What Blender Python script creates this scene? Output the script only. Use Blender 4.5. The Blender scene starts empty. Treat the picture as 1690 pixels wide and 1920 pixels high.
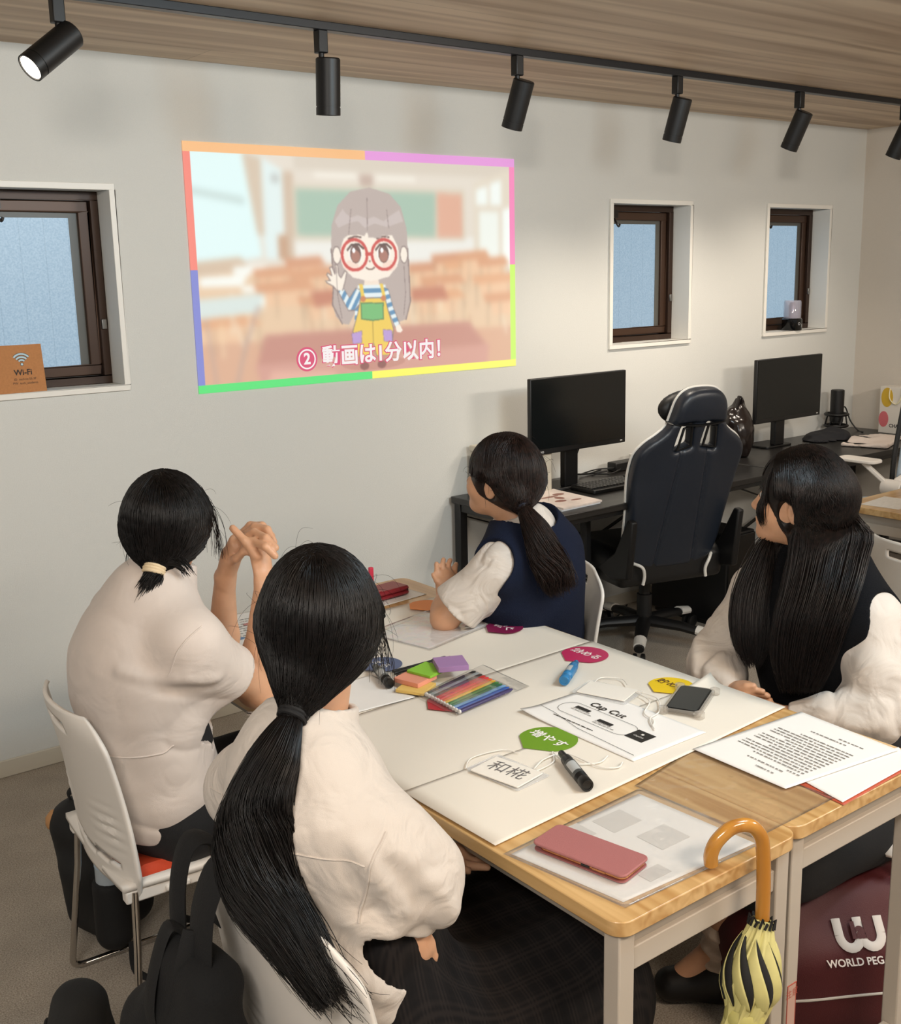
import bpy, bmesh, math, random
import numpy as np
from mathutils import Vector, Matrix, Euler
random.seed(7); RNG = np.random.default_rng(7)
SC = bpy.context.scene
COL = SC.collection

# ------------------------------------------------------------------ camera, world, lights, exposure
cam_d = bpy.data.cameras.new('camera'); cam = bpy.data.objects.new('camera', cam_d); COL.objects.link(cam)
cam_d.sensor_fit = 'VERTICAL'; cam_d.sensor_height = 24.0; cam_d.lens = 2095.0 / 1920.0 * 24.0
cam_d.clip_start = 0.05; cam_d.clip_end = 60
_y, _p, _r = [math.radians(a) for a in (37.47, 12.18, 1.25)]
_f = Vector((math.sin(_y)*math.cos(_p), math.cos(_y)*math.cos(_p), -math.sin(_p)))
_ri = Vector((math.cos(_y), -math.sin(_y), 0)); _d = _f.cross(_ri)
_r2 = _ri*math.cos(_r) + _d*math.sin(_r); _d2 = _d*math.cos(_r) - _ri*math.sin(_r)
cam.matrix_world = Matrix(((_r2.x, -_d2.x, -_f.x, 0), (_r2.y, -_d2.y, -_f.y, 0), (_r2.z, -_d2.z, -_f.z, 1.68), (0, 0, 0, 1)))
SC.camera = cam

SC.view_settings.view_transform = 'Standard'; SC.view_settings.look = 'None'
SC.view_settings.gamma = 1.0; SC.view_settings.use_curve_mapping = False
SC.view_settings.exposure = 0.06
SC.cycles.use_denoising = True
SC.cycles.max_bounces = 8; SC.cycles.diffuse_bounces = 3; SC.cycles.transparent_max_bounces = 12
SC.cycles.sample_clamp_indirect = 6.0

world = bpy.data.worlds.new('world'); SC.world = world; world.use_nodes = True
world.node_tree.nodes['Background'].inputs[0].default_value = (1.0, 0.96, 0.9, 1)
world.node_tree.nodes['Background'].inputs[1].default_value = 0.31

def area(name, loc, target, size, power, color, sy=None):
    l = bpy.data.lights.new(name, 'AREA'); l.shape = 'RECTANGLE'; l.size = size; l.size_y = sy or size
    l.energy = power; l.color = color
    o = bpy.data.objects.new(name, l); COL.objects.link(o); o.location = loc
    o.rotation_euler = (Vector(target)-Vector(loc)).to_track_quat('-Z', 'Y').to_euler()
    return o
def spot(name, loc, target, power, color, angle=60, blend=0.8, radius=0.04):
    l = bpy.data.lights.new(name, 'SPOT'); l.energy = power; l.color = color
    l.spot_size = math.radians(angle); l.spot_blend = blend; l.shadow_soft_size = radius
    o = bpy.data.objects.new(name, l); COL.objects.link(o); o.location = loc
    o.rotation_euler = (Vector(target)-Vector(loc)).to_track_quat('-Z', 'Y').to_euler()
    return o
WARM = (1.0, 0.83, 0.66)
area('room_lamp_light', (1.6, -0.5, 2.36), (1.6, 2.4, 0.6), 1.0, 46, WARM, 0.5)
area('room_lamp_light', (4.2, -0.6, 2.36), (3.4, 3.3, 0.8), 1.0, 62, (1.0, 0.91, 0.80), 0.3)
area('room_lamp_light', (-0.6, 0.2, 2.36), (0.9, 2.6, 0.7), 1.0, 46, (1.0, 0.94, 0.86), 0.3)
area('projector_spill_light', (2.2, 0.6, 2.3), (1.7, 3.8, 1.6), 0.6, 32, (0.62, 0.85, 1.0))

# ------------------------------------------------------------------ materials
def S(h):
    h = h.lstrip('#'); v = [int(h[i:i+2], 16)/255 for i in (0, 2, 4)]
    return tuple(x/12.92 if x <= 0.04045 else ((x+0.055)/1.055)**2.4 for x in v)
def nmat(name):
    m = bpy.data.materials.new(name); m.use_nodes = True
    nt = m.node_tree; b = nt.nodes['Principled BSDF']
    return m, nt, b
def mat(name, col, rough=0.5, metal=0.0, spec=0.5, bump=0.0, bscale=200, var=0.0, vscale=20, coat=0.0, sss=0.0, sheen=0.0, stretch=None):
    m, nt, b = nmat(name)
    c = S(col) if isinstance(col, str) else col
    b.inputs['Base Color'].default_value = (*c, 1); b.inputs['Roughness'].default_value = rough
    b.inputs['Metallic'].default_value = metal; b.inputs['Specular IOR Level'].default_value = spec
    b.inputs['Coat Weight'].default_value = coat; b.inputs['Coat Roughness'].default_value = 0.1
    if sss: b.inputs['Subsurface Weight'].default_value = sss; b.inputs['Subsurface Radius'].default_value = (0.01, 0.004, 0.002)
    if sheen: b.inputs['Sheen Weight'].default_value = sheen
    tc = nt.nodes.new('ShaderNodeTexCoord'); src = tc.outputs['Object']
    if stretch:
        mp = nt.nodes.new('ShaderNodeMapping'); mp.inputs['Scale'].default_value = stretch
        nt.links.new(src, mp.inputs[0]); src = mp.outputs[0]
    if var:
        n = nt.nodes.new('ShaderNodeTexNoise'); n.inputs['Scale'].default_value = vscale; n.inputs['Detail'].default_value = 4
        nt.links.new(src, n.inputs['Vector'])
        r = nt.nodes.new('ShaderNodeValToRGB')
        r.color_ramp.elements[0].position = 0.3; r.color_ramp.elements[1].position = 0.7
        r.color_ramp.elements[0].color = (*[x*(1-var) for x in c], 1); r.color_ramp.elements[1].color = (*[min(1, x*(1+var)) for x in c], 1)
        nt.links.new(n.outputs['Fac'], r.inputs[0]); nt.links.new(r.outputs[0], b.inputs['Base Color'])
    if bump:
        n2 = nt.nodes.new('ShaderNodeTexNoise'); n2.inputs['Scale'].default_value = bscale; n2.inputs['Detail'].default_value = 3
        nt.links.new(src, n2.inputs['Vector'])
        bp = nt.nodes.new('ShaderNodeBump'); bp.inputs['Strength'].default_value = bump; bp.inputs['Distance'].default_value = 0.003
        nt.links.new(n2.outputs['Fac'], bp.inputs['Height']); nt.links.new(bp.outputs[0], b.inputs['Normal'])
    return m
def wood(name, c1, c2, axis=0, scale=6, rough=0.45, plank=None, coat=0.0):
    m, nt, b = nmat(name); L = nt.links
    tc = nt.nodes.new('ShaderNodeTexCoord'); mp = nt.nodes.new('ShaderNodeMapping')
    s = [scale*6]*3; s[axis] = scale*0.35; mp.inputs['Scale'].default_value = s
    L.new(tc.outputs['Object'], mp.inputs[0])
    n = nt.nodes.new('ShaderNodeTexNoise'); n.inputs['Scale'].default_value = 1.0; n.inputs['Detail'].default_value = 8; n.inputs['Roughness'].default_value = 0.31
    n.inputs['Distortion'].default_value = 0.7
    L.new(mp.outputs[0], n.inputs['Vector'])
    r = nt.nodes.new('ShaderNodeValToRGB'); r.color_ramp.elements[0].position = 0.34; r.color_ramp.elements[1].position = 0.66
    r.color_ramp.elements[0].color = (*S(c1), 1); r.color_ramp.elements[1].color = (*S(c2), 1)
    L.new(n.outputs['Fac'], r.inputs[0]); out = r.outputs[0]
    if plank:
        br = nt.nodes.new('ShaderNodeTexBrick'); br.inputs['Scale'].default_value = 1.0
        br.inputs['Brick Width'].default_value = plank[0]; br.inputs['Row Height'].default_value = plank[1]
        br.inputs['Mortar Size'].default_value = 0.0016; br.inputs['Color1'].default_value = (1, 1, 1, 1)
        br.inputs['Color2'].default_value = (0.9, 0.9, 0.9, 1); br.inputs['Mortar'].default_value = (0.62, 0.6, 0.58, 1)
        L.new(tc.outputs['Object'], br.inputs['Vector'])
        mx = nt.nodes.new('ShaderNodeMix'); mx.data_type = 'RGBA'; mx.blend_type = 'MULTIPLY'; mx.inputs[0].default_value = 0.9
        L.new(out, mx.inputs[6]); L.new(br.outputs['Color'], mx.inputs[7]); out = mx.outputs[2]
    L.new(out, b.inputs['Base Color']); b.inputs['Roughness'].default_value = rough; b.inputs['Coat Weight'].default_value = coat
    return m
def emis(name, col, strength):
    m = bpy.data.materials.new(name); m.use_nodes = True; nt = m.node_tree; nt.nodes.clear()
    e = nt.nodes.new('ShaderNodeEmission'); e.inputs[0].default_value = (*(S(col) if isinstance(col, str) else col), 1); e.inputs[1].default_value = strength
    o = nt.nodes.new('ShaderNodeOutputMaterial'); nt.links.new(e.outputs[0], o.inputs[0]); return m
def film(name, tint='#ffffff', alpha=0.12, rough=0.08, bump=0.0):
    """clear plastic: mostly see-through, a thin milky haze and a mirror sheen"""
    m = bpy.data.materials.new(name); m.use_nodes = True; nt = m.node_tree; nt.nodes.clear(); L = nt.links
    tr = nt.nodes.new('ShaderNodeBsdfTransparent'); tr.inputs[0].default_value = (.97, .97, .97, 1); df = nt.nodes.new('ShaderNodeBsdfDiffuse'); df.inputs[0].default_value = (*S(tint), 1)
    gl = nt.nodes.new('ShaderNodeBsdfGlossy'); gl.inputs['Roughness'].default_value = rough; lw = nt.nodes.new('ShaderNodeLayerWeight'); pw = nt.nodes.new('ShaderNodeMath'); pw.operation = 'POWER'; pw.inputs[1].default_value = 4.5; fr = nt.nodes.new('ShaderNodeMath'); fr.operation = 'MULTIPLY_ADD'; fr.inputs[1].default_value = .7; fr.inputs[2].default_value = .035; L.new(lw.outputs['Facing'], pw.inputs[0]); L.new(pw.outputs[0], fr.inputs[0])
    m1 = nt.nodes.new('ShaderNodeMixShader'); m1.inputs[0].default_value = alpha; m2 = nt.nodes.new('ShaderNodeMixShader'); o = nt.nodes.new('ShaderNodeOutputMaterial')
    L.new(tr.outputs[0], m1.inputs[1]); L.new(df.outputs[0], m1.inputs[2]); L.new(fr.outputs[0], m2.inputs[0]); L.new(m1.outputs[0], m2.inputs[1]); L.new(gl.outputs[0], m2.inputs[2]); L.new(m2.outputs[0], o.inputs[0])
    if bump:
        tc = nt.nodes.new('ShaderNodeTexCoord'); n2 = nt.nodes.new('ShaderNodeTexNoise'); n2.inputs['Scale'].default_value = 14; n2.inputs['Detail'].default_value = 2
        L.new(tc.outputs['Object'], n2.inputs['Vector']); bp = nt.nodes.new('ShaderNodeBump'); bp.inputs['Strength'].default_value = bump; bp.inputs['Distance'].default_value = 0.01
        L.new(n2.outputs['Fac'], bp.inputs['Height']); L.new(bp.outputs[0], gl.inputs['Normal']); L.new(bp.outputs[0], lw.inputs['Normal'])
    return m

# ------------------------------------------------------------------ mesh helpers
V = Vector
def fast_mesh(name, verts, quads=None, tris=None):
    verts = np.asarray(verts, np.float32).reshape(-1, 3)
    me = bpy.data.meshes.new(name)
    nq = 0 if quads is None else len(quads); nt_ = 0 if tris is None else len(tris)
    idx = np.concatenate([np.asarray(quads, np.int32).ravel() if nq else np.zeros(0, np.int32), np.asarray(tris, np.int32).ravel() if nt_ else np.zeros(0, np.int32)])
    tot = np.concatenate([np.full(nq, 4, np.int32), np.full(nt_, 3, np.int32)])
    st = np.concatenate([[0], np.cumsum(tot)[:-1]]).astype(np.int32) if len(tot) else np.zeros(0, np.int32)
    me.vertices.add(len(verts)); me.vertices.foreach_set('co', verts.ravel())
    me.loops.add(len(idx)); me.loops.foreach_set('vertex_index', idx)
    me.polygons.add(len(tot)); me.polygons.foreach_set('loop_start', st); me.polygons.foreach_set('loop_total', tot)
    me.update(calc_edges=True); me.validate()
    return me
class MB:
    def __init__(s): s.bm = bmesh.new()
    def _add(s, vs, fs):
        b = [s.bm.verts.new(v) for v in vs]
        for f in fs:
            try: s.bm.faces.new([b[i] for i in f])
            except ValueError: pass
        return b
    def box(s, x0, x1, y0, y1, z0, z1, M=None):
        vs = [V((x, y, z)) for x in (x0, x1) for y in (y0, y1) for z in (z0, z1)]
        if M is not None: vs = [M @ v for v in vs]
        s._add(vs, [(0, 1, 3, 2), (4, 6, 7, 5), (0, 4, 5, 1), (2, 3, 7, 6), (0, 2, 6, 4), (1, 5, 7, 3)]); return s
    def bar(s, a, b, w, h=None, up=(0, 0, 1)):
        a, b = V(a), V(b); d = (b-a).normalized(); h = h or w
        u = V(up); r = d.cross(u)
        if r.length < 1e-4: r = d.cross(V((1, 0, 0)))
        r.normalize(); u = r.cross(d)
        vs = [p + r*(i*w/2) + u*(j*h/2) for p in (a, b) for i, j in ((-1, -1), (1, -1), (1, 1), (-1, 1))]
        s._add(vs, [(0, 1, 2, 3), (7, 6, 5, 4), (0, 4, 5, 1), (1, 5, 6, 2), (2, 6, 7, 3), (3, 7, 4, 0)]); return s
    def tube(s, pts, r, n=10, cap=True, closed=False, flat=1.0, up=None):
        pts = [V(p) for p in pts]; K = len(pts); rs = r if hasattr(r, '__len__') else [r]*K
        rings = []; prev = None
        for i, p in enumerate(pts):
            if closed: t = pts[(i+1) % K] - pts[i-1]
            else: t = pts[min(i+1, K-1)] - pts[max(i-1, 0)]
            t.normalize()
            if prev is None:
                u = V(up) if up else (V((0, 0, 1)) if abs(t.z) < 0.9 else V((1, 0, 0)))
                prev = t.cross(u).normalized()
            nrm = (prev - t*prev.dot(t)).normalized(); prev = nrm; bi = t.cross(nrm)
            rings.append([s.bm.verts.new(p + nrm*(math.cos(2*math.pi*k/n)*rs[i]) + bi*(math.sin(2*math.pi*k/n)*rs[i]*flat)) for k in range(n)])
        for i in range(K if closed else K-1):
            A, B = rings[i], rings[(i+1) % K]
            for k in range(n): s.bm.faces.new((A[k], A[(k+1) % n], B[(k+1) % n], B[k]))
        if cap and not closed:
            s.bm.faces.new(rings[0][::-1]); s.bm.faces.new(rings[-1])
        return s
    def lathe(s, prof, n=32, origin=(0, 0, 0), M=None):
        o = V(origin); rings = []
        for r, z in prof:
            ring = []
            for k in range(n):
                a = 2*math.pi*k/n; p = V((r*math.cos(a), r*math.sin(a), z))
                if M is not None: p = M @ p
                ring.append(s.bm.verts.new(p + o))
            rings.append(ring)
        for A, B in zip(rings, rings[1:]):
            for k in range(n): s.bm.faces.new((A[k], A[(k+1) % n], B[(k+1) % n], B[k]))
        s.bm.faces.new(rings[0][::-1]); s.bm.faces.new(rings[-1]); return s
    def prism(s, poly, z0, z1, M=None):
        n = len(poly); vs = [V((p[0], p[1], z)) for z in (z0, z1) for p in poly]
        if M is not None: vs = [M @ v for v in vs]
        s._add(vs, [tuple(range(n))[::-1], tuple(range(n, 2*n))] + [(i, (i+1) % n, n+(i+1) % n, n+i) for i in range(n)]); return s
    def grid(s, fn, nu, nv, skip=None):
        g = [[s.bm.verts.new(fn(i/(nu-1), j/(nv-1))) for j in range(nv)] for i in range(nu)]
        for i in range(nu-1):
            for j in range(nv-1):
                if skip and skip((i+0.5)/(nu-1), (j+0.5)/(nv-1)): continue
                s.bm.faces.new((g[i][j], g[i+1][j], g[i+1][j+1], g[i][j+1]))
        return s
    def mesh(s, name):
        bmesh.ops.remove_doubles(s.bm, verts=s.bm.verts, dist=1e-6)
        loose = [v for v in s.bm.verts if not v.link_faces]
        if loose: bmesh.ops.delete(s.bm, geom=loose, context='VERTS')
        bmesh.ops.recalc_face_normals(s.bm, faces=s.bm.faces)
        me = bpy.data.meshes.new(name); s.bm.to_mesh(me); s.bm.free(); return me
def rrect(w, h, r, n=5, cx=0, cy=0):
    out = []
    for sx, sy, a0 in ((1, 1, 0), (-1, 1, 90), (-1, -1, 180), (1, -1, 270)):
        for k in range(n+1):
            a = math.radians(a0 + 90*k/n); out.append((cx + sx*(w/2-r) + r*math.cos(a), cy + sy*(h/2-r) + r*math.sin(a)))
    return out
def obj(name, mb, m, parent=None, ws=True, bevel=0.0, seg=2, smooth=True, solid=0.0, sub=0, angle=35):
    """one mesh object; ws: the vertices are world coordinates (re-based on the parent or on the mesh's own foot)"""
    me = mb.mesh(name) if isinstance(mb, MB) else mb
    o = bpy.data.objects.new(name, me); COL.objects.link(o)
    if m is not None: me.materials.append(m)
    if parent is not None:
        root = parent; off = V((0, 0, 0))
        while root is not None: off += root.location; root = root.parent
        o.parent = parent
        if ws: me.transform(Matrix.Translation(-off))
    elif ws and len(me.vertices):
        co = np.empty(len(me.vertices)*3, np.float32); me.vertices.foreach_get('co', co); co = co.reshape(-1, 3)
        lo, hi = co.min(0), co.max(0); c = V(((lo[0]+hi[0])/2, (lo[1]+hi[1])/2, lo[2]))
        me.transform(Matrix.Translation(-c)); o.location = c
    if solid:
        md = o.modifiers.new('solid', 'SOLIDIFY'); md.thickness = solid; md.offset = 0
    if bevel:
        md = o.modifiers.new('bevel', 'BEVEL'); md.width = bevel; md.segments = seg; md.limit_method = 'ANGLE'; md.angle_limit = math.radians(angle)
    if sub:
        md = o.modifiers.new('sub', 'SUBSURF'); md.levels = sub; md.render_levels = sub
    if smooth:
        me.polygons.foreach_set('use_smooth', [True]*len(me.polygons))
        if not sub: me.set_sharp_from_angle(angle=math.radians(angle)) if hasattr(me, 'set_sharp_from_angle') else None
    return o
def tag(o, label, cat, group=None):
    o['label'] = label; o['category'] = cat
    if group: o['group'] = group
    return o
def thing(name, label, cat, loc=(0, 0, 0), rotz=0.0, group=None):
    o = bpy.data.objects.new(name, None); COL.objects.link(o); o.location = loc; o.rotation_euler = (0, 0, rotz); o.empty_display_size = 0.1
    return tag(o, label, cat, group)
def struct(name, mb, m, **k):
    o = obj(name, mb, m, **k); o['kind'] = 'structure'; return o
def dup(root, loc, rotz, label, group=None):
    r = root.copy(); COL.objects.link(r); r.location = loc; r.rotation_euler = (0, 0, rotz); r['label'] = label
    if group: r['group'] = group
    for ch in list(root.children):
        c = ch.copy(); COL.objects.link(c); c.parent = r
        for g in list(ch.children):
            d = g.copy(); COL.objects.link(d); d.parent = c
    return r
def bez(P, n=20):
    P = [V(p) for p in P]; out = []
    for i in range(n):
        t = i/(n-1); Q = P[:]
        while len(Q) > 1: Q = [a.lerp(b, t) for a, b in zip(Q, Q[1:])]
        out.append(Q[0])
    return out
def cat(P, n=8):
    """catmull-rom through the points"""
    P = [V(p) for p in P]; out = []
    for i in range(len(P)-1):
        p0, p1, p2, p3 = P[max(i-1, 0)], P[i], P[i+1], P[min(i+2, len(P)-1)]
        for k in range(n):
            t = k/n
            out.append(0.5*((2*p1) + (p2-p0)*t + (2*p0-5*p1+4*p2-p3)*t*t + (-p0+3*p1-3*p2+p3)*t**3))
    out.append(P[-1]); return out
def text_obj(name, s, size, m, origin, right, up, parent=None, offset=0.0, align='CENTER', lift=0.0, extrude=0.0):
    cu = bpy.data.curves.new(name, 'FONT'); cu.body = s; cu.size = size; cu.align_x = align; cu.align_y = 'CENTER'; cu.offset = offset; cu.extrude = extrude; cu.resolution_u = 3
    t = bpy.data.objects.new(name, cu); COL.objects.link(t); bpy.context.view_layer.update()
    dg = bpy.context.evaluated_depsgraph_get(); me = bpy.data.meshes.new_from_object(t.evaluated_get(dg)); me.name = name
    bpy.data.objects.remove(t); bpy.data.curves.remove(cu)
    r = V(right).normalized(); u = V(up); u = (u - r*u.dot(r)).normalized(); n = r.cross(u)
    o = V(origin) + n*lift
    me.transform(Matrix(((r.x, u.x, n.x, o.x), (r.y, u.y, n.y, o.y), (r.z, u.z, n.z, o.z), (0, 0, 0, 1))))
    me.materials.clear()
    return obj(name, me, m, parent, smooth=False)

# ------------------------------------------------------------------ implicit surfaces (bodies, clothes, bags)
def smin(a, b, k):
    if k <= 0: return np.minimum(a, b)
    h = np.clip(0.5 + 0.5*(b-a)/k, 0, 1); return b + (a-b)*h - k*h*(1-h)
def smax(a, b, k): return -smin(-a, -b, k)
def A(*p): return np.array(p, np.float32)
def cone(p, a, b, r1, r2, sq=None):
    """tapered capsule; sq=(axis, factor) flattens it along that axis"""
    a = np.asarray(a, np.float32); b = np.asarray(b, np.float32)
    pa = p - a; ba = b - a
    if sq is not None:
        ax = np.asarray(sq[0], np.float32); ax = ax/np.linalg.norm(ax)
        pa = pa + np.outer(pa@ax, ax)*(sq[1]-1); ba = ba + ax*(ba@ax)*(sq[1]-1)
    t = np.clip((pa@ba)/max(ba@ba, 1e-9), 0, 1)
    d = np.linalg.norm(pa - t[:, None]*ba, axis=1) - (r1 + (r2-r1)*t)
    return d/(sq[1]**0.5 if sq is not None else 1)
def ell(p, c, rad, R=None):
    q = p - np.asarray(c, np.float32)
    if R is not None: q = q@np.asarray(R, np.float32)          # R columns are the local axes
    rad = np.asarray(rad, np.float32)
    k0 = np.linalg.norm(q/rad, axis=1); k1 = np.linalg.norm(q/(rad*rad), axis=1)
    return k0*(k0-1)/np.maximum(k1, 1e-6)
def vnoise(p, scale, seed=0):
    q = p*np.asarray(scale, np.float32) + seed*17.31
    i = np.floor(q).astype(np.int64); f = (q-i).astype(np.float32); f = f*f*(3-2*f); out = 0
    for dx in (0, 1):
        for dy in (0, 1):
            for dz in (0, 1):
                h = ((i[:, 0]+dx)*73856093) ^ ((i[:, 1]+dy)*19349663) ^ ((i[:, 2]+dz)*83492791) ^ (seed*2654435)
                h = (h ^ (h >> 13))*1274126177; h = (h & 0xffff)/65535.0
                w = (f[:, 0] if dx else 1-f[:, 0])*(f[:, 1] if dy else 1-f[:, 1])*(f[:, 2] if dz else 1-f[:, 2])
                out = out + w*h
    return (out*2-1).astype(np.float32)
def sdf_mesh(name, fn, lo, hi, h):
    B = 8; lo = np.asarray(lo, np.float32); hi = np.asarray(hi, np.float32)
    nb = np.ceil((hi-lo)/(h*B)).astype(int) + 1; n = nb*B
    bi = np.stack(np.meshgrid(*[np.arange(k) for k in nb], indexing='ij'), -1).reshape(-1, 3)
    cen = lo + (bi*B + (B-1)/2).astype(np.float32)*h
    dc = fn(cen.astype(np.float32))
    act = np.abs(dc) < B*h*1.25 + 0.02
    vals = np.where(dc > 0, 1.0, -1.0).astype(np.float32)[:, None].repeat(B**3, 1)
    off = np.stack(np.meshgrid(*[np.arange(B)]*3, indexing='ij'), -1).reshape(-1, 3)
    ab = bi[act]; res = np.empty((len(ab), B**3), np.float32)
    for s in range(0, len(ab), 400):
        pts = lo + ((ab[s:s+400, None]*B + off[None]).reshape(-1, 3)).astype(np.float32)*h
        res[s:s+400] = fn(pts.astype(np.float32)).reshape(-1, B**3)
    vals[act] = res
    G = vals.reshape(nb[0], nb[1], nb[2], B, B, B).transpose(0, 3, 1, 4, 2, 5).reshape(n)
    s = G < 0
    c = np.zeros(tuple(n-1), np.int8)
    for dx in (0, 1):
        for dy in (0, 1):
            for dz in (0, 1): c += s[dx:n[0]-1+dx, dy:n[1]-1+dy, dz:n[2]-1+dz]
    I = np.argwhere((c > 0) & (c < 8)); ids = np.full(tuple(n-1), -1, np.int32); ids[tuple(I.T)] = np.arange(len(I))
    acc = np.zeros((len(I), 3), np.float32); cnt = np.zeros(len(I), np.float32)
    cs = [(0,0,0),(1,0,0),(0,1,0),(1,1,0),(0,0,1),(1,0,1),(0,1,1),(1,1,1)]
    gv = {k: G[I[:, 0]+k[0], I[:, 1]+k[1], I[:, 2]+k[2]] for k in cs}
    for k in cs:
        for ax in range(3):
            if k[ax] == 1: continue
            k2 = list(k); k2[ax] = 1; k2 = tuple(k2)
            a, b = gv[k], gv[k2]; m = (a < 0) != (b < 0)
            t = a[m]/(a[m]-b[m]); P = np.tile(np.array(k, np.float32), (m.sum(), 1)); P[:, ax] += t
            acc[m] += P; cnt[m] += 1
    verts = lo + (I + acc/cnt[:, None])*h
    quads = []
    for ax in range(3):
        u, w = [(1, 2), (2, 0), (0, 1)][ax]
        sl0 = [slice(1, n[i]-1) for i in range(3)]; sl1 = sl0[:]; sl0[ax] = slice(0, n[ax]-1); sl1[ax] = slice(1, n[ax])
        a = s[tuple(sl0)]; b = s[tuple(sl1)]; J = np.argwhere(a != b); flip = a[tuple(J.T)]
        base = J.copy()
        for i in range(3):
            if i != ax: base[:, i] += 1
        def vid(du, dw):
            q = base.copy(); q[:, u] -= du; q[:, w] -= dw; return ids[tuple(q.T)]
        q = np.stack([vid(1, 1), vid(0, 1), vid(0, 0), vid(1, 0)], 1); q[~flip] = q[~flip][:, ::-1]
        quads.append(q)
    quads = np.concatenate(quads); quads = quads[(quads >= 0).all(1)]
    me = fast_mesh(name, verts, quads)
    me.polygons.foreach_set('use_smooth', [True]*len(me.polygons))
    return me
def sdf_obj(name, fn, lo, hi, h, m, parent=None):
    o = obj(name, sdf_mesh(name, fn, lo, hi, h), m, parent, smooth=False)
    return o
def strands_mesh(name, P, rad, tip=0.25):
    """P (strands, points, 3): three-sided tapering strands"""
    P = np.asarray(P, np.float32); Sn, K, _ = P.shape
    T = np.gradient(P, axis=1); T /= np.maximum(np.linalg.norm(T, axis=2, keepdims=True), 1e-9)
    ref = np.array([0.31, 0.77, 0.55], np.float32); N = np.cross(T, ref); N /= np.maximum(np.linalg.norm(N, axis=2, keepdims=True), 1e-9)
    Bn = np.cross(T, N); tt = np.linspace(0, 1, K)
    w = np.minimum(1, (1-tt)/0.25*(1-tip)+tip); r = np.asarray(rad, np.float32).reshape(-1, 1, 1)*w[None, :, None]
    ring = [P + r*(math.cos(a)*N + math.sin(a)*Bn) for a in (0, 2.094, 4.189)]
    verts = np.stack(ring, 2).reshape(-1, 3)
    base = (np.arange(Sn)[:, None]*K + np.arange(K-1)[None])*3
    q = []
    for k in range(3):
        k2 = (k+1) % 3; q.append(np.stack([base+k, base+k2, base+3+k2, base+3+k], -1).reshape(-1, 4))
    me = fast_mesh(name, verts, np.concatenate(q)); me.polygons.foreach_set('use_smooth', [True]*len(me.polygons)); return me
# ------------------------------------------------------------------ room
YW, XR, ZC = 3.806, 5.958, 2.4125
M_wall = mat('wall_paper_white', '#d9d9d4', 0.75, bump=0.25, bscale=420, var=0.015, vscale=300)
M_wallr = mat('wall_paper_beige', '#d9d0c4', 0.75, bump=0.25, bscale=420, var=0.015, vscale=300)
M_ceil = wood('ceiling_wood', '#b49c84', '#dcc7ad', axis=0, scale=2.2, rough=0.6, plank=(3.6, 0.9))
M_trim = mat('white_trim', '#efece4', 0.4)
M_black = mat('matte_black', '#0d0d0e', 0.45, bump=0.05, bscale=900)
M_blackg = mat('gloss_black', '#08090b', 0.16)
def carpet():
    m, nt, b = nmat('carpet'); L = nt.links
    tc = nt.nodes.new('ShaderNodeTexCoord')
    n1 = nt.nodes.new('ShaderNodeTexNoise'); n1.inputs['Scale'].default_value = 260; n1.inputs['Detail'].default_value = 3
    n2 = nt.nodes.new('ShaderNodeTexNoise'); n2.inputs['Scale'].default_value = 7; n2.inputs['Detail'].default_value = 3
    for n in (n1, n2): L.new(tc.outputs['Object'], n.inputs['Vector'])
    r = nt.nodes.new('ShaderNodeValToRGB'); r.color_ramp.elements[0].position = 0.32; r.color_ramp.elements[1].position = 0.7
    r.color_ramp.elements[0].color = (*S('#978d81'), 1); r.color_ramp.elements[1].color = (*S('#cfc5b7'), 1)
    L.new(n1.outputs['Fac'], r.inputs[0])
    mx = nt.nodes.new('ShaderNodeMix'); mx.data_type = 'RGBA'; mx.blend_type = 'MULTIPLY'; mx.inputs[0].default_value = 0.35
    L.new(r.outputs[0], mx.inputs[6]); L.new(n2.outputs['Fac'], mx.inputs[7]); L.new(mx.outputs[2], b.inputs['Base Color'])
    bp = nt.nodes.new('ShaderNodeBump'); bp.inputs['Strength'].default_value = 0.6; bp.inputs['Distance'].default_value = 0.004
    L.new(n1.outputs['Fac'], bp.inputs['Height']); L.new(bp.outputs[0], b.inputs['Normal']); b.inputs['Roughness'].default_value = 0.95
    b.inputs['Specular IOR Level'].default_value = 0.1
    return m
struct('floor', MB().box(-2.2, 6.1, -1.6, YW+0.2, -0.05, 0), carpet(), ws=False)
struct('ceiling', MB().box(-2.2, 6.1, -1.6, YW+0.2, ZC, ZC+0.06), M_ceil, ws=False)
WZ0, WZ1 = 1.295, 1.992
WINS = [(0.93, 1.507), (3.888, 4.47), (5.063, 5.643)]
w = MB(); xs = [-2.2] + [v for a in WINS for v in (a[0]+0.014, a[1]-0.014)] + [XR]
for i in range(0, len(xs), 2): w.box(xs[i], xs[i+1], YW, YW+0.2, 0, ZC)
for a in WINS:
    w.box(a[0]+0.014, a[1]-0.014, YW, YW+0.2, 0, WZ0+0.014); w.box(a[0]+0.014, a[1]-0.014, YW, YW+0.2, WZ1-0.014, ZC)
struct('wall_back', w, M_wall, ws=False, smooth=False)
struct('wall_right', MB().box(XR, XR+0.12, -1.6, YW+0.2, 0, ZC), M_wallr, ws=False)
bb = MB().box(-2.2, XR, YW-0.009, YW, 0, 0.062); struct('baseboard_back', bb, mat('baseboard_cream', '#cdc6b6', 0.45), bevel=0.003)
struct('baseboard_right', MB().box(XR-0.009, XR, -1.6, YW-0.01, 0, 0.062), mat('baseboard_cream2', '#cdc6b6', 0.45), bevel=0.003)

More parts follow.
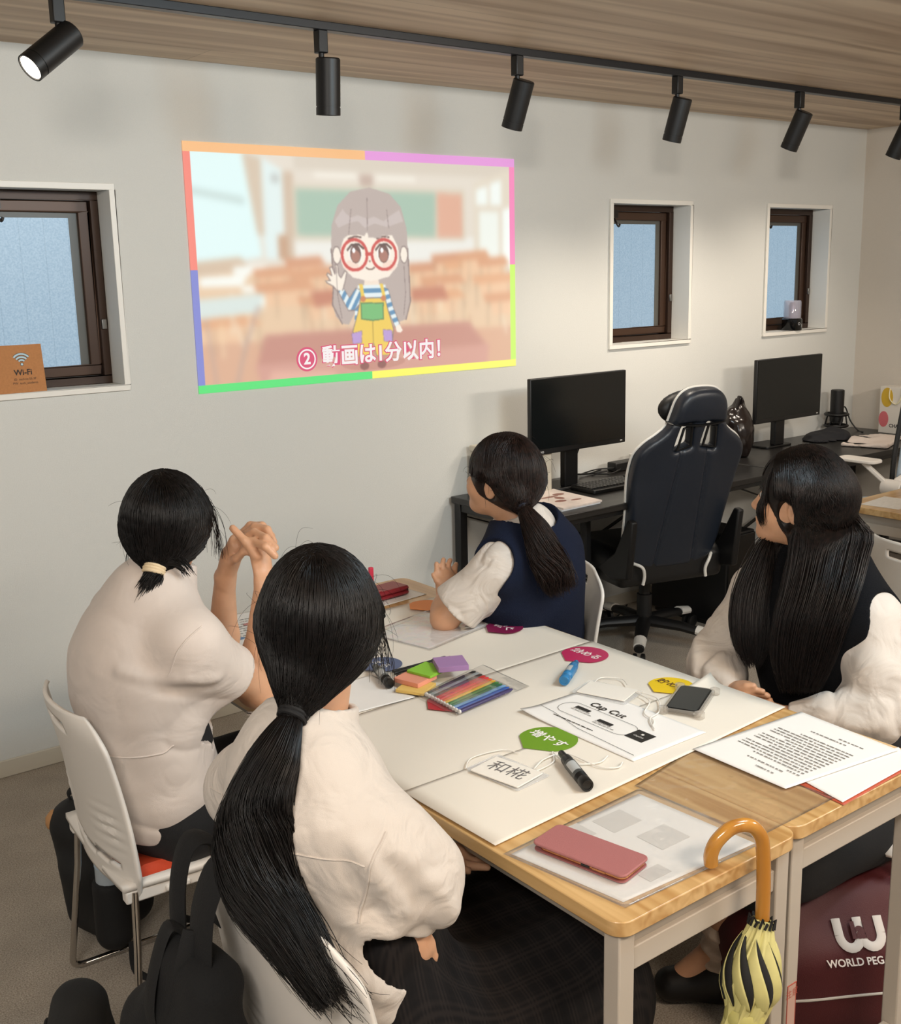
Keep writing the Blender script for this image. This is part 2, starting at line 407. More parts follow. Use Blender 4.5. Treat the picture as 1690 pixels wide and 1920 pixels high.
# windows: white boxed trim, brown aluminium frame and sash, frosted daylit pane
M_brown = mat('bronze_aluminium', '#3b2a20', 0.4, metal=0.4)
M_steel = mat('brushed_steel', '#8d8a86', 0.3, metal=1.0)
def pane_mat():
    m, nt, b = nmat('frosted_daylit_glass'); L = nt.links
    tc = nt.nodes.new('ShaderNodeTexCoord')
    n = nt.nodes.new('ShaderNodeTexNoise'); n.inputs['Scale'].default_value = 160; n.inputs['Detail'].default_value = 2
    L.new(tc.outputs['Object'], n.inputs['Vector'])
    sx = nt.nodes.new('ShaderNodeSeparateXYZ'); L.new(tc.outputs['Object'], sx.inputs[0])
    mu = nt.nodes.new('ShaderNodeMath'); mu.operation = 'MULTIPLY'; mu.inputs[1].default_value = 12.0; L.new(sx.outputs[0], mu.inputs[0])
    fr = nt.nodes.new('ShaderNodeMath'); fr.operation = 'FRACT'; L.new(mu.outputs[0], fr.inputs[0])
    lt = nt.nodes.new('ShaderNodeMath'); lt.operation = 'LESS_THAN'; lt.inputs[1].default_value = 0.035; L.new(fr.outputs[0], lt.inputs[0])
    r = nt.nodes.new('ShaderNodeValToRGB'); r.color_ramp.elements[0].position = 0.3; r.color_ramp.elements[1].position = 0.75
    r.color_ramp.elements[0].color = (*S('#8fadc4'), 1); r.color_ramp.elements[1].color = (*S('#aac4d6'), 1)
    L.new(n.outputs['Fac'], r.inputs[0])
    mx = nt.nodes.new('ShaderNodeMix'); mx.data_type = 'RGBA'; mx.blend_type = 'MULTIPLY'
    ml = nt.nodes.new('ShaderNodeMath'); ml.operation = 'MULTIPLY'; ml.inputs[1].default_value = 0.3; L.new(lt.outputs[0], ml.inputs[0]); L.new(ml.outputs[0], mx.inputs[0])
    L.new(r.outputs[0], mx.inputs[6]); mx.inputs[7].default_value = (0.5, 0.55, 0.6, 1)
    b.inputs['Base Color'].default_value = (0.05, 0.055, 0.06, 1); b.inputs['Roughness'].default_value = 0.35
    L.new(mx.outputs[2], b.inputs['Emission Color']); b.inputs['Emission Strength'].default_value = 0.82
    return m
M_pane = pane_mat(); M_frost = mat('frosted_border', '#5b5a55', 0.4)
for i, (x0, x1) in enumerate(WINS):
    wn = bpy.data.objects.new('window_%d' % (i+1), None); COL.objects.link(wn); wn.location = ((x0+x1)/2, YW, WZ0); wn['kind'] = 'structure'; wn.empty_display_size = 0.1
    t = MB(); D = 0.16
    for a in ((x0, x1, WZ0, WZ0+0.02), (x0, x1, WZ1-0.02, WZ1), (x0, x0+0.02, WZ0+0.02, WZ1-0.02), (x1-0.02, x1, WZ0+0.02, WZ1-0.02)):
        t.box(a[0], a[1], YW-0.012, YW+D, a[2], a[3])
    obj('window_trim', t, M_trim, wn, bevel=0.0015)
    a0, a1, b0, b1 = x0+0.02, x1-0.02, WZ0+0.02, WZ1-0.02; f = MB()
    for d0, d1, ww in ((0.10, 0.165, 0.028),):
        f.box(a0, a1, YW+d0, YW+d1, b0, b0+ww); f.box(a0, a1, YW+d0, YW+d1, b1-ww, b1)
        f.box(a0, a0+ww, YW+d0, YW+d1, b0+ww, b1-ww); f.box(a1-ww, a1, YW+d0, YW+d1, b0+ww, b1-ww)
    obj('window_frame', f, M_brown, wn, bevel=0.002)
    s = MB(); ww = 0.036; c0, c1, e0, e1 = a0+0.031, a1-0.031, b0+0.031, b1-0.031
    s.box(c0, c1, YW+0.118, YW+0.15, e0, e0+ww); s.box(c0, c1, YW+0.118, YW+0.15, e1-ww, e1); s.box(c0, c0+ww, YW+0.118, YW+0.15, e0+ww, e1-ww); s.box(c1-ww, c1, YW+0.118, YW+0.15, e0+ww, e1-ww)
    obj('sash', s, mat('bronze_sash', '#4a3528', 0.38, metal=0.4), wn, bevel=0.003)
    obj('window_pane', MB().box(c0+ww, c1-ww, YW+0.133, YW+0.138, e0+ww, e1-ww), M_pane, wn)
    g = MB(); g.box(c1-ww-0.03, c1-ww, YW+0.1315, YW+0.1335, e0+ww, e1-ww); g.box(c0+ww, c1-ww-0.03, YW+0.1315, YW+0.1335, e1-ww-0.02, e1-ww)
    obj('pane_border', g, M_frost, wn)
    lx = {0: 1.135, 1: 4.02, 2: 5.20}[i]
    l = MB().box(lx-0.022, lx+0.022, YW+0.09, YW+0.118, e1-0.03, e1+0.008)
    l.tube(cat([(lx+0.004, YW+0.1, e1-0.03), (lx+0.006, YW+0.085, e1-0.055), (lx+0.016, YW+0.08, e1-0.07), (lx+0.022, YW+0.078, e1-0.058)], 5), 0.005, 8)
    obj('window_latch', l, mat('latch_metal', '#3a3633', 0.35, metal=0.8), wn, bevel=0.002)
    k = MB().box(a1-0.024, a1-0.006, YW+0.092, YW+0.1, b0+0.19, b0+0.225); obj('window_catch', k, M_steel, wn, bevel=0.002)

# ------------------------------------------------------------------ the projected picture
def picture():
    W_, H_ = 700, 404
    yy, xx = np.mgrid[0:H_, 0:W_].astype(np.float32); X = xx/(W_-1); Y = yy/(H_-1); asp = 1.733
    im = np.zeros((H_, W_, 3), np.float32)
    def hx(c): return np.array([int(c[i:i+2], 16)/255 for i in (1, 3, 5)], np.float32)
    def poly(P):
        ins = np.zeros(X.shape, bool)
        for (x0, y0), (x1, y1) in zip(P, P[1:]+P[:1]):
            if y0 == y1: continue
            c = ((Y < y0) != (Y < y1)) & (X < (x1-x0)*(Y-y0)/(y1-y0)+x0); ins ^= c
        return ins
    def el(cx, cy, rx, ry): return ((X-cx)/rx)**2 + ((Y-cy)/ry)**2 < 1
    def fill(m, c, a=1.0): im[m] = im[m]*(1-a) + hx(c)*a
    def line(P, wd, c, dst=None):
        m = np.zeros(X.shape, bool)
        for (x0, y0), (x1, y1) in zip(P, P[1:]):
            dx, dy = (x1-x0)*asp, y1-y0; px, py = (X-x0)*asp, Y-y0
            t = np.clip((px*dx+py*dy)/max(dx*dx+dy*dy, 1e-9), 0, 1); m |= (px-t*dx)**2 + (py-t*dy)**2 < wd*wd
        fill(m, c); return m
    def blur(a, s):
        k = np.exp(-0.5*(np.arange(-3*s, 3*s+1)/s)**2); k /= k.sum(); r = len(k)//2
        p = np.pad(a, ((r, r), (r, r), (0, 0)), 'edge')
        p = sum(k[i]*p[i:i+a.shape[0]] for i in range(len(k))); return sum(k[i]*p[:, i:i+a.shape[1]] for i in range(len(k)))
    # the classroom, out of focus
    im[:] = hx('#d9cfc0'); fill(Y > 0.5, '#dcb994'); fill(Y > 0.8, '#cf9c7c')
    fill(poly([(0, 0), (0.16, 0.03), (0.19, 0.45), (0, 0.5)]), '#d5efee'); fill(poly([(0.18, 0.03), (0.26, 0.1), (0.25, 0.46), (0.2, 0.46)]), '#d6e6e4')
    fill(poly([(0.15, 0.03), (0.2, 0.05), (0.2, 0.36), (0.18, 0.36)]), '#c8b49c'); fill(poly([(0.255, 0.1), (0.285, 0.1), (0.285, 0.5), (0.255, 0.5)]), '#c3ab93')
    fill(poly([(0.0, 0.17), (0.15, 0.21), (0.15, 0.24), (0, 0.2)]), '#b9cfcb'); fill(el(0.235, 0.13, 0.012, 0.02), '#b3b8b4')
    fill(poly([(0.28, 0.37), (0.86, 0.37), (0.86, 0.48), (0.28, 0.48)]), '#e3e2da'); fill(poly([(0.29, 0.0), (1, 0.0), (1, 0.09), (0.29, 0.09)]), '#cdc1b0')
    fill(poly([(0.283, 0.15), (0.82, 0.15), (0.82, 0.385), (0.283, 0.385)]), '#cfc3ae')
    fill(poly([(0.291, 0.17), (0.72, 0.17), (0.716, 0.368), (0.291, 0.362)]), '#95b39f'); fill(poly([(0.724, 0.17), (0.811, 0.173), (0.811, 0.372), (0.724, 0.37)]), '#d59c81')
    fill(poly([(0.345, 0.1), (0.47, 0.1), (0.47, 0.118), (0.345, 0.118)]), '#eee9dc'); fill(poly([(0.53, 0.105), (0.655, 0.105), (0.655, 0.122), (0.53, 0.122)]), '#eee9dc')
    fill(poly([(0.48, 0.1), (0.52, 0.1), (0.52, 0.15), (0.48, 0.15)]), '#b59c8e')
    fill(poly([(0.85, 0.12), (1, 0.04), (1, 0.6), (0.85, 0.46)]), '#d7cbb7'); fill(poly([(0.86, 0.15), (0.9, 0.13), (0.9, 0.22), (0.86, 0.22)]), '#e9f0ea')
    fill(poly([(0.91, 0.12), (0.95, 0.1), (0.95, 0.22), (0.91, 0.22)]), '#e9f0ea'); fill(poly([(0.87, 0.25), (0.94, 0.25), (0.94, 0.47), (0.87, 0.45)]), '#e6ebe2'); fill(poly([(0.955, 0.24), (1, 0.22), (1, 0.55), (0.955, 0.48)]), '#edf3ee')
    fill(poly([(0, 0.47), (0.13, 0.45), (0.16, 0.5), (0, 0.53)]), '#c7ad92'); fill(poly([(0.235, 0.36), (0.262, 0.36), (0.262, 0.46), (0.235, 0.46)]), '#b98e6e')
    for q in ((0.02, 0.53, 0.13, 0.04), (0.11, 0.49, 0.09, 0.03), (0.0, 0.62, 0.2, 0.06), (0.13, 0.57, 0.07, 0.025)):
        fill(poly([(q[0], q[1]), (q[0]+q[2], q[1]-0.01), (q[0]+q[2]-0.02, q[1]+q[3]), (q[0], q[1]+q[3])]), '#eef1ea')
    rs = np.random.default_rng(3)
    for cx, cy, s in ((0.31, .46, .06), (0.33, .51, .08), (0.22, .5, .06), (0.25, .56, .09), (0.38, .5, .05), (.69, .49, .07), (.76, .45, .06), (.8, .48, .06), (.85, .44, .06), (.92, .47, .06), (.74, .55, .08), (.93, .55, .09), (.72, .62, .1), (.08, .7, .1), (.38, .62, .1), (.97, .64, .09)):
        fill(poly([(cx-s, cy), (cx+s*.7, cy-.012), (cx+s, cy+.03), (cx-s*.9, cy+.04)]), ['#cf8f66', '#d89a6d', '#c98762'][int(rs.integers(3))])
        fill(poly([(cx-s*.7, cy+.04), (cx+s*.7, cy+.03), (cx+s*.6, cy+.1), (cx-s*.6, cy+.1)]), '#e3b68e')
        for dx in (-.8, -.3, .5, .9): line([(cx+dx*s, cy+.04), (cx+dx*s*1.02, cy+.14+.1*s)], 0.0035, '#b0906f')
    for k in range(26):
        x = rs.uniform(0.02, 0.98); y = rs.uniform(0.55, 0.8); line([(x, y), (x+rs.uniform(-.01, .02), y+rs.uniform(.08, .18))], 0.004, ['#eacfa5', '#e9dcc4', '#b78a66'][int(rs.integers(3))])
    fill(poly([(0.185, 0.775), (0.827, 0.765), (0.9, 0.9), (0.155, 0.92)]), '#b8796a'); fill(poly([(0.155, 0.9), (0.9, 0.88), (0.89, 1.0), (0.17, 1.0)]), '#c78b7c')
    fill(poly([(0.0, 0.62), (0.19, 0.6), (0.17, 0.68), (0, 0.7)]), '#ccd9d4'); line([(0.17, 0.66), (0.13, 0.82), (0.1, 0.99)], 0.006, '#a98f86'); line([(0.03, 0.7), (0.05, 0.99)], 0.005, '#a98f86')
    fill(poly([(0.32, 0.6), (0.42, 0.59), (0.43, 0.65), (0.33, 0.67)]), '#b96f55'); fill(poly([(0.63, 0.6), (0.74, 0.59), (0.76, 0.66), (0.63, 0.66)]), '#b96f55')
    fill(poly([(0.2, 0.93), (0.38, 0.95), (0.4, 1), (0.18, 1)]), '#d9a08c')
    im = 1-(1-blur(im, 5))*.86
    fill(el(0.505, 0.93, 0.1, 0.03), '#a3685c', 0.3)
    base = im.copy()
    # the waving schoolgirl drawing
    O = '#8b7a78'; HAIR = '#b7a9a3'; SKIN = '#f1e6d8'
    hair = poly([(0.508, .155), (.45, .175), (.41, .235), (.39, .32), (.386, .42), (.39, .55), (.383, .66), (.392, .71), (.41, .745), (.43, .75), (.45, .70), (.565, .70), (.588, .75), (.612, .74), (.628, .66), (.627, .58), (.624, .42), (.622, .33), (.605, .235), (.57, .18)])
    fill(hair, HAIR); line([(0.386, .42), (.39, .55), (.383, .66), (.41, .745)], .003, O); line([(.624, .42), (.627, .58), (.628, .66), (.612, .74)], .003, O)
    for cx in (.402, .611): fill(el(cx, .447, .013, .04), O); fill(el(cx, .447, .0105, .035), SKIN)
    # arms, jumper, dungarees
    STR = ('#5f8fb4', '#dfe9ea')
    def stripes(m, ax, f0):
        ph = (X*asp*ax[0] + Y*ax[1])*f0; fill(m, STR[0]); fill(m & (np.mod(ph, 1) < 0.48), STR[1])
    fill(poly([(.485, .54), (.526, .54), (.53, .59), (.48, .59)]), '#ecdccb')
    tor = poly([(.462, .58), (.548, .58), (.56, .66), (.565, .76), (.447, .76), (.452, .66)]); stripes(tor, (0, 1), 26)
    arm = poly([(.455, .59), (.475, .6), (.47, .66), (.45, .69), (.43, .69), (.412, .64), (.4, .6), (.418, .585), (.435, .63)]); fill(arm, O); stripes(poly([(.457, .593), (.472, .603), (.467, .657), (.449, .686), (.431, .686), (.415, .64), (.403, .603), (.417, .588), (.435, .634)]), (0.8, .5), 30)
    ar2 = poly([(.544, .59), (.558, .6), (.572, .68), (.592, .76), (.576, .78), (.555, .7), (.545, .65)]); fill(ar2, O); stripes(poly([(.546, .593), (.557, .603), (.57, .68), (.589, .758), (.577, .775), (.557, .7), (.547, .65)]), (0.25, 1), 26)
    hand = poly([(.398, .6), (.388, .58), (.37, .565), (.366, .556), (.38, .555), (.37, .53), (.373, .522), (.385, .535), (.379, .5), (.386, .495), (.394, .527), (.395, .487), (.403, .487), (.405, .53), (.412, .545), (.424, .515), (.43, .52), (.424, .56), (.415, .6)])
    fill(hand, SKIN); line([(.398, .6), (.388, .58), (.37, .565), (.366, .556), (.38, .555), (.37, .53), (.373, .522), (.385, .535), (.379, .5), (.386, .495), (.394, .527), (.395, .487), (.403, .487), (.405, .53), (.412, .545), (.424, .515), (.43, .52), (.424, .56), (.415, .6)], .0022, O)
    fill(poly([(.576, .77), (.59, .76), (.6, .79), (.592, .8), (.58, .795)]), SKIN)
    YEL = '#e8c75c'
    fill(poly([(.466, .575), (.477, .575), (.483, .645), (.472, .645)]), YEL); fill(poly([(.53, .575), (.54, .575), (.55, .645), (.54, .645)]), YEL)
    dun = poly([(.468, .633), (.547, .637), (.556, .70), (.572, .78), (.56, .9), (.512, .9), (.504, .84), (.497, .9), (.453, .9), (.44, .78), (.458, .70)]); fill(dun, O)
    fill(poly([(.470, .637), (.545, .641), (.554, .70), (.569, .78), (.557, .896), (.514, .896), (.504, .83), (.495, .896), (.456, .896), (.443, .78), (.46, .70)]), YEL)
    fill(poly([(.468, .655), (.541, .66), (.54, .735), (.505, .74), (.468, .73)]), '#5b7f5a'); fill(poly([(.471, .66), (.538, .664), (.537, .731), (.505, .735), (.471, .726)]), '#74b877')
    for cx in (.477, .541): fill(el(cx, .64, .008, .013), '#c9825a')
    for a in ([(.437, .79), (.47, .78), (.468, .835), (.44, .84)], [(.535, .78), (.565, .785), (.566, .84), (.538, .835)]): fill(poly(a), '#7d6a8c'); fill(poly([(x*.93+.07*sum(q[0] for q in a)/4, y*.93+.07*sum(q[1] for q in a)/4) for x, y in a]), '#b698cf')
    line([(.504, .745), (.504, .83)], .0022, '#b69a4a'); fill(el(.474, .94, .014, .018), '#8c5b58'); fill(el(.529, .938, .014, .018), '#8c5b58')
    # face
    face = poly([(.418, .36), (.59, .36), (.595, .45), (.588, .5), (.56, .545), (.504, .562), (.448, .545), (.42, .5), (.413, .45)]) | el(.504, .455, .091, .105)
    fill(face, SKIN); fill(el(.445, .495, .022, .026), '#f0cdbd', .6); fill(el(.563, .495, .022, .026), '#f0cdbd', .6)
    for cx in (.459, .546):
        fill(el(cx, .438, .021, .043), '#f6f2ec'); fill(el(cx, .442, .0165, .04), '#6d5350'); fill(el(cx, .452, .0135, .026), '#a9786c'); fill(el(cx-.005, .427, .005, .011), '#ffffff')
        line([(cx-.024, .425), (cx-.012, .403), (cx+.01, .4), (cx+.024, .418)], .0045, '#5d4a48'); line([(cx-.02, .376), (cx, .366), (cx+.018, .37)], .0035, '#6d5854')
    fill(el(.502, .474, .003, .005), '#8f6d63'); line([(.49, .503), (.498, .51), (.508, .51), (.516, .502)], .003, '#6b4c47')
    fill(poly([(.413, .42), (.42, .33), (.45, .25), (.50, .2), (.56, .25), (.588, .32), (.595, .42), (.578, .37), (.565, .33), (.56, .375), (.545, .345), (.54, .375), (.50, .37), (.498, .34), (.488, .365), (.46, .355), (.455, .3), (.44, .36), (.425, .375)]), HAIR)
    fill(poly([(.4, .3), (.425, .25), (.435, .27), (.45, .285), (.47, .275), (.5, .29), (.52, .28), (.55, .3), (.57, .275), (.6, .25), (.612, .3), (.59, .31), (.56, .325), (.52, .31), (.49, .33), (.47, .3), (.44, .31), (.41, .33)]), '#cfc4c2', .55)
    for cx in (.456, .5475):
        r = np.sqrt(((X-cx)*asp)**2 + (Y-.446)**2); m = (r > .059) & (r < .0725); fill(m, '#c9504e')
    fill(poly([(.489, .435), (.513, .435), (.513, .45), (.489, .45)]), '#c9504e')
    for P in ([(.45, .25), (.44, .36)], [(.5, .2), (.498, .34)], [(.56, .25), (.565, .33)], [(.398, .48), (.4, .62), (.41, .72)], [(.61, .5), (.613, .62), (.605, .72)]): line(P, .0016, O)
    sharp = blur(im, 1)
    fig = np.abs(im-base).sum(2) > 0.012
    out = sharp
    B = out.copy()
    fr = [(Y < .038) & (X < .499), (Y < .038) & (X >= .499), (Y > .966) & (X < .497), (Y > .966) & (X >= .497), (X < .0185) & (Y < .5), (X < .0185) & (Y >= .5), (X > .98) & (Y < .5), (X > .98) & (Y >= .5)]
    for i in (4, 5, 6, 7, 0, 1, 2, 3): out[fr[i]] = hx(['#f0b983', '#df96d6', '#4fdc77', '#f2ef62', '#ee8478', '#7d84cc', '#ef86b8', '#c1ee62'][i])
    return X, Y, out, fr
def lin(a): return np.where(a <= .04045, a/12.92, ((a+.055)/1.055)**2.4)
PX0, PX1, PZ0, PZ1 = 1.767, 3.302, 1.2585, 2.1445
def build_picture():
    X, Y, im, fr = picture(); H_, W_ = X.shape
    ped = 0.08
    m = bpy.data.materials.new('projected_light'); m.use_nodes = True; nt = m.node_tree; nt.nodes.clear()
    at_ = nt.nodes.new('ShaderNodeAttribute'); at_.attribute_name = 'picture'; e = nt.nodes.new('ShaderNodeEmission'); d = nt.nodes.new('ShaderNodeBsdfDiffuse')
    d.inputs[0].default_value = (.2, .2, .2, 1); a = nt.nodes.new('ShaderNodeAddShader'); o = nt.nodes.new('ShaderNodeOutputMaterial')
    nt.links.new(at_.outputs['Color'], e.inputs[0]); nt.links.new(e.outputs[0], a.inputs[0]); nt.links.new(d.outputs[0], a.inputs[1]); nt.links.new(a.outputs[0], o.inputs[0])
    root = thing('projected_picture', 'bright projected cartoon classroom picture on the white wall', 'projection', (PX0, YW-.003, PZ0))
    used = np.zeros(X.shape, bool)
    def piece(name, mask, label=None):
        f = mask[:-1, :-1]; I = np.argwhere(f); vid = np.arange(H_*W_).reshape(H_, W_)
        q = np.stack([vid[I[:, 0], I[:, 1]], vid[I[:, 0]+1, I[:, 1]], vid[I[:, 0]+1, I[:, 1]+1], vid[I[:, 0], I[:, 1]+1]], 1)
        u, inv = np.unique(q, return_inverse=True); inv = inv.reshape(q.shape)
        P = np.stack([PX0+X.ravel()*(PX1-PX0), np.full(X.size, YW-.003), PZ1-Y.ravel()*(PZ1-PZ0)], 1)[u]
        me = fast_mesh(name, P, inv); c = np.ones((len(u), 4), np.float32); c[:, :3] = np.maximum(lin(im.reshape(-1, 3)[u])-ped, 0.0)
        ca = me.color_attributes.new('picture', 'FLOAT_COLOR', 'POINT'); ca.data.foreach_set('color', c.ravel())
        ob = obj(name, me, m, root, smooth=False)
        if label: ob['label'] = label
    names = ['orange', 'violet', 'green', 'yellow', 'red', 'blue', 'pink', 'lime']; allf = np.zeros(X.shape, bool)
    for k in (0, 1, 2, 3, 4, 5, 6, 7):
        mk = fr[k] & ~allf; allf |= fr[k]; piece('border_band', mk, names[k] + ' border band')
    piece('slide_image', ~allf)
    mp = emis('caption_pink', '#f4708f', .78); mw = emis('caption_white', '#fff8f6', .92)
    cz = PZ1 - .89*(PZ1-PZ0); X_ = lambda u: PX0+u*(PX1-PX0)
    for s, u, sz in (('動画は1分以内！', .552, .085),):
        text_obj('caption_outline', s, sz, mp, (X_(u), YW-.0045, cz), (1, 0, 0), (0, 0, 1), root, offset=.0058)
        text_obj('caption', s, sz, mw, (X_(u), YW-.006, cz), (1, 0, 0), (0, 0, 1), root, offset=.0022)
    cx = X_(.30); ring = MB()
    for r0, r1, mm, dy, nm in ((0, .047, mp, .0042, 'number_outline'), (.033, .039, mw, .0055, 'number_ring')):
        q = MB(); n = 40
        a = [q.bm.verts.new((cx+r1*math.cos(2*math.pi*k/n), YW-dy, cz+r1*math.sin(2*math.pi*k/n))) for k in range(n)]
        if r0 == 0: q.bm.faces.new(a)
        else:
            b = [q.bm.verts.new((cx+r0*math.cos(2*math.pi*k/n), YW-dy, cz+r0*math.sin(2*math.pi*k/n))) for k in range(n)]
            for k in range(n): q.bm.faces.new((a[k], a[(k+1) % n], b[(k+1) % n], b[k]))
        obj(nm, q, mm, root, smooth=False)
    text_obj('number', '2', .06, mw, (cx, YW-.006, cz), (1, 0, 0), (0, 0, 1), root, offset=.002)
build_picture()

# ------------------------------------------------------------------ track and spotlights
tr = obj('lighting_track', MB().box(-0.2, 5.9, 3.028, 3.063, ZC-.024, ZC), mat('track_black', '#15171b', 0.35), bevel=.002)
tag(tr, 'long black lighting track across the wood ceiling', 'lighting track')
M_lens = emis('lit_lens', '#fff1dd', 9.0)
SP = [(1.095, (-.76, -.14, -.60), True, 'black track spotlight at the left end, lit and turned to the wall'),
      (1.884, (.02, .10, -1), False, 'black track spotlight pointing straight down left of the screen top'),
      (2.662, (-.05, .36, -.93), False, 'black track spotlight above the right edge of the projected picture'),
      (3.476, (-.03, .30, -.95), True, 'black track spotlight above the middle window'),
      (4.251, (-.05, .42, -.9), True, 'black track spotlight between the two right windows'),
      (5.064, (-.05, .42, -.9), True, 'black track spotlight cut by the right edge of the photo')]
for x, d, lit, lb in SP:
    root = thing('track_spotlight', lb, 'spotlight', (x, 3.045, ZC-.024), 0, 'black spotlights on the ceiling track')
    obj('track_adapter', MB().box(x-.016, x+.016, 3.029, 3.061, ZC-.088, ZC-.0235), M_black, root, bevel=.003)
    nk = V((x, 3.045, ZC-.088)); piv = V((x, 3.045, ZC-.118))
    obj('stem', MB().tube([nk, piv - V((0, 0, .012))], .0085, 12), M_black, root)
    d = V(d).normalized(); rot = d.to_track_quat('-Z', 'Y').to_matrix(); c = piv + V((.018, -.006, -.004)); L = .165
    b = MB().lathe([(.0, .022), (.0335, .022), (.037, .018), (.037, -L+.05), (.0355, -L+.05), (.0355, -L+.046), (.037, -L+.046), (.037, -L+.024), (.033, -L+.024), (.031, -L+.034), (0, -L+.034)], 32, c, rot)
    obj('spotlight_head', b, M_black, root, angle=40)
    lp = MB().lathe([(0, -L+.0275), (.031, -L+.0275), (.031, -L+.0265), (0, -L+.0265)], 24, c, rot)
    obj('spotlight_lens', lp, M_lens if lit else mat('dark_lens', '#3a3a3a', .2), root)
    if lit:
        e = c + d*(L-.02); pw = {1.095: 8, 3.476: 38, 4.251: 40, 5.064: 30}[x]
        spot('spotlight_beam', e, e+d, pw, (1, .88, .74), 110, 1.0, .03)

# card and glass lamp on the sills
cd = thing('wifi_card', 'brown kraft card with a wireless symbol on the left window sill', 'card', (1.12, 3.80, 1.315))
Mk = mat('kraft_paper', '#b97f4e', .8, var=.06, vscale=150, bump=.1)
cr = V((1, 0, 0)); cu_ = V((.0, .14, 1)).normalized(); cn = cr.cross(cu_)
MC = Matrix(((1, 0, 0, 1.125), (0, cu_.y, cn.y, 3.800), (0, cu_.z, cn.z, 1.316), (0, 0, 0, 1)))
MC = Matrix(((cr.x, cu_.x, cn.x, 1.118), (cr.y, cu_.y, cn.y, 3.800), (cr.z, cu_.z, cn.z, 1.3155), (0, 0, 0, 1)))
obj('card_board', MB().prism([(-.1, 0), (.1, 0), (.1, .157), (-.1, .157)], -.0015, .0015, MC), Mk, cd)
obj('easel_back', MB().bar(MC @ V((0, .1, -.002)), (1.118, 3.86, 1.3155), .05, .002), Mk, cd)
ink = mat('card_ink', '#2b2320', .7)
def on_card(s, size, x, y, off=0.0): text_obj('lettering', s, size, ink, MC @ V((x, y, .0019)), cr, cu_, cd, offset=off)
on_card('Wi-Fi', .026, .03, .066, .0006); on_card('ID  techrie-SS-3F', .0105, .034, .044); on_card('PW  tech_students', .0105, .034, .031)
wf = MB(); wo = MB()
for r in (.012, .022, .032):
    for q, ww, lift in ((wo, .0085, .0017), (wf, .0058, .0021)):
        pts = [MC @ V((.03+r*math.sin(a), .095+r*math.cos(a), lift)) for a in np.linspace(-.85, .85, 14)]
        q.tube(pts, ww/2, 6, flat=.08, up=tuple(cn))
for q, rr, lift in ((wo, .0055, .0017), (wf, .004, .0021)): q.prism([(.03+rr*math.cos(a), .093+rr*math.sin(a)) for a in np.linspace(0, 6.28, 16)[:-1]], lift-.0004, lift, MC)
obj('symbol_outline', wo, ink, cd); obj('symbol', wf, mat('symbol_blue', '#b9d3de', .6), cd)
lm = thing('glass_lamp', 'small clear glass lamp with a black base on the right window sill', 'lamp', (5.37, 3.835, 1.315))
obj('lamp_base', MB().lathe([(0, 1.315), (.052, 1.315), (.055, 1.32), (.055, 1.375), (.05, 1.381), (0, 1.381)], 32, (5.37, 3.835, 0)), M_blackg, lm)
gl = film('clear_glass', '#d9d6e6', .28, .03)
obj('glass_tube', MB().lathe([(.047, 1.381), (.047, 1.47), (.043, 1.478), (.04, 1.47), (.043, 1.381)], 28, (5.37, 3.835, 0)), gl, lm)
obj('bulb_column', MB().lathe([(0, 1.381), (.018, 1.381), (.02, 1.45), (.014, 1.468), (0, 1.47)], 20, (5.37, 3.835, 0)), mat('lamp_core', '#8d8090', .2, metal=.5), lm)
q = MB()
for k in range(2): q.tube([(5.36+.02*k+.007*math.cos(a), 3.835-.0545+.002*k, 1.352+.007*math.sin(a)-.01*k) for a in np.linspace(0, 6.28, 14)[:-1]], .0014, 6, closed=True)
obj('base_mark', q, mat('mark_white', '#c9c9c9', .5), lm)
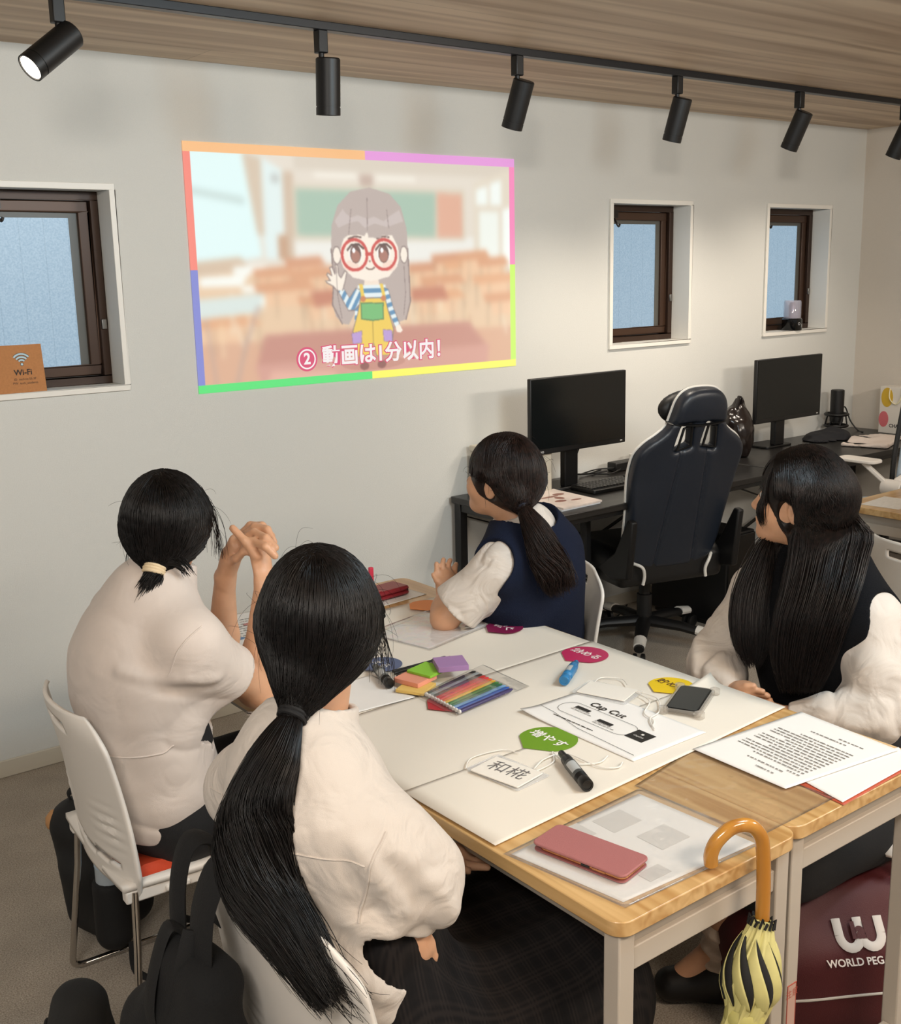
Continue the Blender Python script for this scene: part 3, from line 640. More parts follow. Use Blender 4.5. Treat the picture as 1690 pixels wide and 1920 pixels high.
# ------------------------------------------------------------------ furniture
M_oak = wood('light_oak_top', '#b98d55', '#d9b47d', axis=1, scale=7, rough=0.28, coat=.15)
M_oakx = wood('oak_edge_band', '#b98a4f', '#cfa365', axis=0, scale=5, rough=0.4)
M_greige = mat('warm_grey_steel', '#bdb3a6', 0.42, spec=.4)
M_chrome = mat('chrome', '#c9c6c2', 0.12, metal=1.0)
M_plast = mat('white_plastic', '#e6e0d8', 0.42)
M_red = mat('orange_red_seat', '#c2401c', 0.75, bump=.2, bscale=600)
M_foot = mat('rubber_foot', '#2a2a2a', .6)
TW, TL, TH = .447, .9, .72
def make_table(label, loc, rotz=0, group=None):
    t = thing('folding_table', label, 'table', (0, 0, 0), 0, group)
    o = obj('tabletop', MB().prism(rrect(TW-.002, TL-.002, .03, 6), TH-.026, TH), M_oak, t, ws=False, bevel=.002)
    o.data.materials.append(M_oakx)
    f = MB(); a, b = TW/2-.05, TL/2-.04
    for s in (-1, 1): f.box(s*a-.012, s*a+.012, -b, b, TH-.066, TH-.028); f.box(-a, a, s*b-.012, s*b+.012, TH-.066, TH-.028)
    obj('apron', f, mat('apron_grey', '#a89f93', .5) if not bpy.data.materials.get('apron_grey') else bpy.data.materials['apron_grey'], t, ws=False, bevel=.002)
    for sx in (-1, 1):
        for sy in (-1, 1):
            x, y = sx*(TW/2-.03), sy*(TL/2-.03)
            l = obj('leg', MB().box(x-.017, x+.017, y-.017, y+.017, .012, TH-.028), M_greige, t, ws=False, bevel=.003)
            obj('foot', MB().box(x-.019, x+.019, y-.019, y+.019, 0, .016), M_foot, l, ws=False, bevel=.003)
    for sy in (-1, 1):
        y = sy*(TL/2-.03)
        obj('rail', MB().box(-TW/2+.047, TW/2-.047, y-.012, y+.012, TH-.102, TH-.062), M_greige, t, ws=False, bevel=.002)
        obj('stretcher', MB().box(-TW/2+.047, TW/2-.047, y-.011, y+.011, .10, .135), M_greige, t, ws=False, bevel=.002)
    t.location = loc; t.rotation_euler = (0, 0, rotz); return t
TX0, TY0 = 1.097, 1.039
T0 = make_table('oak folding table nearest the camera, with the umbrella hooked on its end', (TX0+TW/2, TY0+TL/2, 0), 0, 'oak tables pushed together')
dup(T0, (TX0+TW*1.5, TY0+TL/2+.012, 0), 0, 'oak folding table at the lower right, under the printed letter')
dup(T0, (TX0+TW/2, TY0+TL*1.5, 0), 0, 'oak folding table by the student in the white polo shirt')
dup(T0, (TX0+TW*1.5, TY0+TL*1.5+.012, 0), 0, 'oak folding table under the elbow of the student in the navy vest')
dup(T0, (4.41, 2.345, 0), math.pi/2, 'oak table far right with papers behind the long haired student', 'oak tables pushed together')

def make_chair(label, cat='chair', group='white plastic stacking chairs'):
    t = thing('stacking_chair', label, cat, (0, 0, 0), 0, group)
    def shell(i, j):
        v = j; w = .222 - .012*v
        if v > .8: w -= .075*((v-.8)/.2)**2.6
        if v < .12: w -= .02*(1-v/.12)
        u = (i*2-1)
        x = -.188 - .012*v - .05*v**2 + .034*u*u + .012*max(0, v-.9)
        g = math.exp(-((v-.36)/.12)**2)*max(0., min(1., abs(u)*2.2-.4))*max(0., min(1., (.93-abs(u))*5))
        x -= .0035*math.sin(v*95 - abs(u)*7)*g
        z = .405 + .40*v - .03*max(0., v-.85)*abs(u)
        return (x, u*w, z)
    def skip(i, j):
        u = abs(i*2-1); return (.10+.05*u < j < .155+.02*u and u < .72) or (.85 < j < .91 and u < .26)
    obj('back_shell', MB().grid(shell, 45, 61, skip), M_plast, t, ws=False, solid=.009, bevel=0)
    def seat(i, j):
        u = j*2-1; x = -.19+.40*i; w = .205 + .008*math.sin(3.1*i); z = .432 - .012*(1-u*u) - .035*max(0., (i-.8)/.2)**2 + .01*max(0., abs(u)-.8)
        return (x, u*w, z)
    obj('seat_shell', MB().grid(seat, 17, 17), M_plast, t, ws=False, solid=.014)
    def pad(i, j):
        u = j*2-1; x = -.165+.35*i; e = min(1., 9*(1-abs(u)), 9*i+.0, 9*(1-i)); return (x, u*.185, .434 + .022*math.sin(e*math.pi/2) - .012*(1-u*u) - .03*max(0., (i-.8)/.2)**2)
    obj('seat_pad', MB().grid(pad, 21, 21), M_red, t, ws=False, solid=.004)
    for s in (-1, 1):
        sb = MB().box(-.185, .17, s*.19-.014, s*.19+.014, .395, .424)
        for k in range(3): sb.box(-.1+.04*k, -.085+.04*k, s*.205-.006, s*.205+.006, .40, .414)
        obj('seat_bracket', sb, M_plast, t, ws=False, bevel=.004)
    for s in (-1, 1):
        P = [(-.165, s*.20, .42), (-.172, s*.21, .30)] + bez([(-.198, s*.243, .04), (-.203, s*.247, .0085), (-.165, s*.248, .0085)], 6) + bez([(.19, s*.248, .0085), (.235, s*.246, .0085), (.232, s*.243, .05)], 6) + [(.17, s*.20, .39), (.12, s*.19, .415)]
        obj('sled_leg', MB().tube(P, .0082, 12), M_chrome, t, ws=False)
    return t
CH = make_chair('white plastic chair with orange red seat under the student in the white polo shirt')
CH.location = (.930, 2.295, 0); CH.rotation_euler = (0, 0, math.radians(-3))
dup(CH, (.885, 1.345, 0), math.radians(4), 'white plastic chair at the bottom with a black backpack strapped over its back')
dup(CH, (2.10, 2.455, 0), math.radians(163), 'white plastic chair behind the student in the navy vest')
dup(CH, (2.33, 1.40, 0), math.radians(180), 'white plastic chair hidden behind the student with long straight hair')
dup(CH, (3.46, 1.80, 0), math.radians(-16), 'white plastic chair with a handle hole at the right edge, behind the long haired student')

# black desks along the wall
M_desk = wood('black_wood_grain', '#151414', '#262423', axis=0, scale=5, rough=0.32)
M_bsteel = mat('black_steel', '#0f0f10', 0.4)
def desk(label, x0, x1, y0, y1, cross=True):
    t = thing('computer_desk', label, 'desk', ((x0+x1)/2, (y0+y1)/2, 0), 0, 'black desks along the wall')
    obj('desktop', MB().box(x0, x1, y0, y1, .692, .72), M_desk, t, bevel=.003)
    for x in (x0+.03, x1-.03):
        for y in (y0+.03, y1-.03): obj('leg', MB().box(x-.02, x+.02, y-.02, y+.02, 0, .692), M_bsteel, t, bevel=.002)
    r = MB()
    for x in (x0+.03, x1-.03): r.box(x-.015, x+.015, y0+.05, y1-.05, .655, .692); r.box(x-.015, x+.015, y0+.05, y1-.05, .06, .09)
    r.box(x0+.05, x1-.05, y1-.042, y1-.02, .655, .692); r.box(x0+.05, x1-.05, y0+.03, y0+.05, .665, .692)
    obj('frame_rail', r, M_bsteel, t, bevel=.002)
    b = MB(); b.bar((x0+.05, y1-.03, .63), (x1-.05, y1-.03, .12), .02, .006); b.bar((x0+.05, y1-.037, .12), (x1-.05, y1-.037, .63), .02, .006)
    obj('cross_brace', b, M_bsteel, t)
    return t
desk('black computer desk under the nearer monitor and keyboard', 2.905, 4.42, 3.165, 3.785)
desk('black computer desk in the far right corner under the second monitor', 4.435, 5.93, 3.165, 3.785)

M_screen, _nt, _b = nmat('dark_glossy_screen'); _b.inputs['Base Color'].default_value = (*S('#0a0e0f'), 1); _b.inputs['Roughness'].default_value = .22
def monitor(label, cx, y, z0, w, h, brand=None, tilt=0.0):
    t = thing('computer_monitor', label, 'monitor', (cx, y+.06, .72), 0, 'black computer monitors')
    obj('screen_housing', MB().box(cx-w/2, cx+w/2, y, y+.022, z0, z0+h), M_black, t, bevel=.004)
    obj('rear_cover', MB().box(cx-w*.3, cx+w*.3, y+.02, y+.05, z0+.06, z0+h*.75), M_black, t, bevel=.012)
    obj('screen', MB().box(cx-w/2+.006, cx+w/2-.006, y-.0015, y+.002, z0+.024, z0+h-.006), M_screen, t)
    obj('stand_neck', MB().box(cx-.04, cx+.04, y+.05, y+.085, .7305, z0+h*.55), M_black, t, bevel=.006)
    obj('stand_base', MB().prism(rrect(.22, .16, .02, 4, cx, y+.125), .7202, .731), M_black, t, bevel=.003)
    if brand: text_obj('lettering', brand, .02, mat('letter_grey', '#a9a9a9', .5), (cx-w/2+.045, y-.0012, z0+.012), (1, 0, 0), (0, 0, 1), t, offset=.0004)
    obj('power_light', MB().box(cx+w/2-.035, cx+w/2-.022, y-.0012, y+.001, z0+.01, z0+.015), mat('badge_white', '#c8c8c8', .4), t)
monitor('black computer monitor beside the head of the student in the navy vest', 3.405, 3.50, .903, .575, .327, 'Lenovo')
monitor('black computer monitor in the far right corner behind the gaming chair', 5.005, 3.57, .872, .56, .33)

kb = thing('keyboard', 'black computer keyboard on the desk below the nearer monitor', 'keyboard', (3.60, 3.455, .72), 0)
obj('keyboard_body', MB().prism(rrect(.45, .155, .012, 4, 3.60, 3.455), .7205, .738), M_black, kb, bevel=.004)
for blk in ((0, 15), (16, 21)):
  ks = MB()
  for r in range(6):
    for c in range(*blk):
        x = 3.60-.213+c*.0203; y = 3.455+.06-r*.0215; z = .738
        vs = [(x+dx*s, y+dy*s2, z+dz) for dz, s, s2 in ((0, .0092, .0098), (.0075, .0072, .008)) for dx, dy in ((-1, -1), (1, -1), (1, 1), (-1, 1))]
        ks._add([V(v) for v in vs], [(4, 5, 6, 7), (0, 1, 5, 4), (1, 2, 6, 5), (2, 3, 7, 6), (3, 0, 4, 7)])
  obj('key_field', ks, mat('key_black', '#17181a', .35), kb, smooth=False)
tag(obj('cable', MB().tube(cat([(3.42, 3.537, .727), (3.34, 3.535, .727), (3.285, 3.60, .726), (3.29, 3.765, .726)], 8), .003, 8), M_black), 'thin black cable from the keyboard to the back of the desk', 'cable')
tag(obj('cable', MB().tube(cat([(3.52, 3.56, .93), (3.56, 3.66, .88), (3.56, 3.70, .76), (3.68, 3.735, .727), (3.80, 3.72, .727)], 8), .004, 8), M_black), 'black cable curling down from behind the nearer monitor', 'cable')
pb = thing('power_strip', 'black power strip lying against the wall behind the keyboard', 'power strip', (3.96, 3.72, .72), 0)
obj('strip_body', MB().box(3.83, 4.12, 3.69, 3.75, .7205, .765), M_black, pb, bevel=.006)
for k in range(3): obj('plug', MB().box(3.97+.05*k, 4.005+.05*k, 3.695, 3.74, .764, .79), mat('plug_white', '#d8d8d2', .5), pb, bevel=.004)
for k, P in enumerate(([(3.85, 3.68, .735), (3.76, 3.66, .728), (3.70, 3.72, .73), (3.80, 3.76, .728)], [(3.84, 3.70, .74), (3.74, 3.735, .74), (3.64, 3.74, .728)])):
    tag(obj('cable', MB().tube(cat(P, 8), .0035, 8), M_black), ['black cable looped beside the power strip', 'black cable running left from the power strip'][k], 'cable')
pr_ = thing('printer', 'beige boxy printer on the left end of the desk behind the ponytail', 'printer', (3.19, 3.63, .72), 0)
M_beige = mat('beige_plastic', '#cfc8b8', .5)
obj('printer_body', MB().box(3.005, 3.27, 3.53, 3.775, .7205, .905), M_beige, pr_, bevel=.008)
obj('printer_lid', MB().box(3.003, 3.272, 3.527, 3.778, .907, .935), M_beige, pr_, bevel=.006)
obj('paper_guide', MB().tube(cat([(3.06, 3.60, .935), (3.10, 3.60, .962), (3.20, 3.62, .965), (3.25, 3.65, .936)], 6), .0025, 8), film('clear_plastic', '#dddddd', .4), pr_)
obj('label_strip', MB().box(3.0025, 3.0035, 3.70, 3.755, .885, .893), mat('label_white', '#f4f2ee', .5), pr_)
mg = thing('magazine_stack', 'magazines with a pale pictured cover on the left of the desk', 'magazine', (3.19, 3.42, .72), 0)
MP = [(3.035, 3.222), (3.265, 3.232), (3.285, 3.55), (3.06, 3.54)]
obj('magazine', MB().prism(MP, .7205, .727), mat('paper_blue_edge', '#dfe3e6', .6), mg); obj('magazine', MB().prism([(x+.004, y-.005) for x, y in MP], .7275, .735), mat('cover_pale', '#ddd0c8', .45, var=.12, vscale=18), mg)
cvr = MB()
for x, y, w, h in ((3.13, 3.33, .03, .018), (3.17, 3.38, .02, .025), (3.20, 3.31, .03, .012), (3.15, 3.42, .05, .012), (3.22, 3.44, .03, .02)): cvr.prism([(x+w*math.cos(a), y+h*math.sin(a)) for a in np.linspace(0, 6.28, 12)[:-1]], .735, .7354)
obj('cover_picture', cvr, mat('cover_brown', '#8d6459', .5), mg)

# gaming chair
def gaming_chair():
    t = thing('gaming_chair', 'black and navy gaming chair with white piping pulled up to the desk', 'office chair', (3.66, 3.34, 0), math.radians(75))
    ML = mat('navy_leather', '#1c232e', .38, bump=.12, bscale=300, spec=.6); MBk = mat('chair_black', '#0c0c0d', .5); MW = mat('white_piping', '#e9e6df', .4)
    half = [(0, .19), (.05, .215), (.12, .232), (.25, .243), (.38, .258), (.48, .265), (.54, .258), (.585, .225), (.62, .175), (.655, .138), (.70, .126), (.76, .112), (.795, .088), (.812, .05), (.816, .0)]
    sm = [(p.x, p.y) for p in cat([(a, b, 0) for a, b in half], 4)]
    out = [(b, a) for a, b in sm] + [(-b, a) for a, b in sm[-2::-1]]
    base = V((-.185, 0, .415)); up = V((-.27, 0, .96)).normalized(); nf = V((up.z, 0, -up.x))
    Rm = np.array([[0, 1, 0], list(up), list(nf)], np.float32).T       # columns: s (local y), t, n
    holes = [[(.030, .575), (.092, .56), (.078, .655), (.040, .665)]]; holes.append([(-x, y) for x, y in holes[0]][::-1])
    def pd(q, poly):
        P = np.array(poly, np.float32); d = np.full(len(q), 1e9, np.float32); ins = np.zeros(len(q), bool)
        for a, b in zip(P, np.roll(P, -1, 0)):
            e = b-a; w = q-a; tt = np.clip((w@e)/max(e@e, 1e-9), 0, 1); d = np.minimum(d, np.linalg.norm(w-tt[:, None]*e, axis=1))
            c = ((a[1] > q[:, 1]) != (b[1] > q[:, 1])) & (q[:, 0] < (b[0]-a[0])*(q[:, 1]-a[1])/(b[1]-a[1]+1e-12)+a[0]); ins ^= c
        return np.where(ins, -d, d)
    def f(p):
        q = (p - np.array(base, np.float32))@Rm; s, tt, n = q[:, 0], q[:, 1], q[:, 2]
        n = n - .09*np.clip(np.abs(s)-.10, 0, 1)**1.3*3*np.clip((.62-tt)/.2, 0, 1)
        d2 = pd(q[:, :2], out)
        for h in holes: d2 = smax(d2, -(pd(q[:, :2], h)-.008), .01)
        th = .034 + .012*np.exp(-((tt-.73)/.07)**2) + .006*np.cos(np.clip(s/.08, -1.5, 1.5))
        line = np.abs(np.abs(s) - (.098-.06*tt)); th = th - .010*np.exp(-(line/.007)**2)*(tt < .56)
        th = th - .008*np.exp(-((tt-.675)/.008)**2)
        return smax(d2, np.abs(n)-th, .03)*.8
    o = obj('backrest', sdf_mesh('backrest', f, (-.55, -.32, .36), (.06, .32, 1.27), .0065), ML, t, ws=False)
    P3 = lambda s, tt, n: base + V((0, 1, 0))*s + up*tt + nf*(n + .09*max(0, abs(s)-.10)**1.3*3*min(1, max(0, (.62-tt)/.2)))
    obj('piping', MB().tube([P3(s*1.012, tt, .012) for s, tt in out], .0055, 8), MW, o, ws=False)
    for h in holes: obj('slot_trim', MB().tube([P3(s, tt, -.034) for s, tt in h], .006, 8, closed=True), MBk, o, ws=False)
    obj('headrest_strap', MB().tube([P3(.134*math.cos(a), .672, .05*math.sin(a)) for a in np.linspace(0, 6.283, 33)[:-1]], .011, 8, closed=True, flat=.3), MBk, t, ws=False)
    pil = sdf_mesh('head_pillow', lambda p: ell(p, P3(0, .70, .07), (.05, .145, .075)), (-.5, -.2, .9), (0, .2, 1.3), .012)
    obj('head_pillow', pil, MBk, t, ws=False)
    def seat(p):
        q = np.abs(p - A(.06, 0, .40)) - A(.25, .235, .035); d = np.linalg.norm(np.maximum(q, 0), axis=1) + np.minimum(q.max(1), 0) - .03
        for s in (-1, 1): d = smin(d, cone(p, (-.15, s*.225, .435), (.26, s*.225, .44), .05, .05), .04)
        return d
    so = obj('seat', sdf_mesh('seat', seat, (-.32, -.34, .28), (.4, .34, .54), .009), MBk, t, ws=False)
    tr_ = MB()
    for s in (-1, 1): tr_.tube([(-.17, s*.17, .462), (.28, s*.165, .466)], .006, 8, flat=.6); tr_.tube(cat([(-.215, s*.20, .445), (-.245, s*.17, .43), (-.24, s*.155, .39), (-.236, s*.16, .35)], 6), .007, 8)
    obj('seat_piping', tr_, MW, so, ws=False)
    for s in (-1, 1):
        obj('hinge_cover', MB().prism([(-.30, .40), (-.16, .37), (-.05, .40), (-.20, .50), (-.30, .66), (-.335, .655)], s*.265-.016, s*.265+.016, Matrix(((1, 0, 0, 0), (0, 0, 1, 0), (0, 1, 0, 0), (0, 0, 0, 1)))), MBk, t, ws=False, bevel=.008)
        ar = obj('armrest', MB().bar((.0, s*.30, .36), (.0, s*.31, .64), .05, .03).bar((.0, s*.18, .355), (.0, s*.31, .355), .06, .02), MBk, t, ws=False, bevel=.006)
        obj('arm_pad', MB().prism(rrect(.25, .09, .04, 5, .02, s*.31), .64, .668), MBk, ar, ws=False, bevel=.01)
    obj('mechanism', MB().box(-.12, .12, -.1, .1, .325, .36), MBk, t, ws=False, bevel=.01)
    obj('tilt_lever', MB().tube([(.03, .08, .335), (.03, .30, .32)], .006, 8).tube([(.03, .30, .32), (.03, .36, .317)], .010, 10), M_chrome, t, ws=False)
    obj('gas_column', MB().lathe([(0, .09), (.034, .09), (.034, .23), (.026, .232), (.026, .33), (0, .33)], 24), MBk, t, ws=False)
    for k in range(5):
        a = math.radians(219-75+72*k); d = V((math.cos(a), math.sin(a), 0))
        sp = obj('base_spoke', MB().tube([d*.02+V((0, 0, .105)), d*.18+V((0, 0, .10)), d*.335+V((0, 0, .075))], [.034, .029, .022], 12, flat=.75), MBk, t, ws=False)
        obj('spoke_cap', MB().tube([d*.25+V((0, 0, .093)), d*.318+V((0, 0, .083))], [.0285, .0255], 12, flat=.78), MW, sp, ws=False)
        n_ = V((-d.y, d.x, 0)); wq = d.to_track_quat('Z', 'Y')
        for s in (-1, 1):
            RM = n_.to_track_quat('Z', 'Y').to_matrix(); c = d*.335 + n_*(s*.017) + V((0, 0, .029))
            obj('caster', MB().lathe([(0, -.010), (.022, -.010), (.029, -.007), (.029, .007), (.022, .010), (0, .010)], 20, c, RM), MBk, sp, ws=False)
    return t
gaming_chair()

pc = thing('computer_tower', 'black computer tower on the floor under the desk right of the gaming chair', 'computer', (4.10, 3.42, 0), 0)
obj('tower_case', MB().box(4.06, 4.26, 3.20, 3.66, .02, .46), M_black, pc, bevel=.006)
obj('front_panel', MB().box(4.065, 4.255, 3.19, 3.203, .03, .45), M_blackg, pc, bevel=.004)
obj('case_label', MB().box(4.09, 4.115, 3.1885, 3.191, .40, .43), mat('sticker_grey', '#9a9a9a', .5), pc)
obj('case_foot', MB().box(4.07, 4.10, 3.22, 3.64, 0, .021).box(4.22, 4.25, 3.22, 3.64, 0, .021), M_black, pc)
for k, P in enumerate(([(4.33, 3.74, .70), (4.30, 3.70, .5), (4.36, 3.66, .3), (4.31, 3.70, .12), (4.20, 3.73, .03)], [(4.40, 3.72, .69), (4.46, 3.6, .52), (4.42, 3.62, .36), (4.50, 3.6, .2), (4.42, 3.68, .02)], [(3.95, 3.72, .03), (3.8, 3.66, .008), (3.68, 3.7, .008), (3.52, 3.66, .008), (3.6, 3.74, .06)])):
    tag(obj('cable', MB().tube(cat(P, 8), .004, 8), M_black), ['black cable hanging below the desk beside the computer tower', 'black cable looping down under the far desk', 'black cable on the floor behind the gaming chair base'][k], 'cable')

# things on the far desk
sb_ = thing('carrier_bag', 'crumpled dark brown plastic bag on the desk beside the second monitor', 'bag', (4.62, 3.60, .72), 0)
def bagf(p):
    d = ell(p, (4.61, 3.60, .83), (.095, .09, .15)); d = smin(d, cone(p, (4.60, 3.6, .9), (4.63, 3.6, .995), .05, .02, ((0, 1, 0), 2.)), .05)
    d = d + .014*vnoise(p, (22, 22, 9), 5) + .008*vnoise(p, (50, 50, 20), 6); return smax(d, .7205-p[:, 2], .004)
obj('bag_body', sdf_mesh('bag_body', bagf, (4.48, 3.46, .70), (4.82, 3.74, 1.05), .009), mat('brown_black_plastic', '#1d1614', .22), sb_)
obj('bag_handle', MB().tube(cat([(4.58, 3.58, .97), (4.59, 3.57, 1.03), (4.61, 3.58, 1.0), (4.63, 3.6, .985)], 6), .012, 8, flat=.3), bpy.data.materials['brown_black_plastic'], sb_)
mc = thing('studio_microphone', 'black studio microphone in a shock mount by the second monitor', 'microphone', (5.64, 3.70, .72), 0)
obj('mic_stand', MB().lathe([(0, .7205), (.06, .7205), (.06, .73), (.012, .735), (.012, .76), (0, .76)], 24, (5.64, 3.70, 0)), M_black, mc)
obj('mic_body', MB().lathe([(0, .785), (.036, .785), (.038, .80), (.038, .965), (.034, .97), (0, .97)], 28, (5.64, 3.70, 0)), M_black, mc)
sm_ = MB()
for z in (.765, .83): sm_.tube([(5.64+.062*math.cos(a), 3.70+.062*math.sin(a), z) for a in np.linspace(0, 6.283, 25)[:-1]], .008, 8, closed=True)
for k in range(6): sm_.tube([(5.64+.062*math.cos(k), 3.70+.062*math.sin(k), .765), (5.64+.05*math.cos(k+.5), 3.70+.05*math.sin(k+.5), .83)], .005, 6)
obj('shock_mount', sm_, M_black, mc)
tag(obj('cable', MB().tube(cat([(5.70, 3.72, .83), (5.75, 3.72, .86), (5.78, 3.70, .78), (5.80, 3.66, .7245), (5.76, 3.60, .7245)], 8), .004, 8), M_black), 'black cable curving from the studio microphone', 'cable')
def clothf(p):
    z = .738 + .018*vnoise(p, (9, 9, 0), 3) + .006*vnoise(p, (30, 24, 0), 4)
    q = (p[:, :2]-A(5.47, 3.36))@np.array([[.94, -.34], [.34, .94]], np.float32); d2 = np.maximum(np.abs(q[:, 0])-.2, np.abs(q[:, 1])-.12)
    return smax(smax(d2, p[:, 2]-z, .012), .7205-p[:, 2], .002)
tag(obj('folded_cloth', sdf_mesh('folded_cloth', clothf, (5.15, 3.1, .70), (5.8, 3.62, .8), .009), mat('cloth_offwhite', '#dccfc6', .85)), 'folded off-white cloth on the far desk near the corner', 'cloth')
def jackf(p):
    z = .75 + .03*vnoise(p, (8, 8, 0), 13) + .01*vnoise(p, (30, 24, 0), 14); return smax(smax(ell(p, (5.40, 3.60, .72), (.17, .11, .09)), p[:, 2]-z, .02), .7205-p[:, 2], .002)
tag(obj('dark_cloth', sdf_mesh('dark_cloth', jackf, (5.15, 3.45, .70), (5.7, 3.76, .84), .009), mat('cloth_navy_black', '#15161c', .85)), 'dark crumpled cloth beside the studio microphone', 'cloth')
tag(obj('closed_laptop', MB().prism(rrect(.22, .18, .012, 4, 5.80, 3.255), .7205, .738), M_black, bevel=.004), 'thin black laptop lying shut in the desk corner', 'laptop')
sg = thing('paper_gift_bag', 'white paper carrier bag with yellow and pink ovals in the right corner', 'bag', (5.88, 3.47, .72), 0)
obj('bag_body', MB().box(5.83, 5.93, 3.36, 3.55, .7205, .985), mat('bag_white', '#e6e0d6', .5), sg, bevel=.002)
for cy, cz, ry, rz, c, nm in ((3.505, .925, .036, .055, '#d9b23a', 'yellow_oval'), (3.52, .80, .03, .045, '#d9747a', 'pink_oval')):
    obj(nm, MB().prism([(cy+ry*math.cos(a), cz+rz*math.sin(a)) for a in np.linspace(0, 6.283, 25)[:-1]], 0, .0008, Matrix(((0, 0, -1, 5.8298), (1, 0, 0, 0), (0, 1, 0, 0), (0, 0, 0, 1)))), mat(nm, c, .5), sg)
obj('bag_handle', MB().tube(cat([(5.829, 3.49, .975), (5.825, 3.487, .92), (5.824, 3.45, .89), (5.825, 3.42, .92), (5.829, 3.415, .975)], 8), .0035, 8), mat('cord_cream', '#efe6bf', .6), sg)
text_obj('lettering', 'CHA', .028, mat('letter_dark', '#3a3634', .6), (5.829, 3.455, .765), (0, -1, 0), (0, 0, 1), sg, offset=.0006)

# white office chair at the right edge
oc = thing('office_chair', 'white framed office chair with a pale blue back at the right edge', 'office chair', (4.92, 2.80, 0), 0)
Mpb = mat('pale_blue_mesh', '#b9c9d6', .6)
def ocb(i, j): u = i*2-1; return (4.80+.25*i*1.0+.02*u*u+.07*j, 2.83-.33*i+.03*(1-u*u), .64+.42*j)
obj('back_panel', MB().grid(ocb, 17, 17), Mpb, oc, solid=.02)
obj('back_frame', MB().tube(cat([(4.79, 2.83, .66), (4.80, 2.83, .8), (4.86, 2.83, 1.06)], 6), .012, 8), M_black, oc)
obj('arm_bracket', MB().prism([(4.66, .64), (4.72, .70), (4.86, .73), (4.92, .70), (4.90, .62), (4.80, .66), (4.70, .62)], 2.74, 2.78, Matrix(((1, 0, 0, 0), (0, 0, 1, 0), (0, 1, 0, 0), (0, 0, 0, 1)))), M_plast, oc, bevel=.01)
obj('arm_pivot', MB().tube([(4.67, 2.70, .665), (4.67, 2.80, .665)], .036, 24), M_plast, oc, bevel=.004); obj('pivot_cap', MB().tube([(4.665, 2.692, .665), (4.667, 2.70, .665)], .029, 24), mat('cap_grey', '#a8a6a2', .5), oc)
obj('arm_link', MB().bar((4.67, 2.78, .675), (4.62, 2.88, .775), .035, .02), M_plast, oc, bevel=.005); obj('arm_pad', MB().prism(rrect(.10, .2, .03, 4, 4.62, 2.90), .775, .79), M_plast, oc, bevel=.004)
obj('seat', sdf_mesh('seat', lambda p: ell(p, (4.97, 2.98, .47), (.25, .25, .06)), (4.7, 2.7, .38), (5.25, 3.25, .56), .012), Mpb, oc)
obj('gas_column', MB().lathe([(0, .08), (.025, .08), (.025, .43), (0, .43)], 16, (4.97, 2.96, 0)), M_bsteel, oc)
for k in range(5):
    a = k*1.2566; obj('base_spoke', MB().tube([(4.97, 2.96, .09), (4.97+.28*math.cos(a), 2.96+.28*math.sin(a), .05)], [.03, .018], 10), M_plast, oc)
    obj('caster', MB().tube([(4.97+.29*math.cos(a)-.01, 2.96+.29*math.sin(a), .027), (4.97+.29*math.cos(a)+.01, 2.96+.29*math.sin(a), .027)], .027, 14), M_black, oc)
for k, (x, y, r) in enumerate(((4.12, 2.43, .1), (4.28, 2.33, -.2), (4.15, 2.25, .3))):
    c_, s_ = math.cos(r), math.sin(r); P = [(x+c_*a-s_*b, y+s_*a+c_*b) for a, b in ((-.105, -.08), (.105, -.08), (.105, .08), (-.105, .08))]
    tag(obj('paper_sheet', MB().prism(P, .7205+.0012*k, .7212+.0012*k), mat('paper_far', '#ded9d0', .7, var=.08, vscale=60)), ['white sheet at the near corner of the far right table', 'white sheet in the middle of the far right table', 'white sheet lying crooked on the far right table'][k], 'paper', 'papers on the far right table')
# ------------------------------------------------------------------ paper and small things on the tables
M_paper = mat('poster_paper', '#ebe3d6', .75, bump=.04, bscale=60); M_pw = mat('copy_paper', '#f1eeea', .6); M_ink = mat('print_ink', '#23211f', .7); M_inkg = mat('print_grey', '#8d8a86', .7)
M_film = film('clear_film', '#f4f2ee', .03, .07, .35); M_filmp = film('clear_film_pocket', '#ffffff', .08, .08, .2)
def quad_pt(q, u, v): a, b, c, d = [V((*p, 0)) for p in q]; return a*(1-u)*(1-v) + b*u*(1-v) + c*u*v + d*(1-u)*v
def sheet_mesh(q, z, amp=.0006, n=(25, 25), seed=0, curl=None):
    rs = random.Random(seed); ph = [rs.uniform(0, 6) for _ in range(4)]
    def fn(u, v):
        p = quad_pt(q, u, v); p.z = z + amp*(1+.5*math.sin(9*p.x+ph[0]+5*p.y)+.5*math.sin(14*p.y+ph[1]-6*p.x))
        if curl: p.z += curl[2]*max(0., 1-math.hypot(u-curl[0], v-curl[1])/curl[3])**2
        return p
    return MB().grid(fn, *n)
def paper(name, label, q, z, m=None, cat_='paper', parent=None, group=None, amp=.0006, seed=0, curl=None, solid=.0005):
    o = obj(name, sheet_mesh(q, z, amp, (25, 25), seed, curl), m or M_pw, parent, solid=solid)
    return tag(o, label, cat_, group) if label else o
paper('poster_sheet', 'large white poster sheet covering the far end of the tables', [(1.10, 1.965), (1.985, 1.985), (1.985, 2.60), (1.12, 2.60)], .7206, M_paper, group='poster paper sheets', seed=1)
paper('poster_sheet', 'large white poster sheet across the middle under the felt pens', [(1.101, 1.59), (1.982, 1.595), (1.985, 1.995), (1.102, 1.975)], .7224, M_paper, group='poster paper sheets', seed=2)
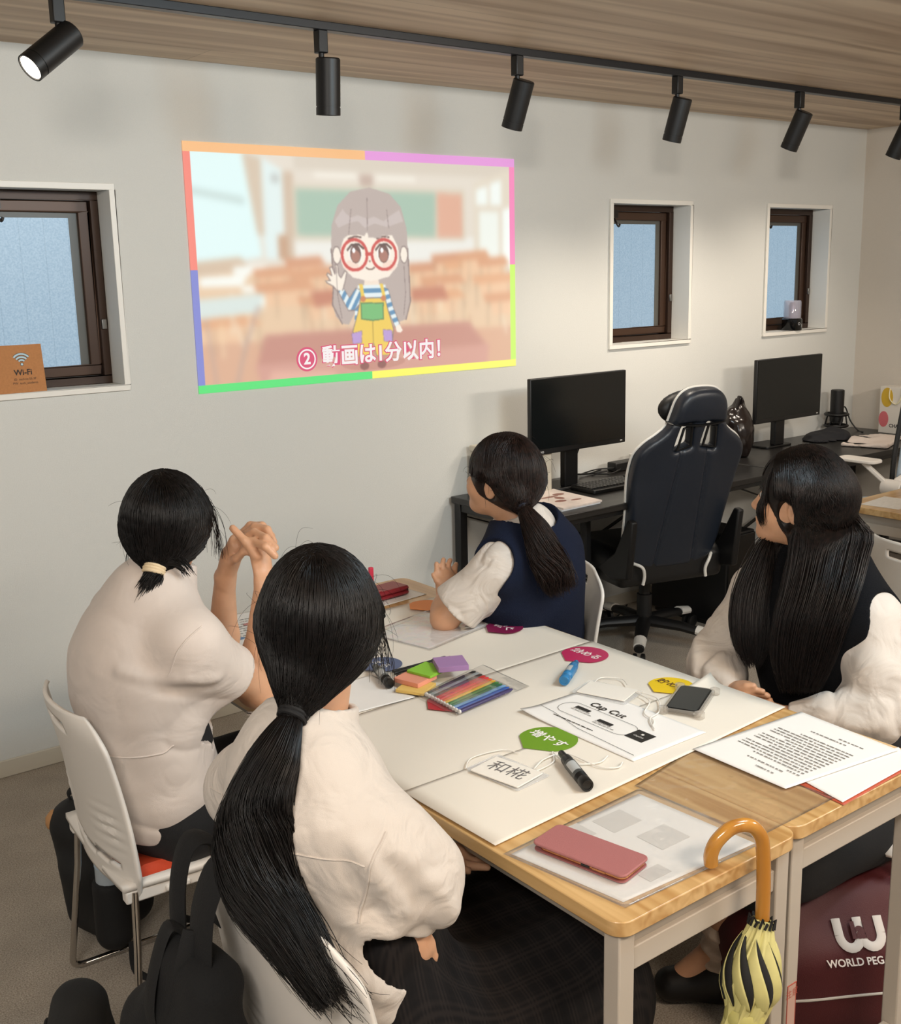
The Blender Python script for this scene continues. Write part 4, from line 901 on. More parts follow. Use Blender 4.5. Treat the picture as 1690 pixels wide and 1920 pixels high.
paper('poster_sheet', 'large white poster sheet with the green sticker, nearest the camera', [(1.106, 1.338), (1.986, 1.392), (1.988, 1.604), (1.102, 1.604)], .7242, M_paper, group='poster paper sheets', seed=3, curl=(1, 1, .02, .18))
ZP = .7262
def bubble(label, cx, cy, r, col, txt=None, tsize=.03, tcol='#f7f3ee', ang=0.0, z=ZP, toff=(0, 0), squash=1.0):
    """speech bubble sticker: its words read toward -y, its pointed end toward -x"""
    t = thing('bubble_sticker', label, 'sticker', (cx, cy, z), 0, 'round speech bubble stickers')
    P = []
    for k in range(48):
        a = 2*math.pi*k/48; x, y = r*squash*math.cos(a), r*math.sin(a)
        if x < -.55*r*squash: x = -.55*r*squash - (1-min(1, abs(y)/(.835*r)))*.55*r*squash
        P.append((x, y))
    c, s = math.cos(ang), math.sin(ang); Q = [(cx+c*x-s*y, cy+s*x+c*y) for x, y in P]
    obj('sticker_face', MB().prism(Q, z, z+.0005), mat('sticker_'+col.lstrip('#'), col, .5), t)
    if txt: text_obj('lettering', txt, tsize, mat('sticker_text', tcol, .6), (cx+toff[0], cy+toff[1], z+.0009), (math.sin(ang)*1, -math.cos(ang), 0), (math.cos(ang), math.sin(ang), 0), t, offset=.0005)
bubble('green speech bubble sticker at the front centre of the poster', 1.470, 1.602, .062, '#6f9a24', '増やす', .034)
bubble('pink red speech bubble sticker near the table edge behind the blue marker', 1.892, 1.925, .060, '#c22a5e', '納める', .032, toff=(.006, 0))
bubble('yellow speech bubble sticker half under the black phone', 1.892, 1.640, .053, '#f2cc12', '貯める', .030, '#5a3a20', toff=(.004, 0))
bubble('dark purple speech bubble sticker beside the elbow of the student in the navy vest', 1.882, 2.226, .052, '#7c1747', '稼ぐ', .034)
bubble('slate blue speech bubble sticker beside the head of the nearest student', 1.462, 2.205, .053, '#4b5c83', 'える', .03)
bubble('orange speech bubble sticker behind the elbow at the far end', 1.845, 2.535, .052, '#ef8a2c')
bubble('dark red speech bubble sticker under the packet of felt pens', 1.435, 1.895, .052, '#b51f2c')

def print_lines(name, parent, origin, right, up, rows, m, z, th=.0035, seed=0, gap=.003):
    """rows of (x0, x1, y): broken lines of unreadable small print"""
    rs = random.Random(seed); r, u = V((*right, 0)), V((*up, 0)); o = V((*origin, z)); mb = MB()
    for x0, x1, y in rows:
        x = x0
        while x < x1:
            w = min(rs.uniform(.004, .016), x1-x); a = o + r*x + u*y
            mb._add([a, a+r*w, a+r*w+u*th, a+u*th], [(0, 1, 2, 3)]); x += w + rs.uniform(.001, gap)
    return obj(name, mb, m, parent, smooth=False)
# page with the app title
cc = thing('handout_page', 'white printed page headed Cap Cut in the middle of the table', 'paper', (1.63, 1.58, ZP))
paper('page', None, [(1.524, 1.752), (1.524, 1.412), (1.742, 1.412), (1.742, 1.752)], ZP+.0004, parent=cc, amp=.0003, curl=(0, 0, .006, .3))
zt = ZP+.0022
text_obj('heading', 'Cap Cut', .030, M_ink, (1.672, 1.627, zt), (0, -1, 0), (1, 0, 0), cc, offset=.0005)
ov = [(x, y, zt) for x, y in rrect(.062, .215, .030, 8, 1.622, 1.612)]
obj('outline_box', MB().tube(ov, .0005, 6, closed=True, flat=.5), M_ink, cc)
for k, (y, x) in enumerate(((1.668, 1.636), (1.583, 1.618))):
    obj('store_badge', MB().prism(rrect(.011, .042, .002, 3, x, y), zt-.0004, zt), M_ink, cc)
    print_lines('small_print', cc, (x-.010, y+.022), (0, -1), (1, 0), [(0, .05, 0), (0, .062, -.007)], M_inkg, zt, .0022, k)
obj('rule_line', MB().tube([(1.580, 1.745, zt), (1.576, 1.70, zt), (1.552, 1.60, zt), (1.543, 1.43, zt)], .0004, 6), M_ink, cc)
print_lines('small_print', cc, (1.566, 1.69), (0, -1), (1, 0), [(0, .12, 0)], M_ink, zt, .0028, 4)
obj('dark_box', MB().prism([(1.600, 1.510), (1.600, 1.462), (1.645, 1.462), (1.645, 1.510)], zt-.0004, zt), M_ink, cc)
text_obj('box_lettering', 'CapCut', .0085, M_pw, (1.617, 1.486, zt+.0004), (0, -1, 0), (1, 0, 0), cc)
obj('box_mark', MB().box(1.627, 1.633, 1.483, 1.489, zt, zt+.0004), M_pw, cc)
# letter in a clear sleeve, for the student opposite
ld = thing('letter_page', 'printed letter upside down at the right edge of the near table', 'paper', (1.82, 1.25, .7235))
L4 = [(1.657, 1.376), (1.652, 1.150), (1.962, 1.108), (1.985, 1.352)]
paper('page', None, L4, .7262, parent=ld, amp=.0006, seed=5)
d1 = V((.022, .225)).normalized(); u1 = V((-d1.y, d1.x))
rows = [(.055, .10, -.03), (.05, .14, -.05), (.02, .05, -.062)] + [(.02, .20 if k % 4 else .15, -.075-.0118*k) for k in range(13)] + [(.06, .15, -.245), (.03, .09, -.26)]
mps = mat('print_soft', '#77736f', .7)
for rr_ in (rows[:2], rows[2:3], rows[3:-2], rows[-2:]): print_lines('printed_text', ld, (1.652, 1.150), (d1.x, d1.y), (u1.x, u1.y), rr_, mps, .7285, .003, 8, .0035)
paper('under_page', None, [(1.690, 1.055), (1.935, 1.062), (1.982, 1.12), (1.72, 1.20)], .7230, parent=ld, amp=.0004, seed=6)
paper('red_edge_folder', None, [(1.684, 1.049), (1.940, 1.057), (1.975, 1.18), (1.70, 1.20)], .7212, mat('folder_red', '#b9543a', .5), parent=ld, amp=.0003, seed=6)
paper('clear_sleeve', 'creased clear plastic sleeve lying on the bare wood in front of the poster', [(1.46, 1.072), (1.70, 1.075), (1.665, 1.384), (1.455, 1.345)], .7216, M_film, 'plastic sleeve', amp=.0012, seed=9, solid=.0003)
pf = thing('clear_folder', 'clear folder with a white printed sheet under the pink phone', 'folder', (1.28, 1.2, .7205))
paper('folder_sheet', None, [(1.112, 1.304), (1.150, 1.083), (1.452, 1.066), (1.438, 1.318)], .7208, parent=pf, amp=.0003, seed=11)
for x, y, w, h in ((1.24, 1.285, .06, .05), (1.33, 1.27, .07, .055), (1.35, 1.18, .07, .06), (1.25, 1.11, .05, .03)):
    obj('pale_block', MB().box(x-w/2, x+w/2, y-h/2, y+h/2, .7218, .7221), mat('pale_grey_print', '#d9d5d0', .6), pf)
paper('folder_film', None, [(1.100, 1.310), (1.138, 1.068), (1.475, 1.056), (1.455, 1.330)], .7226, M_filmp, parent=pf, amp=.0007, seed=12, solid=.0003)

def slab(name, q, z0, z1, m, parent, r=.012, bevel=.002):
    c = sum((V((*p, 0)) for p in q), V((0, 0, 0)))/4; a = (V((*q[1], 0))-V((*q[0], 0))); b = (V((*q[3], 0))-V((*q[0], 0))); la, lb = a.length, b.length; a.normalize(); b = V((-a.y, a.x, 0))*(1 if V((-a.y, a.x, 0)).dot(b) > 0 else -1)
    P = [(c + a*x + b*y) for x, y in rrect(la, lb, r, 6)]
    return obj(name, MB().prism([(p.x, p.y) for p in P], z0, z1), m, parent, bevel=bevel)
def oriented(cx, cy, dx, dy, l, w): d = V((dx, dy)).normalized(); n = V((-d.y, d.x)); c = V((cx, cy)); return [tuple(c - d*l/2 - n*w/2), tuple(c + d*l/2 - n*w/2), tuple(c + d*l/2 + n*w/2), tuple(c - d*l/2 + n*w/2)]
pp = thing('phone', 'phone in a closed dusty pink wallet case', 'phone', (1.203, 1.211, .724))
M_gold = mat('rose_gold', '#c98d5f', .25, metal=.9)
slab('phone_body', oriented(1.205, 1.207, .2, -.98, .168, .074), .7250, .7335, M_gold, pp, .012, .003)
slab('case_back', oriented(1.203, 1.210, .2, -.98, .180, .080), .7238, .7258, mat('case_pink_dark', '#9a5f5f', .6), pp, .012, .0008)
slab('case_cover', oriented(1.203, 1.210, .2, -.98, .182, .082), .7340, .7385, mat('case_pink', '#a86a69', .65, bump=.3, bscale=700), pp, .012, .0016)
q = oriented(1.205, 1.207, .2, -.98, .168, .0745); e0, e1 = V((*q[0], 0)), V((*q[1], 0))
for f0, f1, mm, nm in ((.52, .62, M_blackg, 'side_button'), (.65, .80, M_gold, 'volume_key')): obj(nm, MB().bar(e0.lerp(e1, f0)+V((0, 0, .7292)), e0.lerp(e1, f1)+V((0, 0, .7292)), .0016, .0045), mm, pp, bevel=.0006)
pt = thing('phone', 'black phone in a clear bumper case beside the yellow sticker', 'phone', (1.84, 1.541, .727))
Pq = oriented(1.840, 1.541, .89, .45, .146, .072); Cq = oriented(1.840, 1.541, .89, .45, .158, .084)
M_case = film('clear_bumper', '#d8cfc2', .28, .1)
slab('clear_case', Cq, .7266, .7385, M_case, pt, .012, .003)
slab('phone_body', Pq, .7285, .7392, mat('phone_black', '#101214', .25), pt, .011, .002); slab('screen', oriented(1.840, 1.541, .89, .45, .139, .065), .7392, .7398, mat('phone_glass', '#1a2022', .08), pt, .009, .0002)
for cx_, cy_ in Cq:
    c = V((1.84, 1.541)); p = c + (V((cx_, cy_))-c)*.955; obj('bumper_corner', MB().lathe([(0, .7264), (.010, .7264), (.0115, .728), (.0115, .7395), (.009, .7408), (0, .7408)], 16, (p.x, p.y, 0)), M_case, pt)

def marker(label, a, b, col, cap, r=.0095, z=None, tip=True):
    """fat marker lying down, a = narrow cap end, b = flat tail"""
    z = (z or ZP+.0004) + r; a, b = V((*a, z)), V((*b, z)); L = (b-a).length; M3 = (b-a).to_track_quat('Z', 'Y').to_matrix()
    t = thing('marker_pen', label, 'marker', (*((a+b)/2).xy, z-r), 0)
    mb_ = mat('marker_'+col.lstrip('#'), col, .4); mcap = mat('marker_cap_'+cap.lstrip('#'), cap, .35)
    obj('cap', MB().lathe([(0, 0), (r*.5, 0), (r*.56, .003), (r*.62, L*.16), (r*.85, L*.19), (r*.93, L*.24), (r*.93, L*.34), (0, L*.34)], 24, a, M3), mcap, t)
    bd = obj('barrel', MB().lathe([(0, L*.341), (r*.9, L*.341), (r, L*.36), (r, L*.74), (0, L*.74)], 24, a, M3), mb_, t)
    pr2 = [(0, L*.741), (r*.96, L*.741)]
    for k in range(5): pr2 += [(r*1.0, L*(.745+.02*k)), (r*.93, L*(.756+.02*k))]
    pr2 += [(r*1.0, L*.86), (r*1.0, L*.985), (r*.9, L), (r*.62, L), (r*.6, L*.99), (0, L*.99)]
    obj('tail_grip', MB().lathe(pr2, 24, a, M3), mcap, t)
    n = (b-a).normalized(); s = V((n.y, -n.x, 0)); s = s if s.x < 0 or True else -s
    up = V((0, 0, 1)); lb = MB()
    for k in range(8):
        pass
    def lab(i, j): ang = math.radians(20+95*i); return a + n*(L*(.42+.25*j)) + (s*math.cos(ang)+up*math.sin(ang))*(r*1.012)
    obj('label', MB().grid(lab, 9, 3), mat('marker_label', '#b9bcbc', .4), bd)
marker('blue marker pen beside the pink red sticker', (1.812, 1.872), (1.702, 1.800), '#2f7fb5', '#2c78ad', .0125)
marker('black marker pen in front of the green sticker', (1.424, 1.514), (1.362, 1.376), '#3a3d3d', '#121212', .0125)
marker('black marker pen beside the ear of the nearest student', (1.425, 2.178), (1.383, 2.052), '#5d6160', '#151515', .012)

# felt pens in their clear packet
FP = ['#1c1b1d', '#8a8f90', '#3b3030', '#b72a2a', '#d2353a', '#d9632d', '#e2b13a', '#3f7d3a', '#2f6d45', '#6f9cc7', '#2d56a6', '#3c3560']
mcw = mat('pen_cap_white', '#e9e6e2', .4)
for k, c in enumerate(FP):
    f = k/11; a = V((1.416, 1.955, 0)).lerp(V((1.410, 1.826, 0)), f); b = V((1.596, 1.998, 0)).lerp(V((1.588, 1.852, 0)), f); z = ZP+.0062
    a.z = b.z = z; t = thing('felt_pen', ['black', 'silver grey', 'dark brown', 'deep red', 'red', 'orange', 'yellow', 'mid green', 'dark green', 'light blue', 'blue', 'dark purple'][k] + ' felt pen in the clear packet', 'pen', (*((a+b)/2).xy, z-.005), 0, 'felt pens in the packet')
    M3 = (b-a).to_track_quat('Z', 'Y').to_matrix(); L = (b-a).length
    obj('pen_barrel', MB().lathe([(0, .004), (.0047, .004), (.0047, L*.7), (0, L*.7)], 14, a, M3), mat('felt_'+c.lstrip('#'), c, .35), t)
    obj('pen_cap', MB().lathe([(0, L*.7), (.0051, L*.7), (.0046, L*.95), (.002, L), (0, L)], 14, a, M3), bpy.data.materials['felt_'+c.lstrip('#')], t)
    obj('end_plug', MB().lathe([(0, 0), (.0032, 0), (.0047, .001), (.0047, .005), (0, .005)], 14, a, M3), mcw, t)
def pouch(u, v):
    p = quad_pt([(1.398, 1.820), (1.640, 1.850), (1.650, 2.035), (1.404, 1.970)], u, v); e = min(1., 8*u, 8*v, 8*(1-v), 5*max(0., (.82-u)))
    p.z = ZP+.0012 + (.0118)*max(0., e)**.5 + .0004*math.sin(60*p.y) + .0006*math.sin(41*p.x+33*p.y); return p
tag(obj('pen_packet', MB().grid(pouch, 41, 41), film('packet_film', '#ffffff', .015, .08, .5), solid=.0002), 'clear plastic packet around the row of felt pens', 'packet')
def pad(label, cx, cy, ang, s, z0, th, col):
    c, s_ = math.cos(ang), math.sin(ang); P = [(cx+c*x-s_*y, cy+s_*x+c*y) for x, y in rrect(s, s, .002, 2)]
    tag(obj('sticky_note_pad', MB().prism(P, z0, z0+th), mat('note_'+col.lstrip('#'), col, .75), bevel=.0006), label, 'sticky notes', 'sticky note pads')
pad('yellow sticky note pad at the bottom of the heap', 1.428, 2.010, .5, .072, ZP+.0012, .007, '#e9c46d')
pad('salmon pink sticky note pad in the heap', 1.448, 2.040, .28, .074, ZP+.0086, .011, '#e79a80')
pad('bright green sticky note pad in the heap', 1.490, 2.046, .25, .073, ZP+.020, .006, '#8cc63a')
pad('purple sticky note pad on top of the heap', 1.540, 2.022, -.45, .074, ZP+.0265, .013, '#a57fb0')
for k, (a, b) in enumerate((((1.452, 2.140), (1.625, 2.135)), ((1.446, 2.124), (1.640, 2.115)), ((1.440, 2.104), (1.60, 2.118)))):
    z = .7245+.0042; a, b = V((*a, z+.0005*k)), V((*b, z+.0005*k)); M3 = (b-a).to_track_quat('Z', 'Y').to_matrix(); L = (b-a).length
    t = thing('ballpoint_pen', ['black ballpoint pen farthest from the sticky notes', 'black ballpoint pen in the middle of three', 'black ballpoint pen nearest the sticky notes'][k], 'pen', (*((a+b)/2).xy, .7245), 0, 'black ballpoint pens')
    obj('pen_barrel', MB().lathe([(0, 0), (.0036, 0), (.0038, .012), (.0030, .014), (.0030, L*.68), (0, L*.68)], 12, a, M3), M_black, t)
    obj('pen_grip', MB().lathe([(0, L*.68), (.0042, L*.68), (.0042, L*.9), (.002, L*.93), (0, L*.93)], 12, a, M3), mat('pen_grip', '#1d2420', .6), t)
    obj('pen_tip', MB().lathe([(0, L*.93), (.0014, L*.93), (.0006, L), (0, L)], 10, a, M3), M_chrome, t)

# name tags on cords
M_cord = mat('white_cord', '#e9e4dc', .8); M_card = mat('name_card', '#efe9df', .6)
def cord(parent, P, r=.0016): return obj('cord', MB().tube(cat(P, 8), r, 8), M_cord, parent)
n1 = thing('name_tag', 'clear name tag with a handwritten card, in front of the green sticker', 'name tag', (1.30, 1.535, ZP))
q1 = oriented(1.297, 1.532, .18, -.98, .118, .080)
slab('card', q1, ZP+.004, ZP+.0062, M_card, n1, .003, .0005)
slab('clear_case', oriented(1.302, 1.535, .10, -1, .140, .092), ZP+.0008, ZP+.0026, film('tag_case', '#ffffff', .25, .12, .3), n1, .006, .0006)
text_obj('handwriting', '和椛', .045, mat('pencil', '#6b6868', .8), (1.300, 1.533, ZP+.0068), (.18, -.98, 0), (.98, .18, 0), n1)
cord(n1, [(1.345, 1.50, ZP+.003), (1.40, 1.51, ZP+.003), (1.43, 1.545, ZP+.003), (1.415, 1.49, ZP+.003), (1.46, 1.45, ZP+.003), (1.50, 1.46, ZP+.003)])
cord(n1, [(1.348, 1.51, ZP+.0035), (1.395, 1.53, ZP+.0035), (1.445, 1.52, ZP+.0035), (1.45, 1.44, ZP+.0035), (1.475, 1.41, ZP+.0035), (1.50, 1.42, ZP+.0035)])
cord(n1, [(1.25, 1.60, ZP+.002), (1.29, 1.63, ZP+.002), (1.36, 1.62, ZP+.002), (1.375, 1.585, ZP+.002)], .0012)
n2 = thing('name_tag', 'clear name tag with white cord lying behind the Cap Cut page', 'name tag', (1.745, 1.70, ZP))
slab('card', oriented(1.745, 1.702, .35, -.94, .118, .078), ZP+.0052, ZP+.0072, M_card, n2, .003, .0005)
slab('clear_case', oriented(1.745, 1.702, .28, -.96, .140, .092), ZP+.0026, ZP+.0044, bpy.data.materials['tag_case'], n2, .006, .0006)
cord(n2, [(1.79, 1.655, ZP+.006), (1.775, 1.60, ZP+.005), (1.715, 1.56, ZP+.005), (1.70, 1.52, ZP+.0045), (1.675, 1.50, ZP+.0045)])
cord(n2, [(1.795, 1.66, ZP+.006), (1.80, 1.60, ZP+.005), (1.745, 1.545, ZP+.005), (1.70, 1.53, ZP+.0052), (1.665, 1.485, ZP+.0045)])
cord(n2, [(1.76, 1.76, ZP+.004), (1.80, 1.775, ZP+.004), (1.83, 1.74, ZP+.004), (1.81, 1.70, ZP+.004)], .0012)

# far end of the tables
rcs = thing('glasses_case', 'dark red spectacle case at the far end of the table', 'case', (1.80, 2.69, .7235))
CQ = oriented(1.80, 2.70, .99, .10, .165, .082)
slab('case_body', CQ, .7252, .7365, mat('case_red', '#8a2029', .4, bump=.1, bscale=500), rcs, .014, .006); slab('case_lid', CQ, .7367, .752, bpy.data.materials['case_red'], rcs, .014, .008)
slab('case_tab', oriented(1.755, 2.672, .99, .10, .05, .022), .7521, .7545, mat('case_tab', '#9c3a3c', .4), rcs, .004, .001)
obj('rivet', MB().lathe([(0, 0), (.004, 0), (.003, .002), (0, .0025)], 12, (1.872, 2.664, .742), Matrix(((0, 0, .7), (1, 0, 0), (0, 1, -.7)))), M_steel, rcs)
paper('folder', 'pale folder under the dark red case', [(1.66, 2.615), (1.925, 2.64), (1.905, 2.82), (1.64, 2.80)], .7212, M_pw, 'folder', amp=.0004, seed=21)
tag(obj('pink_marker', MB().box(1.858, 1.872, 2.845, 2.858, .7205, .775), mat('neon_pink', '#e0405f', .4), bevel=.003), 'small bright pink stick standing at the far table corner', 'marker')
cf = thing('clear_folder', 'glossy clear folder with a sheet under the elbow of the student in the navy vest', 'folder', (1.76, 2.36, .7225))
FQ = oriented(1.760, 2.365, .975, .22, .34, .235)
paper('folder_sheet', None, oriented(1.752, 2.362, .975, .22, .30, .20), .7222, parent=cf, amp=.0003, seed=22)
paper('folder_film', None, FQ, .7232, film('glossy_film', '#fbf4f4', .10, .08, .8), parent=cf, amp=.0009, seed=23, solid=.0003)
ps = thing('worksheet', 'printed worksheet under the forearms of the student in the white polo shirt', 'paper', (1.35, 2.70, .7205))
WQ = [(1.235, 2.575), (1.43, 2.555), (1.475, 2.835), (1.28, 2.855)]
paper('page', None, WQ, .7224, parent=ps, amp=.0003, seed=24)
dr = V((.99, -.1)).normalized()
print_lines('printed_text', ps, (1.25, 2.60), (.99, -.10), (.1, .99), [(.02, .16, .02*k+.03) for k in range(9)], M_inkg, .7238, .005, 31, .006)
for k, (x, y, c) in enumerate(((1.29, 2.63, '#6f8fb5'), (1.33, 2.64, '#8a9bb0'), (1.37, 2.73, '#c58a86'))): obj('printed_picture', MB().prism([(x+.016*math.cos(a), y+.011*math.sin(a)) for a in np.linspace(0, 6.28, 12)[:-1]], .7239, .7242), mat('picture_'+c.lstrip('#'), c, .7), ps)
paper('loose_sheet', 'white sheet beside the head of the nearest student', [(1.25, 1.985), (1.40, 1.975), (1.405, 2.16), (1.255, 2.17)], .7245, seed=25, amp=.0005)

# umbrella hooked on the table end
um = thing('umbrella', 'pale yellow umbrella with a wooden crook handle hooked on the table end', 'umbrella', (1.30, 1.0, 0))
H = cat([(1.327, 1.058, .7325), (1.324, 1.056, .752), (1.331, 1.050, .775), (1.355, 1.040, .794), (1.385, 1.029, .792), (1.403, 1.021, .772), (1.407, 1.017, .745), (1.405, 1.012, .69), (1.400, 1.008, .628)], 8)
obj('handle', MB().tube(H, .0118, 20), wood('umbrella_wood', '#b0752a', '#c58b3a', axis=2, scale=4, rough=.2, coat=.6), um, sub=0)
ax0 = V((1.400, 1.008, .628)); axd = (V((1.19, .965, .03))-ax0).normalized(); e1 = axd.cross(V((0, 1, 0))).normalized(); e2 = axd.cross(e1)
M_umb = mat('umbrella_yellow', '#cfc783', .6, var=.05, vscale=40); M_lin = mat('umbrella_lining', '#121110', .8)
def upt(s, a, r): return ax0 + axd*s + e1*(r*math.cos(a)) + e2*(r*math.sin(a))
prof = [(0, .016), (.02, .021), (.05, .030), (.09, .039), (.115, .041), (.14, .034), (.16, .029), (.18, .031), (.22, .042), (.32, .040), (.45, .028), (.56, .012), (.60, .006)]
def ucore(i, j):
    s = i*.60; r = np.interp(s, [p[0] for p in prof], [p[1] for p in prof]); a = j*2*math.pi + s*6
    return upt(s, a, r*(1+.10*math.sin(8*j*2*math.pi)+.05*math.sin(19*j*6.283+30*s)))
obj('canopy', MB().grid(ucore, 61, 97), M_umb, um)
for k in range(8):
    a0 = k*math.pi/4; P = []; N = 16
    for i in range(N):
        f = i/(N-1); s = .140 - .112*f; P.append((s, a0 + 1.15*f, np.interp(s, [p[0] for p in prof], [p[1] for p in prof]) + .003 + .007*math.sin(f*math.pi)))
    def lining(i, j):
        n = int(round(i*(N-1))); s, a, r = P[n]; w = .34*math.sin(i*math.pi)**.8; return upt(s, a - w*j, r + .0015*math.sin(j*math.pi) - .003*j)
    def flap(i, j):
        n = int(round(i*(N-1))); s, a, r = P[n]; return upt(s, a + .62*j*math.sin(min(1., i*.92+.08)*math.pi)**.5, r + .001 - .0085*j**1.4)
    fo = obj('canopy_fold', MB().grid(flap, N, 8), M_umb, um, solid=.0012)
    obj('dark_lining', MB().grid(lining, N, 6), M_lin, fo, solid=.0006)
obj('tie_band', MB().tube([upt(.160, a, .0305) for a in np.linspace(0, 6.283, 33)[:-1]], .0022, 8, closed=True, flat=5, up=tuple(axd)), mat('umbrella_band', '#c6bf74', .6), um)
fr_ = MB()
for k in range(16): a = k*.3927; fr_.tube([upt(.004, a, .0155), upt(-.004+.006*(k % 2), a+.15, .021), upt(.012, a+.3, .0215)], .0022, 6)
obj('frill', fr_, M_lin, um)
obj('ferrule', MB().tube([ax0+axd*.595, ax0+axd*.65], .004, 10), M_steel, um)
stk = thing('warning_sticker', 'narrow red outlined warning sticker on the middle table leg', 'sticker', (1.574, 1.063, .33))
sk = MB()
for a in ((1.561, 1.5625, .31, .40), (1.5855, 1.587, .31, .40), (1.5625, 1.5855, .31, .3115), (1.5625, 1.5855, .3985, .40)): sk.box(a[0], a[1], 1.0628, 1.0642, a[2], a[3])
obj('sticker_border', sk, mat('sticker_red', '#b5503f', .6), stk); obj('sticker_sheet', MB().box(1.5615, 1.5865, 1.0632, 1.0642, .3105, .3995), mat('sticker_pale', '#c9a596', .6), stk)
text_obj('lettering', '注意', .018, bpy.data.materials['sticker_red'], (1.574, 1.0629, .38), (1, 0, 0), (0, 0, 1), stk)
# ------------------------------------------------------------------ people
def skin_mat(name, c): return mat(name, c, .5, sss=.12, var=.05, vscale=30, bump=.05, bscale=300)
M_skin = skin_mat('skin', '#cc9c7b'); M_shirt = mat('white_cotton', '#d0c6bc', .8, bump=.25, bscale=900, sheen=.1); M_polo = mat('white_jersey', '#d3c7be', .82, bump=.2, bscale=1200, sheen=.1)
def wrinkled(m, scale, strength, dist=.02):
    nt = m.node_tree; b = nt.nodes['Principled BSDF']; L = nt.links; tc = nt.nodes.new('ShaderNodeTexCoord')
    n = nt.nodes.new('ShaderNodeTexNoise'); n.inputs['Scale'].default_value = scale; n.inputs['Detail'].default_value = 2.5; n.inputs['Distortion'].default_value = 1.6
    L.new(tc.outputs['Object'], n.inputs['Vector']); bp = nt.nodes.new('ShaderNodeBump'); bp.inputs['Strength'].default_value = strength; bp.inputs['Distance'].default_value = dist
    L.new(n.outputs['Fac'], bp.inputs['Height']); old = b.inputs['Normal'].links[0].from_socket; L.new(old, bp.inputs['Normal']); L.new(bp.outputs[0], b.inputs['Normal']); return m
wrinkled(M_shirt, 11, .55); wrinkled(M_polo, 8, .30)
M_navy = mat('navy_knit', '#141b2e', .95, bump=.6, bscale=420, spec=.2); M_blackk = mat('black_knit', '#0b0c10', .95, bump=.6, bscale=420, spec=.2)
def hair_mat(name, root, tip=None):
    m, nt, b = nmat(name); L = nt.links
    n = nt.nodes.new('ShaderNodeTexNoise'); n.inputs['Scale'].default_value = 90; tc = nt.nodes.new('ShaderNodeTexCoord'); L.new(tc.outputs['Object'], n.inputs['Vector'])
    r = nt.nodes.new('ShaderNodeValToRGB'); r.color_ramp.elements[0].color = (*S(root), 1); r.color_ramp.elements[1].color = (*S(tip or root), 1)
    r.color_ramp.elements[0].position = .35; r.color_ramp.elements[1].position = .75
    L.new(n.outputs['Fac'], r.inputs[0]); L.new(r.outputs[0], b.inputs['Base Color'])
    b.inputs['Roughness'].default_value = .40; b.inputs['Specular IOR Level'].default_value = .24; b.inputs['Anisotropic'].default_value = .4
    return m
M_hair = hair_mat('black_hair', '#0b0908', '#171211'); M_hairb = hair_mat('dark_brown_hair', '#160f0d', '#2b1c17'); M_hairl = hair_mat('long_black_hair', '#0d0a09', '#1f1512')
M_eye = mat('eye_white', '#e8e4df', .2); M_iris = mat('eye_dark', '#1c1210', .15)

def unit(v): v = np.asarray(v, float); return v/np.linalg.norm(v)
def frame(f, up=(0, 0, 1)):
    f = unit(f); r = unit(np.cross(f, up)); u = np.cross(r, f); return r, f, u
def grad(fn, P, e=.002):
    g = np.stack([fn(P+np.eye(3, dtype=np.float32)[k]*e)-fn(P-np.eye(3, dtype=np.float32)[k]*e) for k in range(3)], 1)
    return g/np.maximum(np.linalg.norm(g, axis=1, keepdims=True), 1e-9)
def snap(P, fn, off=0.0, w=1.0, it=3):
    P = np.asarray(P, np.float32).reshape(-1, 3).copy()
    for _ in range(it): P -= grad(fn, P)*((fn(P)-off)*w)[:, None]
    return P
def chain(p, pts, r, k=.0, d=None):
    for (a, b), (ra, rb) in zip(zip(pts, pts[1:]), zip(r, r[1:])):
        c = cone(p, a, b, ra, rb); d = c if d is None else smin(d, c, k)
    return d
def head_sdf(p, c, R, s=1.0):
    q = ((p - np.asarray(c, np.float32))@R)/s                       # local: right, forward, up
    E = lambda cc, rr: ell(q, cc, rr)
    d = E((0, -.012, .022), (.073, .090, .090)); d = smin(d, E((0, .028, -.045), (.056, .062, .070)), .035)
    d = smin(d, E((0, .068, -.092), (.024, .024, .020)), .03)
    for x in (-1, 1): d = smin(d, E((x*.036, .058, -.032), (.026, .026, .028)), .025)
    for x in (-1, 1): d = smax(d, -E((x*.031, .098, .002), (.019, .020, .013)), .016)
    d = smin(d, cone(q, (0, .080, .004), (0, .100, -.030), .008, .0115), .014)
    for x in (-1, 1): d = smin(d, E((x*.011, .093, -.033), (.008, .009, .007)), .006)
    d = smin(d, E((0, .088, -.058), (.020, .010, .0055)), .006); d = smin(d, E((0, .086, -.068), (.017, .010, .006)), .006)
    for x in (-1, 1):
        e = E((x*.073, -.008, -.018), (.010, .019, .031)); e = smax(e, -E((x*.083, -.004, -.014), (.007, .011, .020)), .005); e = smin(e, E((x*.074, .004, -.020), (.005, .006, .009)), .005); d = smin(d, e, .006)
    return d*s
